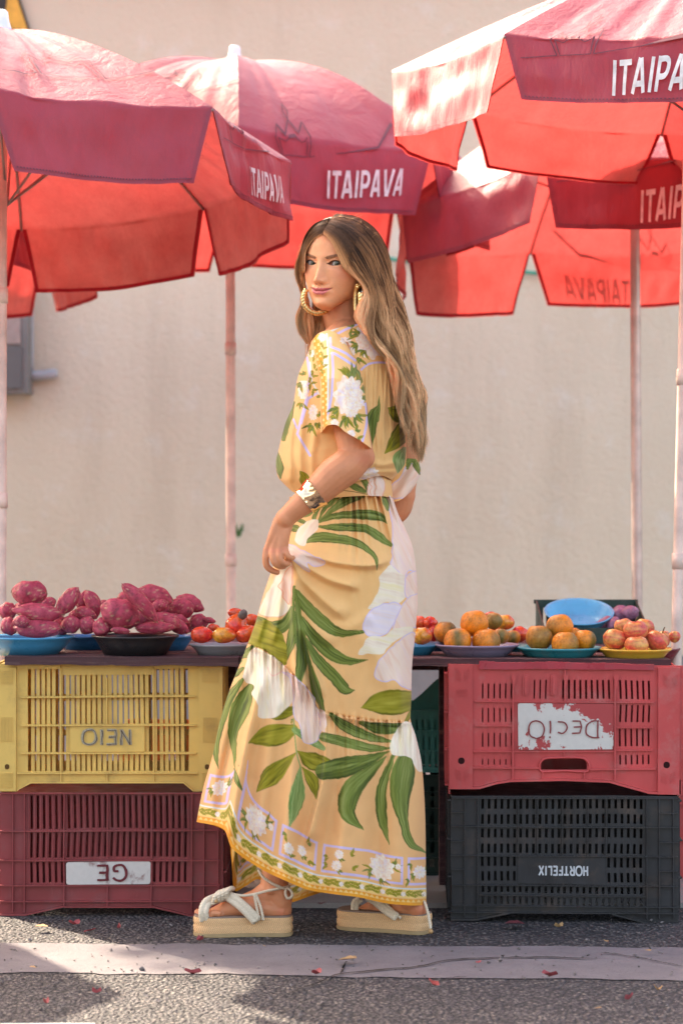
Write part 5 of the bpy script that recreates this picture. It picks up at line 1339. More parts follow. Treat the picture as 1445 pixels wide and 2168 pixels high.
def paint_bodice(P):
    P.line(qs((790, 495), (860, 440), (960, 420), (1100, 430)), 4.4, LIL, True)
    P.line(qs((470, 170), (620, 90), (770, 20)), 5, LIL); P.line(qs((440, 130), (560, 60), (640, 10)), 4, srgb(222, 216, 206))
    P.line(qs((475, 165), (485, 265), (640, 320)), 5, LIL)
    P.mum(*qs((890, 190))[0], 32, 3, 1.0, 1.25); P.mum(*qs((830, 120))[0], 15, 4); P.mum(*qs((630, 210))[0], 13, 5, 1.1, .8); P.mum(*qs((700, 300))[0], 10, 6)
    for p, a, n, L in (((770, 150), 3.6, 5, 26), ((760, 240), 2.6, 6, 20), ((830, 290), 2.0, 6, 22), ((660, 130), -.4, 3, 15), ((700, 70), 4.2, 3, 16), ((780, 370), 1.6, 5, 20)): P.sprig(*qs(p)[0], a, n, L, GRN, 2.0, 5)
    P.leaf(qs((978, 760), (965, 880), (920, 990), (880, 1030)), ws(3, 40, 110, 20)); P.leaf(qs((965, 860), (910, 960), (895, 1120), (895, 1270)), ws(10, 100, 95, 20))
    P.leaf(qs((1070, 890), (1150, 930), (1250, 960)), ws(20, 180, 200), OLV); P.leaf(qs((1030, 1350), (1130, 1240), (1230, 1110), (1280, 1080)), ws(6, 140, 180, 60), OLV)
    P.leaf(qs((1190, 1520), (1180, 1400), (1230, 1310)), ws(80, 130, 60), LGR)
    P.mum(*qs((860, 1560))[0], 20, 5, 1.2, .8)
    # front part, left of the sleeve
    P.line(qs((240, 370), (270, 560), (240, 760), (140, 1150), (270, 1370)), 5, LIL); P.line(qs((100, 1000), (135, 1090)), 4, LIL); P.line(qs((350, 730), (250, 790), (180, 1040)), 5, LIL)
    P.line(qs((270, 420), (290, 620), (360, 740)), 3.5, srgb(222, 216, 206))
    P.leaf(qs((105, 830), (60, 980), (0, 1210)), ws(30, 62, 40)); P.leaf(qs((-65, 1340), (-40, 1480), (-30, 1600)), ws(30, 80, 20))
    P.leaf(qs((170, 1530), (215, 1610), (250, 1700)), ws(10, 110, 60), OLV)
    P.mum(*qs((200, 700))[0], 14, 2, .8, 1.9); P.mum(*qs((300, 930))[0], 12, 4, .8, 1.5); P.mum(*qs((285, 330))[0], 8, 6)
    for p, a, n, L in (((200, 560), -1.9, 4, 14), ((190, 640), 2.4, 5, 18), ((195, 830), 1.7, 4, 20), ((300, 1060), 2.2, 7, 24), ((350, 930), .5, 4, 14), ((350, 1030), 1.2, 5, 20)): P.sprig(*qs(p)[0], a, n, L, GRN, 2.2, 5.5)
    for k in range(14):
        y = 300 + k * 35; x = 290 + 35 * math.sin(k * .5) + k * 3; P.sprig(*qs((x, y))[0], 1.3 + .9 * (-1) ** k, 2, 12, OLV, 1.2, 5)

def paint_sleeve(P):
    # orange strip with pale print and vine at the front edge
    P.poly(qs((300, 190), (330, 140), (365, 130), (375, 260), (420, 480), (445, 700), (445, 1060), (400, 1100), (385, 900), (385, 640), (340, 430)), [ORG, ORG, srgb(240, 170, 60)], None, smooth=False, wob=.5)
    for k in range(30):
        t = k / 29; x = 335 + 85 * sstep(0, .6, np.array(t)) + 18 * (-1) ** k; P.poly(qs((x - 9, 170 + 890 * t), (x + 9, 160 + 890 * t), (x + 12, 185 + 890 * t), (x - 8, 192 + 890 * t)), [srgb(246, 208, 140)] * 3, None, smooth=False)
    P.line(qs((440, 130), (450, 260), (455, 600), (450, 1000)), 3.4, srgb(222, 220, 214)); P.mum(*qs((395, 165))[0], 9, 5); P.mum(*qs((425, 430))[0], 7, 5, .7, 2)
    for k in range(7): P.sprig(*qs((400, 220 + k * 45))[0], 1.0 + .8 * (-1) ** k, 2, 11, OLV, 1.2, 5)
    P.line(qs((475, 170), (480, 260), (560, 290), (640, 330), (730, 400)), 5, LIL)
    P.line(qs((490, 330), (520, 330), (620, 390), (735, 465)), 5.2, LIL); P.line(qs((495, 325), (505, 500), (490, 760), (455, 940)), 5.2, LIL)
    P.line(qs((835, 840), (850, 960), (840, 1080), (805, 1220)), 5, LIL, True)
    P.mum(*qs((650, 190))[0], 13, 6, 1.2, .8)
    P.leaf(qs((700, 480), (750, 520), (785, 590)), ws(10, 50, 8))
    for p, a, n, L in (((690, 600), -1.75, 9, 36), ((740, 640), -.9, 5, 24), ((780, 690), -.2, 6, 22), ((790, 760), .5, 4, 20), ((720, 940), .75, 6, 32), ((640, 960), 1.6, 7, 34), ((560, 880), 2.3, 7, 26), ((540, 980), 2.6, 4, 18), ((725, 1120), -.8, 3, 16), ((750, 1180), .2, 3, 14)): P.sprig(*qs(p)[0], a, n, L, GRN, 1.5, 6.5)
    P.sprig(*qs((640, 540))[0], -2.2, 5, 22, OLV, 1.0, 5)
    P.mum(*qs((660, 760))[0], 33, 2, .92, 1.25); P.mum(*qs((690, 700))[0], 16, 8); P.mum(*qs((740, 830))[0], 17, 9); P.mum(*qs((690, 910))[0], 15, 7)
    P.mum(*qs((520, 1040))[0], 9, 7); P.mum(*qs((690, 1150))[0], 9, 3)

# ------------------------------------------------------------------ cloth shells built from their outlines
def resample(pts, n): return spline(np.asarray(pts, float), n)
def coons(top, bot, left, right, nv, ns):
    th = np.linspace(0, np.pi, ns); s = (1 - np.cos(th)) / 2; v = np.linspace(0, 1, nv)
    def at(c, q): d = resample(c, 400); return np.stack([np.interp(q, np.linspace(0, 1, 400), d[:, k]) for k in (0, 1)], -1)
    T, B, L, Rr = at(top, s), at(bot, s), at(left, v), at(right, v)
    S, Vv = s[None, :, None], v[:, None, None]
    P = (1 - Vv) * T[None] + Vv * B[None] + (1 - S) * L[:, None] + S * Rr[:, None] - ((1 - S) * (1 - Vv) * T[0] + S * (1 - Vv) * T[-1] + (1 - S) * Vv * B[0] + S * Vv * B[-1])
    return P[..., 0], P[..., 1], th, v
def ridge(px, py, pts, amp, wl, wr=None, fade=.18):
    """soft fold along a line: amp in metres toward the viewer, wl / wr widths in pixels left and right of the direction"""
    wr = wl if wr is None else wr
    q = spline(pts, 24); bd = np.full(px.shape, 1e9); bs = np.zeros(px.shape); bt = np.zeros(px.shape)
    for k in range(23):
        a, b = q[k], q[k + 1]; d = b - a; L = np.hypot(*d) + 1e-9
        u = np.clip(((px - a[0]) * d[0] + (py - a[1]) * d[1]) / L ** 2, 0, 1); ex, ey = px - a[0] - u * d[0], py - a[1] - u * d[1]; e = np.hypot(ex, ey); m = e < bd
        bd = np.where(m, e, bd); bs = np.where(m, ex * -d[1] + ey * d[0], bs); bt = np.where(m, (k + u) / 23, bt)
    w = np.where(bs > 0, wr, wl)
    return amp * np.exp(-(bd / w) ** 2) * sstep(0, fade, bt + .02) * sstep(0, fade, 1.02 - bt)

def shell(name, top, bot, left, right, nv, ns, Yc, D, disp, paint, backbot=None, power=.85, parent=woman, backpaint=True, mat='dress'):
    px, py, th, v = coons(top, bot, left, right, nv, ns)
    yc = np.interp(v, np.linspace(0, 1, len(Yc)), Yc)[:, None]; d = np.interp(v, np.linspace(0, 1, len(D)), D)[:, None]
    fr = np.sin(th)[None, :] ** power
    Y = yc - d * fr - disp(px, py, v[:, None]) * np.minimum(1, np.sin(th)[None, :] * 4)
    Vf = WA(px, py, Y).reshape(-1, 3); F = gridq(nv, ns)
    P = Print(px, py); paint(P, px, py, v)
    nvb, nsb = (max(40, nv // 2), max(40, ns // 2)) if name == 'skirt' else (max(40, nv // 5), max(40, ns // 5))
    bx, by, thb, vb = coons(top, backbot or bot, left, right, nvb, nsb)
    ycb = np.interp(vb, np.linspace(0, 1, len(Yc)), Yc)[:, None]; db = np.interp(vb, np.linspace(0, 1, len(D)), D)[:, None]
    Yb_ = ycb + db * np.sin(thb)[None, :] ** power + .008 * np.sin(thb * 17)[None, :] * vb[:, None]
    Vb = WA(bx, by, Yb_).reshape(-1, 3); Fb = gridq(nvb, nsb)[:, ::-1]
    Pb = Print(bx, by); 
    if backpaint: paint(Pb, bx, by, vb)
    return mesh(name, np.concatenate([Vf, Vb]), np.concatenate([F, Fb + len(Vf)]), M[mat], parent, True, np.concatenate([P.C, Pb.C])), (px, py, Y)

# --- skirt
sk_top = [(612, 1052), (660, 1050), (720, 1047), (775, 1046), (830, 1050)]
sk_left = [(612, 1052), (621, 1085), (606, 1122), (590, 1168), (574, 1210), (556, 1263), (540, 1320), (508, 1405), (485, 1463), (465, 1529), (450, 1599), (430, 1669), (416, 1740)]
sk_right = [(830, 1050), (842, 1087), (858, 1120), (872, 1156), (880, 1206), (883, 1280), (878, 1347), (872, 1405), (870, 1482), (869, 1525), (880, 1560), (892, 1618), (899, 1715), (901, 1831), (902, 1916)]
sk_hem = [(416, 1740), (472, 1755), (492, 1797), (551, 1839), (598, 1862), (652, 1884), (706, 1893), (760, 1900), (814, 1912), (868, 1917), (902, 1916)]
sk_back = [(416, 1740), (455, 1749), (480, 1764), (490, 1820), (497, 1886), (520, 1876), (548, 1862), (585, 1900), (612, 1911), (660, 1896), (700, 1885), (760, 1890), (840, 1905), (902, 1916)]
seam = spline(q3((365, 290), (470, 330), (580, 420), (690, 520), (750, 640), (800, 665), (930, 690), (1100, 712), (1270, 715)), 80)
def seam_y(px): return np.interp(px, seam[:, 0], seam[:, 1])
def sk_disp(px, py, v):
    d = np.zeros(px.shape)
    # gathers under the waistband
    g = np.exp(-np.maximum(py - 1050, 0) / 60.0)
    cxs = 740 + (px - 740) / (1 + np.maximum(py - 1050, 0) / 260.0)
    d += g * (.0052 * np.sin(cxs * .36 + 2 * vnoise(cxs * .05, 0 * cxs, 3)) + .004 * np.sin(cxs * .61 + 1)) * sstep(690, 760, px)
    # pull folds running from the fist
    for pts, a, wl, wr in (([(612, 1162), (660, 1176), (720, 1192), (790, 1196), (830, 1180)], .013, 14, 8), ([(612, 1170), (650, 1200), (700, 1228), (765, 1246)], .012, 16, 8),
                           ([(614, 1178), (640, 1225), (690, 1275), (735, 1312)], .011, 18, 9), ([(616, 1186), (632, 1250), (665, 1330), (715, 1370)], .007, 18, 10),
                           ([(617, 1190), (619, 1260), (621, 1340), (626, 1420), (640, 1490)], .020, 20, 5), ([(634, 1330), (652, 1420), (672, 1490), (688, 1530)], -.010, 5, 8),
                           ([(640, 1310), (662, 1400), (684, 1480)], .008, 8, 14),
                           ([(690, 1520), (690, 1590), (684, 1650), (668, 1720), (645, 1800)], .016, 22, 6), ([(575, 1225), (560, 1300), (540, 1370)], .008, 8, 10), ([(596, 1210), (590, 1290), (575, 1370)], .009, 8, 10),
                           ([(560, 1410), (532, 1520), (506, 1640), (490, 1740), (480, 1790)], .020, 18, 7), ([(540, 1400), (500, 1530), (472, 1650), (462, 1750)], -.014, 9, 12),
                           ([(600, 1440), (575, 1560), (556, 1680), (540, 1800)], .008, 16, 20), ([(640, 1500), (625, 1600), (610, 1720), (600, 1850)], .008, 18, 14),
                           ([(760, 1535), (750, 1640), (745, 1760), (740, 1890)], .007, 26, 26), ([(830, 1540), (840, 1640), (850, 1760), (852, 1910)], .008, 22, 18), ([(720, 1530), (712, 1660), (706, 1800)], -.006, 14, 14),
                           ([(800, 1060), (840, 1150), (852, 1240), (850, 1400), (845, 1520)], .007, 10, 14), ([(815, 1060), (860, 1160), (872, 1300)], -.004, 5, 5), ([(760, 1330), (800, 1400), (840, 1480)], .004, 20, 20),
                           ([(700, 1320), (740, 1330), (790, 1300)], .004, 16, 16)):
        d += ridge(px, py, pts, a, wl, wr)
    # tier seam with small gathers below it
    e = py - seam_y(px)
    d += -.0018 * np.exp(-(e / 2.4) ** 2) + .003 * np.exp(-((e - 5) / 5) ** 2)
    gg = np.where(e > 0, np.exp(-e / 34.0), np.exp(e / 5.0) * .2)
    d += gg * (.0042 * np.sin(px * .43 + 1.5 * vnoise(px * .06, e * .01, 8)) + .003 * np.sin(px * .71 + 2) + .003 * np.sin(px * .23))
    # long soft waves of the flounce
    low = sstep(1450, 1850, py)
    d *= 1.8
    d += low * (.012 * np.sin(px * .052 + 1.3) + .005 * np.sin(px * .115 + py * .004)) 
    d += .0022 * vnoise(px * .035, py * .012, 21) + .0010 * vnoise(px * .1, py * .04, 22)
    d += .10 * np.exp(-(((px - 604) / 30) ** 2 + ((py - 1184) / 22) ** 2))
    d += .03 * np.exp(-(((px - 700) / 120) ** 2 + ((py - 1230) / 90) ** 2)) * .4
    return d
def sk_paint(P, px, py, v):
    hb = np.maximum(np.gradient(px[-1]), 1e-6); sl = np.gradient(py[-1]) / hb; cs = 1 / np.sqrt(1 + np.clip(sl, -1.5, 1.5) ** 2)
    hem = (py[-1][None, :] - py) * cs[None, :]
    paint_skirt(P, hem, np.broadcast_to(px[-1][None, :], px.shape) * .9 + px * .1)
skirt, SK = shell('skirt', sk_top, sk_hem, sk_left, sk_right, 620, 450, [5.44, 5.44, 5.45, 5.46], [.105, .150, .150, .135, .135, .14], sk_disp, sk_paint, sk_back)

# --- bodice
bo_top = [(659, 722), (675, 706), (705, 697), (735, 690), (765, 686), (800, 700)]
bo_left = [(659, 722), (651, 749), (631, 796), (620, 857), (604, 896), (590, 951), (584, 979), (588, 1009), (600, 1024)]
bo_right = [(800, 700), (838, 745), (852, 800), (855, 873), (858, 929), (857, 980), (830, 1016)]
bo_bot = [(600, 1024), (626, 1044), (660, 1038), (720, 1024), (760, 1018), (806, 1007), (830, 1016)]
def bo_disp(px, py, v):
    d = np.zeros(px.shape)
    for x in np.arange(762, 850, 9.0): d += .0034 * np.exp(-((px - x - 3 * np.sin(py * .02 + x)) / 2.6) ** 2) * sstep(760, 800, py) * (1 - sstep(930, 985, py))
    for pts, a, wl, wr in (([(640, 800), (622, 880), (612, 960), (618, 1025)], .012, 8, 8), ([(655, 760), (642, 860), (634, 960), (640, 1030)], .010, 9, 8), ([(600, 930), (600, 990), (615, 1030)], .007, 7, 6), ([(668, 900), (660, 970), (664, 1030)], .008, 10, 8),
                           ([(790, 980), (812, 985), (845, 975)], .009, 7, 7), ([(760, 1010), (800, 1000), (845, 1000)], .008, 6, 6), ([(740, 900), (775, 960), (800, 1005)], .006, 10, 10)):
        d += ridge(px, py, pts, a, wl, wr)
    d += .012 * sstep(930, 1000, py) * (1 - sstep(1010, 1040, py)) + .002 * vnoise(px * .06, py * .03, 5)
    return d
shell('bodice', bo_top, bo_bot, bo_left, bo_right, 400, 320, [5.41, 5.41, 5.41, 5.42, 5.43], [.095, .125, .13, .135, .12], bo_disp, lambda P, px, py, v: paint_bodice(P))

# --- sleeves
sl_top = [(660, 724), (672, 707), (695, 700), (722, 712), (745, 748)]
sl_left = [(660, 724), (668, 763), (677, 805), (680, 850), (682, 880), (684, 910)]
sl_right = [(745, 748), (759, 771), (767, 805), (775, 852), (779, 901), (786, 950)]
sl_hem = [(684, 910), (692, 901), (712, 900), (730, 914), (761, 932), (786, 950)]
sl_bk = [(684, 910), (664, 940), (666, 972), (684, 987), (716, 962), (760, 945), (786, 950)]
def sl_disp(px, py, v):
    d = np.zeros(px.shape)
    for pts, a, wl, wr in (([(735, 735), (757, 775), (766, 830), (772, 900)], -.006, 7, 7), ([(668, 730), (690, 800), (692, 890)], .006, 8, 10), ([(700, 730), (730, 800), (742, 900)], .006, 14, 14), ([(690, 720), (720, 735), (748, 775)], .005, 7, 7)):
        d += ridge(px, py, pts, a, wl, wr)
    return d + .0016 * vnoise(px * .07, py * .03, 15)
shell('sleeve', sl_top, sl_hem, sl_left, sl_right, 260, 190, [5.325, 5.295, 5.265, 5.25, 5.24], [.045, .07, .074, .074, .078], sl_disp, lambda P, px, py, v: paint_sleeve(P), sl_bk, .6)
fs_top = [(812, 1028), (830, 1000), (858, 972), (884, 972)]; fs_left = [(812, 1028), (808, 1042), (814, 1057)]; fs_right = [(884, 972), (890, 1000), (880, 1024), (868, 1042)]; fs_bot = [(814, 1057), (830, 1062), (848, 1058), (868, 1042)]
def fs_paint(P, px, py, v):
    P.poly(qs((1060, 1700), (1180, 1600), (1250, 1470), (1330, 1450), (1400, 1560), (1380, 1700), (1250, 1800), (1040, 1810), (1020, 1760)), PNK, LIL, 2, ang=2.3)
    P.leaf(qs((1320, 1400), (1350, 1460), (1385, 1560)), ws(30, 80, 20)); P.leaf(qs((1260, 1500), (1280, 1420), (1290, 1340)), ws(30, 60, 30))
    P.leaf(qs((1010, 1690), (1040, 1680), (1070, 1710)), ws(10, 40, 10), [srgb(170, 110, 40)] * 3)
shell('sleeve', fs_top, fs_bot, fs_left, fs_right, 90, 70, [5.50, 5.50], [.03, .05], lambda px, py, v: .004 * np.sin(px * .16 + py * .1), fs_paint)
# --- belt
be_top = [(640, 1044), (690, 1034), (740, 1020), (778, 1008), (811, 1008), (828, 1018)]; be_bot = [(640, 1056), (700, 1054), (760, 1050), (790, 1050), (812, 1051), (831, 1053)]
def be_paint(P, px, py, v):
    P.leaf(qs((650, 1660), (730, 1690), (830, 1740)), ws(30, 70, 30)); P.leaf(qs((770, 1610), (830, 1640), (860, 1760)), ws(20, 60, 30))
    P.poly(qs((862, 1640), (870, 1590), (1010, 1580), (1015, 1780), (870, 1780)), PNK, COR, 2); P.line(qs((895, 1630), (880, 1660), (900, 1690), (880, 1730), (890, 1775)), 1.6, COR, True); P.line(qs((935, 1600), (925, 1650), (945, 1690), (925, 1740), (930, 1775)), 1.6, COR, True)
    P.line(qs((600, 1725), (720, 1740), (850, 1765)), 1.4, srgb(120, 90, 30))
shell('belt', be_top, be_bot, [be_top[0], be_bot[0]], [be_top[-1], be_bot[-1]], 60, 160, [5.435, 5.435], [.112, .116], lambda px, py, v: .0028 * np.sin(px * .38) * sstep(775, 790, px) + .003 * np.sin(v * np.pi) + .003 * np.exp(-((px - 775) / 5) ** 2), be_paint)

# ------------------------------------------------------------------ body (one continuous surface)
HC = W(719, 562.5, 5.40)            # head axis at eye height
YAW, ROLL, PITCH = R_(29.5), R_(4.0), R_(1)
def rz(a): c, s = math.cos(a), math.sin(a); return np.array([[c, -s, 0], [s, c, 0], [0, 0, 1]])
def ry(a): c, s = math.cos(a), math.sin(a); return np.array([[c, 0, s], [0, 1, 0], [-s, 0, c]])
def rxm(a): c, s = math.cos(a), math.sin(a); return np.array([[1, 0, 0], [0, c, -s], [0, s, c]])
HR = rz(-YAW) @ ry(ROLL) @ rxm(PITCH)
GAZE = HR.T @ np.array([-HC[0], -HC[1], CAMZ - HC[2]]); GAZE /= np.linalg.norm(GAZE)

def ztab(z, tab): 
    t = np.array(tab, float); zz = np.linspace(-120, 120, 481); v = np.interp(zz, t[::-1, 0], t[::-1, 1])
    ker = np.exp(-(np.arange(-16, 17) / 7.0) ** 2); ker /= ker.sum(); v2 = np.convolve(np.pad(v, 16, 'edge'), ker, 'valid'); return np.interp(z, zz, v2)
TF = [(110, 12), (104, 34), (95, 52), (80, 70), (60, 82), (40, 87), (20, 87.5), (0, 85), (-20, 84), (-40, 83), (-60, 81), (-80, 79), (-92, 77), (-100, 70), (-106, 52), (-112, 40)]
TB = [(110, 14), (104, 40), (95, 60), (80, 80), (60, 93), (40, 98), (20, 98), (0, 95), (-20, 88), (-40, 70), (-60, 38), (-75, 8), (-85, -14), (-95, -34), (-102, -46), (-112, -44)]
TW = [(110, 12), (104, 34), (95, 47), (80, 60), (60, 69), (40, 73), (20, 73.5), (0, 72), (-20, 70.5), (-40, 64.5), (-60, 53.5), (-75, 42), (-88, 31.5), (-98, 22), (-105, 14), (-112, 5)]
def gz(x, c, s): return np.exp(-((x - c) / s) ** 2)
def head_mesh(nz=330, nt=420):
    q = np.linspace(0, 1, nz)
    z = np.interp(q, [0, .12, .25, .82, .93, 1], [110, 98, 62, -76, -97, -106.5])
    # azimuth: dense at the front
    u = np.linspace(-1, 1, nt, endpoint=False); th = np.pi * (u * .55 + .45 * u ** 3)
    Z, T = np.meshgrid(z, th, indexing='ij')
    f, b, w = ztab(Z, TF), ztab(Z, TB), ztab(Z, TW)
    hd, yc = (f + b) / 2, (b - f) / 2
    cs, sn = np.cos(T), np.sin(T)
    ex = .90
    X = w * np.sign(sn) * np.abs(sn) ** ex; Y = yc - hd * np.sign(cs) * np.abs(cs) ** ex
    base = np.stack([X, Y, Z], -1)
    fr = sstep(.05, .45, cs)
    ax = np.abs(X)
    D = np.zeros_like(X)
    # brow ridge, sockets, cheekbones, temples
    D += 1.4 * gz(ax, 24, 17) * gz(Z, 14, 6) - 4.6 * gz(ax, 29, 13.5) * gz(Z, 0.5, 9) - 2.2 * gz(ax, 14, 6) * gz(Z, 2, 8)
    D += 3.6 * gz(ax, 40, 17) * gz(Z, -24, 16) - .6 * gz(ax, 45, 13) * gz(Z, -52, 14) + 1.2 * gz(ax, 28, 10) * gz(Z, -12, 6)
    D += 2.0 * gz(ax, 31, 9) * gz(Z, -47, 10)
    # nose
    nh = np.interp(Z, [-56, -50.5, -47, -44, -41, -37, -33, -28, -20, -10, 0, 8, 15, 24], [0, 1.8, 5.4, 11.6, 16.6, 18.9, 18.8, 16.6, 12.4, 7.8, 4.2, 2.4, 1.2, 0])
    ns_ = np.interp(Z, [-50, -38, -30, -10, 12], [9.5, 9.6, 8.6, 8.0, 9.5])
    D += nh * np.exp(-np.abs(X / ns_) ** 2.3)
    D += 8.2 * gz(ax, 11.5, 4.8) * gz(Z, -40, 5.2) - 2.2 * gz(ax, 19, 4) * gz(Z, -42, 8)
    D += -3.5 * gz(ax, 6.2, 3.0) * gz(Z, -47.0, 2.0)
    # mouth: curve of the parting line rises toward the corners (a slight smile)
    zl = -61.5 + .0105 * X ** 2 * (ax < 30) + .8 * np.cos(X * .28) * (ax < 11)
    mw = sstep(27, 17, ax)
    D += (3.6 * gz(Z, zl + 4.6, 3.8) + 4.6 * gz(Z, zl - 5.2, 4.6)) * mw + 2.4 * gz(X, 0, 24) * gz(Z, -60, 15)
    D += -2.4 * gz(Z, zl, 1.25) * sstep(26, 20, ax) - 1.6 * gz(ax, 26, 4) * gz(Z, -57.5, 4)
    D += -1.4 * gz(X, 0, 3.2) * gz(Z, -52.5, 4.5) + 1.0 * gz(ax, 5.5, 2.2) * gz(Z, -54, 4)
    D += -2.6 * gz(X, 0, 16) * gz(Z, -76, 5) + 4.4 * gz(X, 0, 14) * gz(Z, -91, 9)
    # almond openings for the eyes
    ec = 30.5
    xe = (ax - ec) / 14.2
    upl = 5.2 * np.clip(1 - np.abs(xe - .06) ** 2.3, 0, 1) + .9 * xe; lol = -4.0 * np.clip(1 - np.abs(xe + .08) ** 2.4, 0, 1) + .9 * xe
    inside = (np.abs(xe) < 1) & (Z < upl) & (Z > lol)
    dl = np.minimum(upl - Z, Z - lol)
    op = np.where(np.abs(xe) < 1, sstep(-.5, .7, dl), 0) * (cs > 0)
    D += 1.6 * np.where(np.abs(xe) < 1.15, gz(Z, upl + 2.6, 1.7), 0) - 1.5 * np.where(np.abs(xe) < 1.2, gz(Z, upl + 6.0, 1.5), 0) + .7 * np.where(np.abs(xe) < 1.05, gz(Z, lol - 2.0, 1.6), 0)
    fw = np.zeros_like(base); fw[..., 1] = -1; fw[..., 0] = .25 * np.sign(X) * sstep(20, 60, ax)
    base[..., 2] = np.where(Z < -66, -66 + (Z + 66) * .90, Z)
    P = base + fw * (D * fr)[..., None]
    # eyeball centres from the local surface
    j = np.argmin(np.abs(z)); surf_y = np.interp(ec, X[j][nt // 2:][:nt // 3], P[j, nt // 2:, 1][:nt // 3])
    ey = surf_y + 10.6
    P[..., 1] += 9.0 * op * fr
    # colours
    C = np.tile(np.array((.86, .345, .168)), X.shape + (1,))  # lighter than the body skin: brighter fill on the face put into the colour
    C *= (1 + .05 * vnoise(X * .12, Z * .12, 2) + .03 * vnoise(X * .5, Z * .5, 4))[..., None]
    def put(m, c): 
        nonlocal C; m = np.clip(m, 0, 1)[..., None]; C = C * (1 - m) + np.array(c) * m
    F_ = (cs > .05)
    put(.42 * gz(ax, 44, 16) * gz(Z, -24, 14) * F_, (.72, .20, .13)); put(.30 * gz(X, 0, 10) * gz(Z, -34, 10) * F_, (.76, .25, .16))
    put(.30 * gz(ax, 52, 12) * gz(Z, -46, 16) * F_, (.52, .20, .095)); put(.25 * gz(Z, 62, 14) * F_, (.55, .23, .11))
    put(.45 * gz(ax, 30, 12) * gz(Z, 7.5, 4) * F_, (.46, .19, .10)); put(.25 * gz(ax, 24, 12) * gz(Z, -9, 4) * F_, (.54, .21, .14))
    # lips; the parting line and nostrils carry their recess shade in the colour
    top_ = zl + (7.6 - 1.8 * gz(X, 0, 3)) * np.clip(1 - (ax / 27) ** 2.2, 0, 1); low_ = zl - 10.0 * np.clip(1 - (ax / 25.5) ** 2.4, 0, 1)
    lip = sstep(0, 1.2, top_ - Z) * sstep(0, 1.2, Z - low_) * (ax < 28) * F_
    put(.92 * lip, (.60, .12, .125)); put(.35 * lip * (Z < zl), (.72, .22, .21)); put(.85 * gz(Z, zl, .85) * sstep(30, 26, ax) * F_, (.14, .03, .03))
    put(.55 * gz(ax, 6.3, 2.6) * gz(Z, -46.4, 1.5) * F_, (.10, .03, .02))
    # brows: straight, thick inside, tapering outward
    bz = np.interp(ax, [14, 22, 34, 46, 56], [11.5, 13.6, 17.2, 19.6, 16.5]); bh = np.interp(ax, [11, 16, 26, 44, 57], [1.0, 4.0, 4.2, 3.2, .6])
    br = sstep(1.1, .55, np.abs(Z - bz) / bh) * (ax > 11) * (ax < 58) * F_ * (.72 + .28 * vnoise(ax * 1.1 - Z * .5, Z * .2, 6))
    put(.95 * br, (.040, .019, .011))
    # lashes and liner, lid edge
    lash = np.where(np.abs(xe) < 1.22, gz(Z, upl + .5 + .8 * np.clip(xe - .6, 0, 1), 1.25), 0) * F_
    put(.95 * lash, (.018, .010, .008)); put(.55 * np.where(np.abs(xe) < 1.05, gz(Z, lol - .2, .7), 0) * F_, (.06, .028, .02))
    put(.8 * np.where(np.abs(xe - .95) < .35, gz(Z, upl + .6 + 1.6 * (xe - .7), 1.1), 0) * F_, (.02, .012, .01))
    put(.6 * op * F_, (.32, .11, .09))
    return P.reshape(-1, 3), gridq(nz, nt, True), C.reshape(-1, 3), (ec, ey)

HV, HF, HCOL, (EC, EY) = head_mesh()
def head_to_world(p): return (np.asarray(p) * .00100) @ HR.T + HC

# limbs and trunk as overlapping swept forms, fused by a voxel remesh
bm_ = MB()
def limb(pts, rad, n=26, sides=18, flat=None):
    q = spline([(*W(x, y, Y), r) for (x, y, Y), r in zip(pts, rad)], n); bm_.tube(q[:, :3], np.maximum(q[:, 3], .002), sides, flat=flat)
def ball(x, y, Y, r, sx=1, sy=1, sz=1):
    u = np.linspace(0, np.pi, 14); v = np.arange(18) * 2 * np.pi / 18; U, Vv = np.meshgrid(u, v, indexing='ij')
    P = np.stack([np.sin(U) * np.cos(Vv) * sx, np.sin(U) * np.sin(Vv) * sy, np.cos(U) * sz], -1) * r + W(x, y, Y); bm_.add(P.reshape(-1, 3), gridq(14, 18, True).tolist())
# trunk, neck
limb([(742, 1180, 5.46), (738, 1100, 5.45), (735, 1030, 5.435), (742, 930, 5.42), (745, 840, 5.415), (745, 770, 5.415), (742, 715, 5.415)], [.115, .108, .092, .100, .098, .080, .05])
limb([(742, 760, 5.425), (732, 700, 5.42), (722, 650, 5.415), (722, 590, 5.41)], [.052, .0455, .045, .047])
limb([(700, 742, 5.335), (722, 726, 5.36), (745, 722, 5.41), (790, 735, 5.47), (832, 760, 5.52)], [.040, .046, .052, .046, .04])
# near arm
limb([(706, 742, 5.325), (722, 800, 5.30), (738, 880, 5.262), (750, 940, 5.242), (756, 964, 5.238)], [.044, .042, .0395, .038, .036])
limb([(756, 962, 5.238), (735, 986, 5.232), (706, 1008, 5.228), (670, 1042, 5.226), (640, 1066, 5.226), (612, 1090, 5.228), (600, 1104, 5.229)], [.0365, .0392, .0388, .0325, .0270, .0222, .0218])
ball(766, 968, 5.24, .0285); ball(753, 960, 5.238, .0385); ball(604, 1098, 5.2285, .0225)
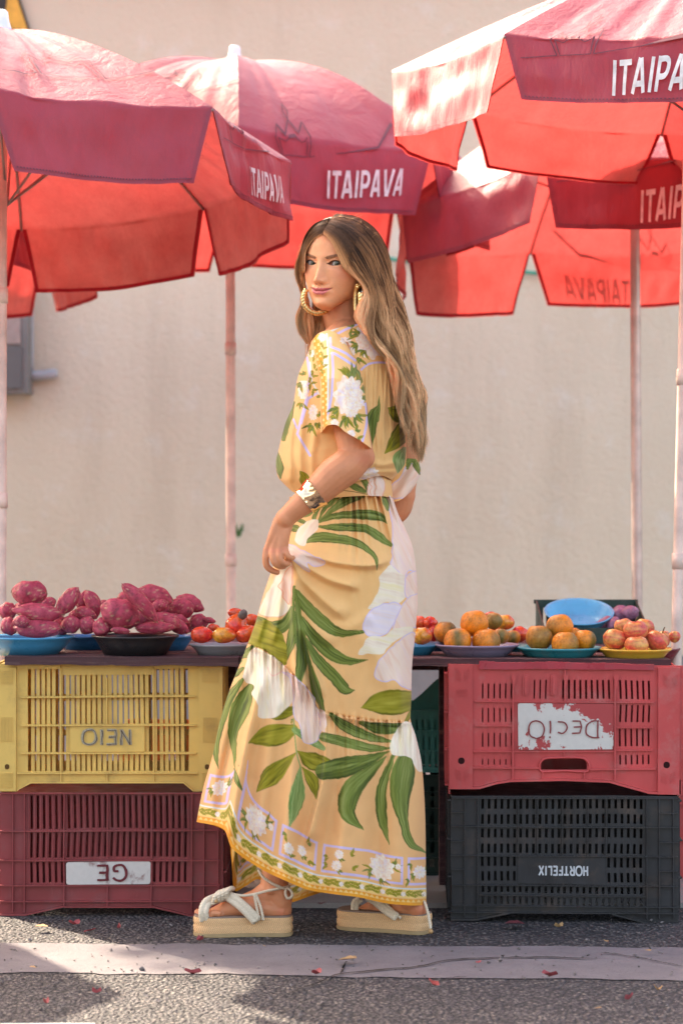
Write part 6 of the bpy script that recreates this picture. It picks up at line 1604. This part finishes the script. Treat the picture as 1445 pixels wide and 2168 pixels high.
# hand
Yh = 5.226
for kx, ky, Yk, wx, wy in ((567, 1162, Yh + .002, 590, 1100), (578, 1164, Yh - .005, 597, 1103), (590, 1163, Yh - .006, 604, 1106), (601, 1160, Yh - .001, 610, 1108)):
    limb([(wx, wy, Yh + .003), ((wx + kx) / 2 - 1, (wy + ky) / 2, Yh - .002), (kx, ky, Yk)], [.0118, .0098, .0093], 12, 12)
limb([(600, 1098, Yh + .006), (592, 1128, Yh + .008), (585, 1158, Yh + .010)], [.017, .0185, .0165], 14, 16)
limb([(565, 1161, Yh + .001), (562, 1181, Yh - .003), (565, 1199, Yh - .001), (576, 1208, Yh + .004), (590, 1213, Yh + .014)], [.0084, .0077, .0074, .0069, .0058], 20, 12)
limb([(578, 1164, Yh - .006), (577, 1180, Yh - .014), (582, 1192, Yh - .014), (593, 1199, Yh - .006), (603, 1199, Yh + .008)], [.0085, .0078, .0076, .0070, .0060], 20, 12)
limb([(590, 1163, Yh - .007), (591, 1178, Yh - .016), (595, 1189, Yh - .016), (604, 1194, Yh - .008), (611, 1193, Yh + .006)], [.0084, .0077, .0074, .0069, .0058], 20, 12)
limb([(602, 1159, Yh - .001), (606, 1171, Yh - .010), (611, 1179, Yh - .011), (617, 1182, Yh - .004), (621, 1180, Yh + .006)], [.0078, .0071, .0068, .0062, .0054], 20, 12)
limb([(598, 1104, Yh + .014), (590, 1128, Yh + .026), (584, 1152, Yh + .030), (590, 1174, Yh + .026), (597, 1186, Yh + .022)], [.013, .0125, .0105, .0098, .0075], 20, 12)
# far arm
limb([(832, 758, 5.52), (850, 850, 5.545), (856, 950, 5.55), (847, 1046, 5.55)], [.040, .039, .036, .034])
ball(847, 1048, 5.55, .0348); limb([(847, 1048, 5.55), (838, 1076, 5.555), (800, 1100, 5.56), (760, 1120, 5.56)], [.034, .034, .032, .028])
# legs
limb([(720, 1170, 5.43), (690, 1330, 5.42), (640, 1520, 5.42), (625, 1600, 5.42), (605, 1740, 5.435), (584, 1845, 5.437), (578, 1886, 5.438)], [.088, .080, .060, .052, .046, .0315, .0315], 40)
limb([(762, 1170, 5.48), (782, 1330, 5.48), (806, 1520, 5.49), (820, 1600, 5.49), (840, 1740, 5.47), (852, 1840, 5.45), (862, 1884, 5.447)], [.088, .080, .058, .050, .043, .030, .029], 40)
# near foot on its sandal
limb([(584, 1880, 5.438), (594, 1912, 5.44), (598, 1924, 5.44)], [.030, .0275, .0215], 12); ball(596, 1926, 5.44, .0235, 1.0, .92, .92)
limb([(600, 1928, 5.44), (555, 1920, 5.437), (505, 1918, 5.436), (465, 1930, 5.436), (440, 1937, 5.436)], [.021, .027, .0245, .0165, .0105], 22, 16, 1.15)
limb([(572, 1884, 5.438), (545, 1905, 5.437), (505, 1918, 5.438), (470, 1931, 5.440)], [.026, .0255, .0215, .014], 18, 16)
ball(452, 1936, 5.414, .0115, 1.5, 1.0, .8); ball(464, 1935, 5.436, .0135, 1.5, 2.0, .85)
ball(573, 1886, 5.412, .0085)
for tx, ty, tY, r, l in ((446, 1938, 5.402, .0066, 9), (436, 1938, 5.416, .0070, 12), (428, 1937, 5.430, .0074, 14), (421, 1936, 5.444, .0080, 16), (417, 1934, 5.462, .0105, 20)):
    limb([(tx + l + 12, 1935, tY + .002), (tx + l * .4, 1933, tY), (tx, ty, tY), (tx - 4, ty + 1.5, tY)], [.008, r * 1.02, r, r * .7], 12, 10)
# far foot (heel at the right, toes turned away)
limb([(864, 1880, 5.447), (875, 1912, 5.45), (880, 1922, 5.45)], [.031, .0285, .0225], 12); ball(881, 1921, 5.448, .0255)
limb([(882, 1922, 5.45), (854, 1916, 5.47), (815, 1915, 5.50), (780, 1926, 5.52), (758, 1932, 5.535)], [.022, .027, .0245, .017, .0105], 22, 16, 1.15)
limb([(866, 1884, 5.45), (845, 1902, 5.47), (815, 1914, 5.50), (785, 1926, 5.52)], [.027, .0255, .0215, .014], 18, 16)
for tx, tY, r in ((756, 5.512, .0066), (752, 5.526, .0070), (748, 5.540, .0074), (747, 5.556, .0078), (748, 5.574, .0105)):
    limb([(tx + 22, 1928, tY - .012), (tx + 8, 1927, tY - .004), (tx, 1930, tY), (tx - 3, 1931, tY)], [.008, r, r, r * .7], 12, 10)
tmp = bm_.build('body_source', None)
md = tmp.modifiers.new('r', 'REMESH'); md.mode = 'VOXEL'; md.voxel_size = .0023
md = tmp.modifiers.new('s', 'SMOOTH'); md.factor = .5; md.iterations = 4
dg = bpy.context.evaluated_depsgraph_get()
ev = tmp.evaluated_get(dg); em = ev.to_mesh()
nv_ = len(em.vertices); bv = np.empty(nv_ * 3, np.float32); em.vertices.foreach_get('co', bv); bv = bv.reshape(-1, 3).astype(float)
bf = [tuple(p.vertices) for p in em.polygons]
ev.to_mesh_clear(); bpy.data.objects.remove(tmp, do_unlink=True)
bc = np.tile(np.array((.63, .235, .112)), (nv_, 1))
bc *= (1 + .06 * vnoise(bv[:, 0] * 60, bv[:, 2] * 60, 4) + .03 * vnoise(bv[:, 0] * 250, bv[:, 2] * 250, 6))[:, None]
ppx = bv[:, 0] / bv[:, 1] * FPX + 722.5; ppy = 1084 - (bv[:, 2] - CAMZ) / bv[:, 1] * FPX
def red(x, y, r, a): 
    global bc; m = (a * np.exp(-((ppx - x) ** 2 + (ppy - y) ** 2) / r ** 2))[:, None]; bc = bc * (1 - m) + np.array((.60, .155, .085)) * m
red(772, 972, 16, .55)
for x, y in ((567, 1163), (578, 1166), (591, 1165), (602, 1162)): red(x, y, 6, .5)
for x, y, r in ((598, 1935, 16, ), (425, 1936, 14), (890, 1930, 18)): red(x, y, r, .5)
allV = np.concatenate([bv, head_to_world(HV)]); nq = HF + nv_
body = mesh('body', allV, bf + [tuple(f) for f in nq.tolist()] + [tuple((np.arange(420) + nv_ + 329 * 420).tolist())], M['skin'], woman, True, np.concatenate([bc, HCOL]))

# eyeballs
for sx in (-1, 1):
    u = np.linspace(0, np.pi, 60); v = np.arange(72) * 2 * np.pi / 72; U, Vv = np.meshgrid(u, v, indexing='ij')
    d = np.stack([np.sin(U) * np.cos(Vv), np.sin(U) * np.sin(Vv), np.cos(U)], -1).reshape(-1, 3)
    c = np.array([sx * EC, EY, .3]); P = d * 12.2
    gz_ = GAZE.copy(); a = np.degrees(np.arccos(np.clip(d @ gz_, -1, 1)))
    col = np.tile(np.array((.42, .345, .30)), (len(d), 1))
    ir = np.clip((35 - a) / 1.6, 0, 1)[:, None]; up = np.cross(gz_, [0, 0, 1]); an = np.arctan2(d @ np.cross(up, gz_), d @ up)
    ic = mixc((.075, .065, .035), (.17, .145, .08), .5 + .5 * vnoise(an * 9, a * .1, 3)); ic = mixc(ic, (.02, .015, .01), (a - 30) / 4)
    col = col * (1 - ir) + ic * ir; pu = np.clip((13 - a) / 1.5, 0, 1)[:, None]; col = col * (1 - pu) + .004 * pu
    mesh('eye', head_to_world(P + c), gridq(60, 72, True), M['eye'], woman, True, col)
# upper lashes
for sx in (-1, 1):
    mb = MB()
    for k in range(26):
        xe = -0.9 + 1.95 * k / 25; zz = 5.2 * max(0, 1 - abs(min(xe, .99) - .06) ** 2.3) + .9 * xe; x = EC + 14.2 * xe
        y0 = EY - 10.9 + .020 * (x - EC) ** 2 * (1 if xe > 0 else .6); L = 4.2 + 2.2 * max(0, xe)
        p = np.array([(x, y0, zz), (x + 1.0 * xe, y0 - L * .65, zz + .4), (x + 2.6 * xe, y0 - L, zz + 1.9)]); p[:, 0] *= sx
        mb.tube(head_to_world(p), [.00022, .00018, .00006], 4)
    mb.build('eyelash', plain('lash_black', (.012, .008, .006), .6), woman)

# ------------------------------------------------------------------ hair
hv, hc_, hf_n = [], [], 0
SIDES = 3
def over_scalp(P, off):
    """keep a lock outside the skull: lift points (px, py, Y) that would lie inside it"""
    w = WA(P[:, 0], P[:, 1], P[:, 2]); c = HC + HR @ np.array([0, .006, .004]); o = (w - c) @ HR; d = HR.T @ np.array([0, 1.0, 0]); s = 1 / np.stack([np.where(P[:, 0] < 692, .0885, .0815), np.full(len(P), .1005), np.full(len(P), .1140)], 1)
    o, d = o * s, d[None] * s
    A = (d * d).sum(1); B = (o * d).sum(1); Cc = (o * o).sum(1) - 1; disc = B * B - A * Cc
    t = (-B - np.sqrt(np.maximum(disc, 0))) / A
    up = (disc > 0) & (P[:, 1] < 575)
    P[:, 2] = np.where(up, np.minimum(P[:, 2], P[:, 2] + t - .002 - off), P[:, 2]); return P
def strand(P, r, cols):
    """P (n,3) line, thin flattened tube"""
    hv.append((P, r)); hc_.append(cols)
NS = 30
TS = np.linspace(0, 1, NS)
def guides(gs, n=40): return np.array([spline(g, n) for g in gs])     # (G, n, 3): px, py, Y
def haircol(t, tone, root):
    """root dark brown running into honey blond; tone in -1..1 per strand"""
    a = sstep(root - .04, root + .30, t + .13 * tone); b = sstep(root + .08, .88, t + .18 * tone)
    c = mixc((.115, .045, .021), (.47, .175, .058), a); c = mixc(c, (.80, .46, .235), b)
    return c * (1 + .52 * tone)
def emit(G, count, thick, spread, rad, root=.10, seed=0, tlo=0, wave=10.5, light=0, clump=26, dens=None, tend=(.86, 1.02)):
    rg = np.random.default_rng(seed); K = len(G) - 1; n = G.shape[1]
    cl_a = rg.uniform(0, K, clump * K); cl_d = rg.uniform(0, 1, clump * K); cl_ph = rg.uniform(0, 6.28, clump * K); cl_tone = rg.normal(0, .60, clump * K)
    for i in range(count):
        c = rg.integers(0, len(cl_a))
        a0 = cl_a[c]; dep = cl_d[c]; tone = np.clip(cl_tone[c] + rg.normal(0, .22), -1, 1)
        t1 = rg.uniform(*tend); T = np.clip(tlo + (t1 - tlo) * TS, 0, 1)
        pull = .30 + .55 * sstep(.1, .9, T)                     # locks gather toward the tips
        a_i = np.clip(a0 + rg.normal(0, .30), 0, K); a = np.clip(a_i * (1 - pull) + a0 * pull, 0, K)
        k = np.clip(a.astype(int), 0, K - 1); f = (a - k)[:, None]
        q = T * (n - 1); j = np.clip(q.astype(int), 0, n - 2); g = (q - j)[:, None]
        A = G[k, j] * (1 - g) + G[k, j + 1] * g; B = G[k + 1, j] * (1 - g) + G[k + 1, j + 1] * g
        P = A * (1 - f) + B * f
        env = sstep(.12, .6, T)
        P[:, 0] += env * (wave * np.sin(T * 16 + a0 * 1.3 + cl_ph[c] * .22) + rg.normal(0, .8)) + env * 1.2 * np.sin(T * 31 + cl_ph[c] * 3 + i)
        P[:, 0] += rg.normal(0, spread) * (.3 + env); P[:, 1] += rg.normal(0, spread)
        P[:, 2] += dep * thick * (.35 + .65 * env) + env * .006 * np.cos(T * 15 + cl_ph[c] * 1.3) + rg.normal(0, .0015)
        P = over_scalp(P, dep * .009)
        strand(WA(P[:, 0], P[:, 1], P[:, 2]), rad * rg.uniform(.75, 1.3) * np.interp(TS, [0, .08, .7, 1], [.7, 1, 1, .25]), haircol(T, np.clip(tone + light * np.clip(1.3 - a_i, 0, 1) * 1.1, -1, 1.3), root - .10 * light * np.clip(1 - a_i, 0, 1)))
def gd(pts, dep): return [(x, y, Y) for (x, y), Y in zip(pts, np.interp(np.linspace(0, 1, len(pts)), *dep))]
dR = [([0, .10, .30, .45, .60, 1], [5.335, 5.310, 5.308, 5.300, 5.255, 5.275]), ([0, .12, .30, .45, .60, 1], [5.345, 5.312, 5.300, 5.285, 5.255, 5.290]), ([0, .12, .30, .45, .6, 1], [5.355, 5.318, 5.302, 5.285, 5.268, 5.305]),
      ([0, .12, .3, .45, .6, 1], [5.365, 5.335, 5.322, 5.305, 5.295, 5.325]), ([0, .12, .3, .45, .6, 1], [5.375, 5.36, 5.355, 5.345, 5.335, 5.345]), ([0, .12, .3, .45, .6, 1], [5.385, 5.40, 5.405, 5.395, 5.37, 5.36])]
R_P = [[(684, 493), (701, 510), (715, 540), (730, 568), (751, 588), (765, 610), (765, 640), (761, 670), (774, 700), (797, 722), (820, 748), (834, 772)],
       [(688, 484), (716, 502), (736, 540), (757, 574), (774, 603), (780, 640), (779, 678), (793, 713), (814, 750), (838, 795), (850, 850), (860, 905)],
       [(694, 474), (728, 491), (758, 530), (780, 570), (793, 610), (799, 650), (805, 690), (820, 730), (840, 780), (857, 830), (866, 890), (872, 940)],
       [(700, 466), (743, 481), (783, 520), (803, 565), (813, 610), (821, 650), (831, 690), (843, 735), (858, 785), (870, 840), (882, 900), (878, 955)],
       [(706, 460), (751, 469), (792, 500), (814, 545), (824, 590), (834, 640), (850, 690), (858, 740), (868, 790), (889, 840), (888, 890), (887, 980)],
       [(712, 456), (757, 463), (800, 495), (820, 540), (829, 590), (842, 640), (857, 690), (861, 740), (874, 790), (891, 828), (886, 870), (899, 922)]]
GR = guides([gd(p, d) for p, d in zip(R_P, dR)])
emit(GR, 3900, .030, 1.2, .00052, root=.12, seed=1, clump=15, light=1)
emit(GR[2:], 1300, .05, 1.8, .00052, root=.22, seed=2, clump=20)
dL = ([0, .2, .5, 1], [5.345, 5.385, 5.40, 5.41])
L_P = [[(684, 494), (669, 501), (657, 515), (646, 535), (643, 556), (641, 580), (643, 605), (650, 630), (655, 660), (660, 690), (662, 715)],
       [(687, 484), (665, 492), (649, 512), (641, 540), (636, 570), (636, 595), (643, 620), (648, 648), (650, 680), (656, 705), (662, 728)],
       [(692, 472), (664, 480), (645, 503), (636, 532), (629, 563), (631, 588), (641, 613), (643, 640), (634, 668), (636, 698), (650, 728)],
       [(698, 463), (666, 475), (646, 500), (638, 530), (629, 563), (630, 590), (641, 617), (640, 646), (631, 672), (634, 700), (646, 724)]]
GL_ = guides([gd(p, dL) for p in L_P])
emit(GL_, 1300, .045, 1.1, .00058, root=.13, seed=3, clump=18, wave=2.0, light=.6)
# hair behind the neck and falling before the far shoulder
B_P = [[(664, 600), (662, 640), (664, 680), (660, 715), (652, 745), (648, 790)], [(690, 600), (678, 645), (674, 685), (668, 715), (662, 745), (655, 775)], [(705, 600), (690, 650), (684, 690), (680, 712), (672, 735), (664, 760)]]
emit(guides([gd(p, ([0, 1], [5.44, 5.41])) for p in B_P]), 520, .03, 2.0, .0006, root=-.05, seed=4, clump=16, wave=1.5)
N_P = [[(770, 600), (768, 650), (772, 700), (790, 740), (815, 790)], [(800, 600), (800, 660), (812, 720), (835, 780), (850, 850)], [(820, 600), (830, 660), (845, 720), (860, 790), (868, 860)]]
emit(guides([gd(p, ([0, 1], [5.37, 5.36])) for p in N_P]), 420, .05, 3.0, .0007, root=.2, seed=5, clump=14)
# crown between the two sides and stray hairs
C_P = [[(684, 492), (688, 482), (693, 474)], [(700, 462), (712, 455), (730, 458)]]
rg = np.random.default_rng(9)
for i in range(110):
    x0 = rg.uniform(676, 800); y0 = np.interp(x0, [650, 664, 690, 712, 757, 800, 822], [505, 482, 468, 456, 463, 496, 545]); a = rg.choice([-.15, -3.0]) + rg.normal(0, .45) + .5 * (x0 > 760); L = rg.uniform(8, 26) * (1 if x0 < 760 else .6)
    P = np.stack([x0 + L * TS * np.cos(a + 1.2 * TS * rg.normal()), y0 + 2 + L * .30 * TS * np.sin(a) + 4 * TS ** 2 * rg.normal() + .5 * (x0 > 757) * L * TS, 5.36 + .02 * rg.normal() + .02 * TS], 1)
    strand(WA(P[:, 0], P[:, 1], P[:, 2]), np.full(NS, .00017), haircol(TS * .2 + .35, .3, .1))
for i in range(26):
    x0 = rg.uniform(672, 704); P = np.stack([x0 + (x0 - 684) * 1.0 * TS + 7 * TS * rg.normal() * .5, 492 - abs(x0 - 686) * -.5 + (10 + 16 * rg.random()) * TS, 5.318 + .0 * TS + .004 * rg.normal()], 1)
    strand(WA(P[:, 0], P[:, 1], P[:, 2]), np.full(NS, .00024), haircol(TS * .2 + .45, .5, .1))
for i in range(240):
    k = rg.integers(0, 2); g = GR[5] if k else GL_[3]; t0 = rg.uniform(.2, .85); j = np.clip(((t0 + TS * rg.uniform(.08, .2)) * 39).astype(float), 0, 38.99); jj = j.astype(int); f = (j - jj)[:, None]
    P = g[jj] * (1 - f) + g[jj + 1] * f; P[:, 0] += (1 if k else -1) * TS * rg.uniform(1, 8); strand(WA(P[:, 0], P[:, 1], P[:, 2]), np.full(NS, .00019), haircol(TS * .2 + .6, .2, .1))
NST = len(hv); allP = np.array([p for p, r in hv]); allr = np.array([r for p, r in hv]); allc = np.array(hc_)
T_ = np.gradient(allP, axis=1); T_ /= np.linalg.norm(T_, axis=2, keepdims=True) + 1e-12
side = np.cross(T_, np.array([0, 1.0, 0])); side /= np.linalg.norm(side, axis=2, keepdims=True) + 1e-9; fwd = np.cross(side, T_)
ang = np.arange(SIDES) * 2 * np.pi / SIDES
HVv = allP[:, :, None] + allr[:, :, None, None] * (np.cos(ang)[None, None, :, None] * side[:, :, None] + np.sin(ang)[None, None, :, None] * fwd[:, :, None])
Fq = gridq(NS, SIDES, True)
HFf = (Fq[None] + (np.arange(NST) * NS * SIDES)[:, None, None]).reshape(-1, 4)
HCc = np.repeat(allc[:, :, None], SIDES, 2).reshape(-1, 3)
# scalp under the strands
hp = HV.reshape(330, 420, 3); zrow = hp[:, 0, 2]; u = np.linspace(-1, 1, 420, endpoint=False); th = np.pi * (u * .55 + .45 * u ** 3)
keep = []
Zm = np.repeat(zrow[:, None], 420, 1); Tm = np.repeat(np.abs(th)[None], 330, 0)
Xm = np.abs(HV.reshape(330, 420, 3)[..., 0]); mask = (Zm > 74 - 16 * sstep(8, 42, Xm)) | ((Tm > 1.25 + .012 * np.clip(40 - Zm, 0, 30)) & (Zm > -62))
fm_ = mask.reshape(-1)[HF].all(1)
sc_ = HV * np.array([1.012, 1.012, 1.004])
sv = head_to_world(sc_)
ofs = len(sv)
hair = mesh('hair', np.concatenate([sv, HVv.reshape(-1, 3)]), np.concatenate([HF[fm_], HFf + ofs]), M['hair'], woman, True, np.concatenate([np.tile((.05, .026, .015), (ofs, 1)), HCc]))

# ------------------------------------------------------------------ jewellery
def rope_line(pts, r, twist, strands=3, n=120, sr=.62, closed=False, name='cord', mat='rope', parent=woman):
    q = spline(pts, n); mb = MB(); T = np.gradient(q, axis=0); T /= np.linalg.norm(T, axis=1)[:, None]
    Uv = np.cross(T, [0.13, 1.0, .21]); Uv /= np.linalg.norm(Uv, axis=1)[:, None]; Bv = np.cross(T, Uv)
    L = np.concatenate([[0], np.cumsum(np.linalg.norm(np.diff(q, axis=0), axis=1))])
    for s in range(strands):
        a = L / twist * 2 * np.pi + s * 2 * np.pi / strands
        mb.tube(q + r * (1 - sr) * 1.15 * (np.cos(a)[:, None] * Uv + np.sin(a)[:, None] * Bv), r * sr, 6)
    return mb.build(name, M[mat], parent, True)
ci = [(672 + 30.5 * math.cos(a), 633 + 31 * math.sin(a), 5.375 + .014 * math.cos(a)) for a in np.linspace(R_(-142), R_(-142 - 262), 22)]
rope_line([W(*p) for p in ci], .0060, .020, 3, 220, name='earring', mat='gold')
ci = [(757.5 + 5.5 * math.cos(a), 633 + 28 * math.sin(a), 5.315 - .026 * math.cos(a)) for a in np.linspace(R_(-85), R_(-85 - 300), 22)]
rope_line([W(*p) for p in ci], .0060, .020, 3, 220, name='earring', mat='gold')
# hammered cuff on the wrist: a wide open band round the forearm
c0, c1 = W(671, 1041, 5.226), W(645, 1062, 5.226); ax_ = (c1 - c0) / np.linalg.norm(c1 - c0); n1_ = np.cross(ax_, [0, 1, 0]); n1_ /= np.linalg.norm(n1_); n2_ = np.cross(ax_, n1_)
nu, nt_ = 18, 90; Vc = []
for side_ in (0, 1):
    for i in range(nu):
        f = i / (nu - 1); fl = .0022 * (2 * f - 1) ** 2
        for j in range(nt_):
            a = j / nt_ * 2 * math.pi; den = .0014 * float(vnoise(np.array(a * 3.2), np.array(f * 3.0), 5)) + .0009 * float(vnoise(np.array(a * 7.0), np.array(f * 5), 8))
            rr = np.interp(f, [0, 1], [.0345, .0295]) + fl + den - .0011 * side_
            Vc.append(c0 + (c1 - c0) * (f * 1.06 - .03) + rr * (math.cos(a) * n1_ + math.sin(a) * n2_))
Fc = np.concatenate([gridq(nu, nt_, True), gridq(nu, nt_, True)[:, ::-1] + nu * nt_])
rimF = np.array([[i * nt_ + j, i * nt_ + (j + 1) % nt_, nu * nt_ + i * nt_ + (j + 1) % nt_, nu * nt_ + i * nt_ + j] for i in (0, nu - 1) for j in range(nt_)])
mt = NT('polished_rose_gold'); mt.base((.86, .60, .38)); mt.set(Metallic=1.0, Roughness=.06)
mesh('bracelet', np.array(Vc), np.concatenate([Fc, rimF]), mt.m, woman, True)

# ------------------------------------------------------------------ sandals
def mat_jute():
    m = NT('braided_jute')
    tc = m.obj(); sp = m.new('ShaderNodeSeparateXYZ'); m.link(tc, sp.inputs[0])
    def mth(op, a, b=None):
        n = m.new('ShaderNodeMath', operation=op)
        for i_, v in enumerate((a, b)):
            if v is None: continue
            if hasattr(v, 'is_output'): m.link(v, n.inputs[i_])
            else: n.inputs[i_].default_value = v
        return n.outputs[0]
    rows = mth('MULTIPLY', sp.outputs[2], 2 * math.pi / .0115)
    zz = mth('ABSOLUTE', mth('SINE', mth('MULTIPLY', rows, .5)))
    xx = mth('ADD', mth('MULTIPLY', sp.outputs[0], 2 * math.pi / .0088), mth('MULTIPLY', zz, 3.0))
    w = mth('ABSOLUTE', mth('SINE', xx))
    c = m.ramp(w, [(0, (.44, .22, .10)), (.5, (.70, .39, .19)), (1, (.80, .47, .245))])
    f = m.ramp(m.noise(500, 4), [(.3, (.8,) * 3), (.7, (1.12,) * 3)]); m.base(m.mix(1.0, c, f, 'MULTIPLY')); m.set(Roughness=.85, Specular_IOR_Level=.2)
    m.bump(w, .3, .002); return m.m
M['jute'] = mat_jute(); M['rubber'] = plain('tan_rubber', (.36, .235, .12), .7, .2); M['insole'] = plain('insole', (.25, .17, .13), .8, .2)
def sandal(heel, d, zt, label):
    """platform sole with its straps; heel, d in metres on the ground plane"""
    d = np.array(d) / np.hypot(*d); nrm = np.array([-d[1], d[0]]); nrm = nrm if nrm[1] < 0 else -nrm
    out = [(-.003, 0), (.002, .026), (.02, .035), (.06, .034), (.10, .034), (.14, .041), (.175, .044), (.20, .038), (.216, .022), (.221, 0)]
    op = spline([(*p,) for p in out], 40); op = np.concatenate([op, (op * [1, -1])[::-1][1:-1]]); n = len(op)
    S = empty('sandal', (0, 0, 0)); S.parent = woman; S.location = Vector((float(heel[0]), float(heel[1]), 0)) - woman.location
    def lay(z, e): c = op.mean(0); q = c + (op - c) * e; return np.stack([heel[0] + d[0] * q[:, 0] + nrm[0] * q[:, 1], heel[1] + d[1] * q[:, 0] + nrm[1] * q[:, 1], np.full(n, z)], 1)
    def stack(levels): return np.concatenate([lay(z, e) for z, e in levels]), gridq(len(levels), n, True).tolist() + [list(range((len(levels) - 1) * n, len(levels) * n))]
    V, F = stack([(.0, .985), (.001, 1.0), (.0075, 1.0), (.0085, .992)]); mesh('outsole', V, F, M['rubber'], S)
    mid = []
    for r_ in range(2):
        z0 = .0088 + r_ * .0172
        for q in np.linspace(0, 1, 7): mid.append((z0 + .0170 * q, .985 + .016 * math.sin(math.pi * q)))
    V, F = stack(mid); mesh('platform', V, F, M['jute'], S, True)
    V, F = stack([(.0432, .985), (.0452, .982), (.0462, .965)]); mesh('insole', V, F, M['insole'], S)
    return S
S1 = sandal(W(617, 1987, 5.437)[:2] + [0, 0], (-1, .0), .046, '')
S2 = sandal(np.array([(907 - 722.5) * 5.455 / FPX, 5.452]), (-1, .42), .046, '')
def braid(pts, w, parent, n=90, per=.016, th=.45):
    q = spline(pts, n); T = np.gradient(q, axis=0); T /= np.linalg.norm(T, axis=1)[:, None]; vw = np.array([0, 1.0, 0]); sd = np.cross(T, vw); sd /= np.linalg.norm(sd, axis=1)[:, None]; up = np.cross(sd, T)
    L = np.concatenate([[0], np.cumsum(np.linalg.norm(np.diff(q, axis=0), axis=1))]); mb = MB()
    for s in range(4):
        a = L / per * 2 * np.pi + s * np.pi / 2; mb.tube(q + w * .36 * np.sin(a)[:, None] * sd + w * .10 * np.sin(2 * a)[:, None] * up, w * .26, 6)
    return mb.build('strap', M['rope'], parent, True)
P_ = lambda l: [W(*p) for p in l]
braid(P_([(433, 1948, 5.402), (431, 1930, 5.396), (437, 1913, 5.405), (455, 1903, 5.418), (475, 1898, 5.425)]), .020, S1)
braid(P_([(477, 1893, 5.414), (500, 1908, 5.400), (522, 1927, 5.394), (542, 1948, 5.393)]), .0215, S1)
braid(P_([(475, 1896, 5.425), (490, 1905, 5.455), (510, 1925, 5.478), (525, 1945, 5.482)]), .020, S1)
for k in range(4): rope_line(P_([(452 + k * 8.5, 1913 - k * 4, 5.405), (455 + k * 8.5, 1899 - k * 4, 5.395), (463 + k * 8.5, 1890 - k * 3, 5.405), (470 + k * 8, 1888 - k * 2, 5.43)]), .0056, .012, 2, 40, parent=S1, name='knot')
V = []; 
def bead(x, y, Y, r, parent):
    u = np.linspace(0, np.pi, 10); v = np.arange(14) * 2 * np.pi / 14; U, Vv = np.meshgrid(u, v, indexing='ij')
    mesh('bead', (np.stack([np.sin(U) * np.cos(Vv), np.sin(U) * np.sin(Vv), np.cos(U)], -1) * r).reshape(-1, 3) + W(x, y, Y), gridq(10, 14, True), M['bead'], parent, True)
bead(458, 1908, 5.392, .0042, S1)
for l in ([(488, 1892, 5.404), (515, 1896, 5.400), (538, 1893, 5.402), (566, 1886, 5.402), (592, 1881, 5.408), (613, 1876, 5.432)], [(538, 1892, 5.401), (542, 1915, 5.398), (546, 1935, 5.396), (549, 1948, 5.396)], [(541, 1892, 5.401), (550, 1915, 5.397), (555, 1935, 5.395), (557, 1948, 5.395)],
          [(547, 1842, 5.408), (556, 1856, 5.400), (572, 1868, 5.400), (592, 1878, 5.404), (606, 1882, 5.415)], [(606, 1880, 5.414), (604, 1892, 5.408), (609, 1902, 5.408), (618, 1897, 5.41), (616, 1886, 5.412), (608, 1880, 5.414)], [(613, 1877, 5.432), (606, 1874, 5.45), (585, 1872, 5.472), (560, 1868, 5.47)]):
    rope_line(P_(l), .0034, .010, 2, 70, parent=S1)
braid(P_([(762, 1903, 5.49), (752, 1912, 5.492), (751, 1932, 5.496)]), .016, S2, 40)
braid(P_([(778, 1898, 5.45), (795, 1908, 5.455), (815, 1925, 5.452), (838, 1941, 5.436)]), .018, S2, 60)
for l in ([(812, 1902, 5.452), (820, 1916, 5.450), (838, 1934, 5.440), (848, 1944, 5.436)], [(897, 1908, 5.43), (903, 1925, 5.424), (908, 1948, 5.418), (911, 1966, 5.414)], [(830, 1893, 5.44), (860, 1890, 5.425), (897, 1893, 5.43)]):
    rope_line(P_(l), .0034, .010, 2, 60, parent=S2)
bead(911, 1972, 5.413, .0055, S2)
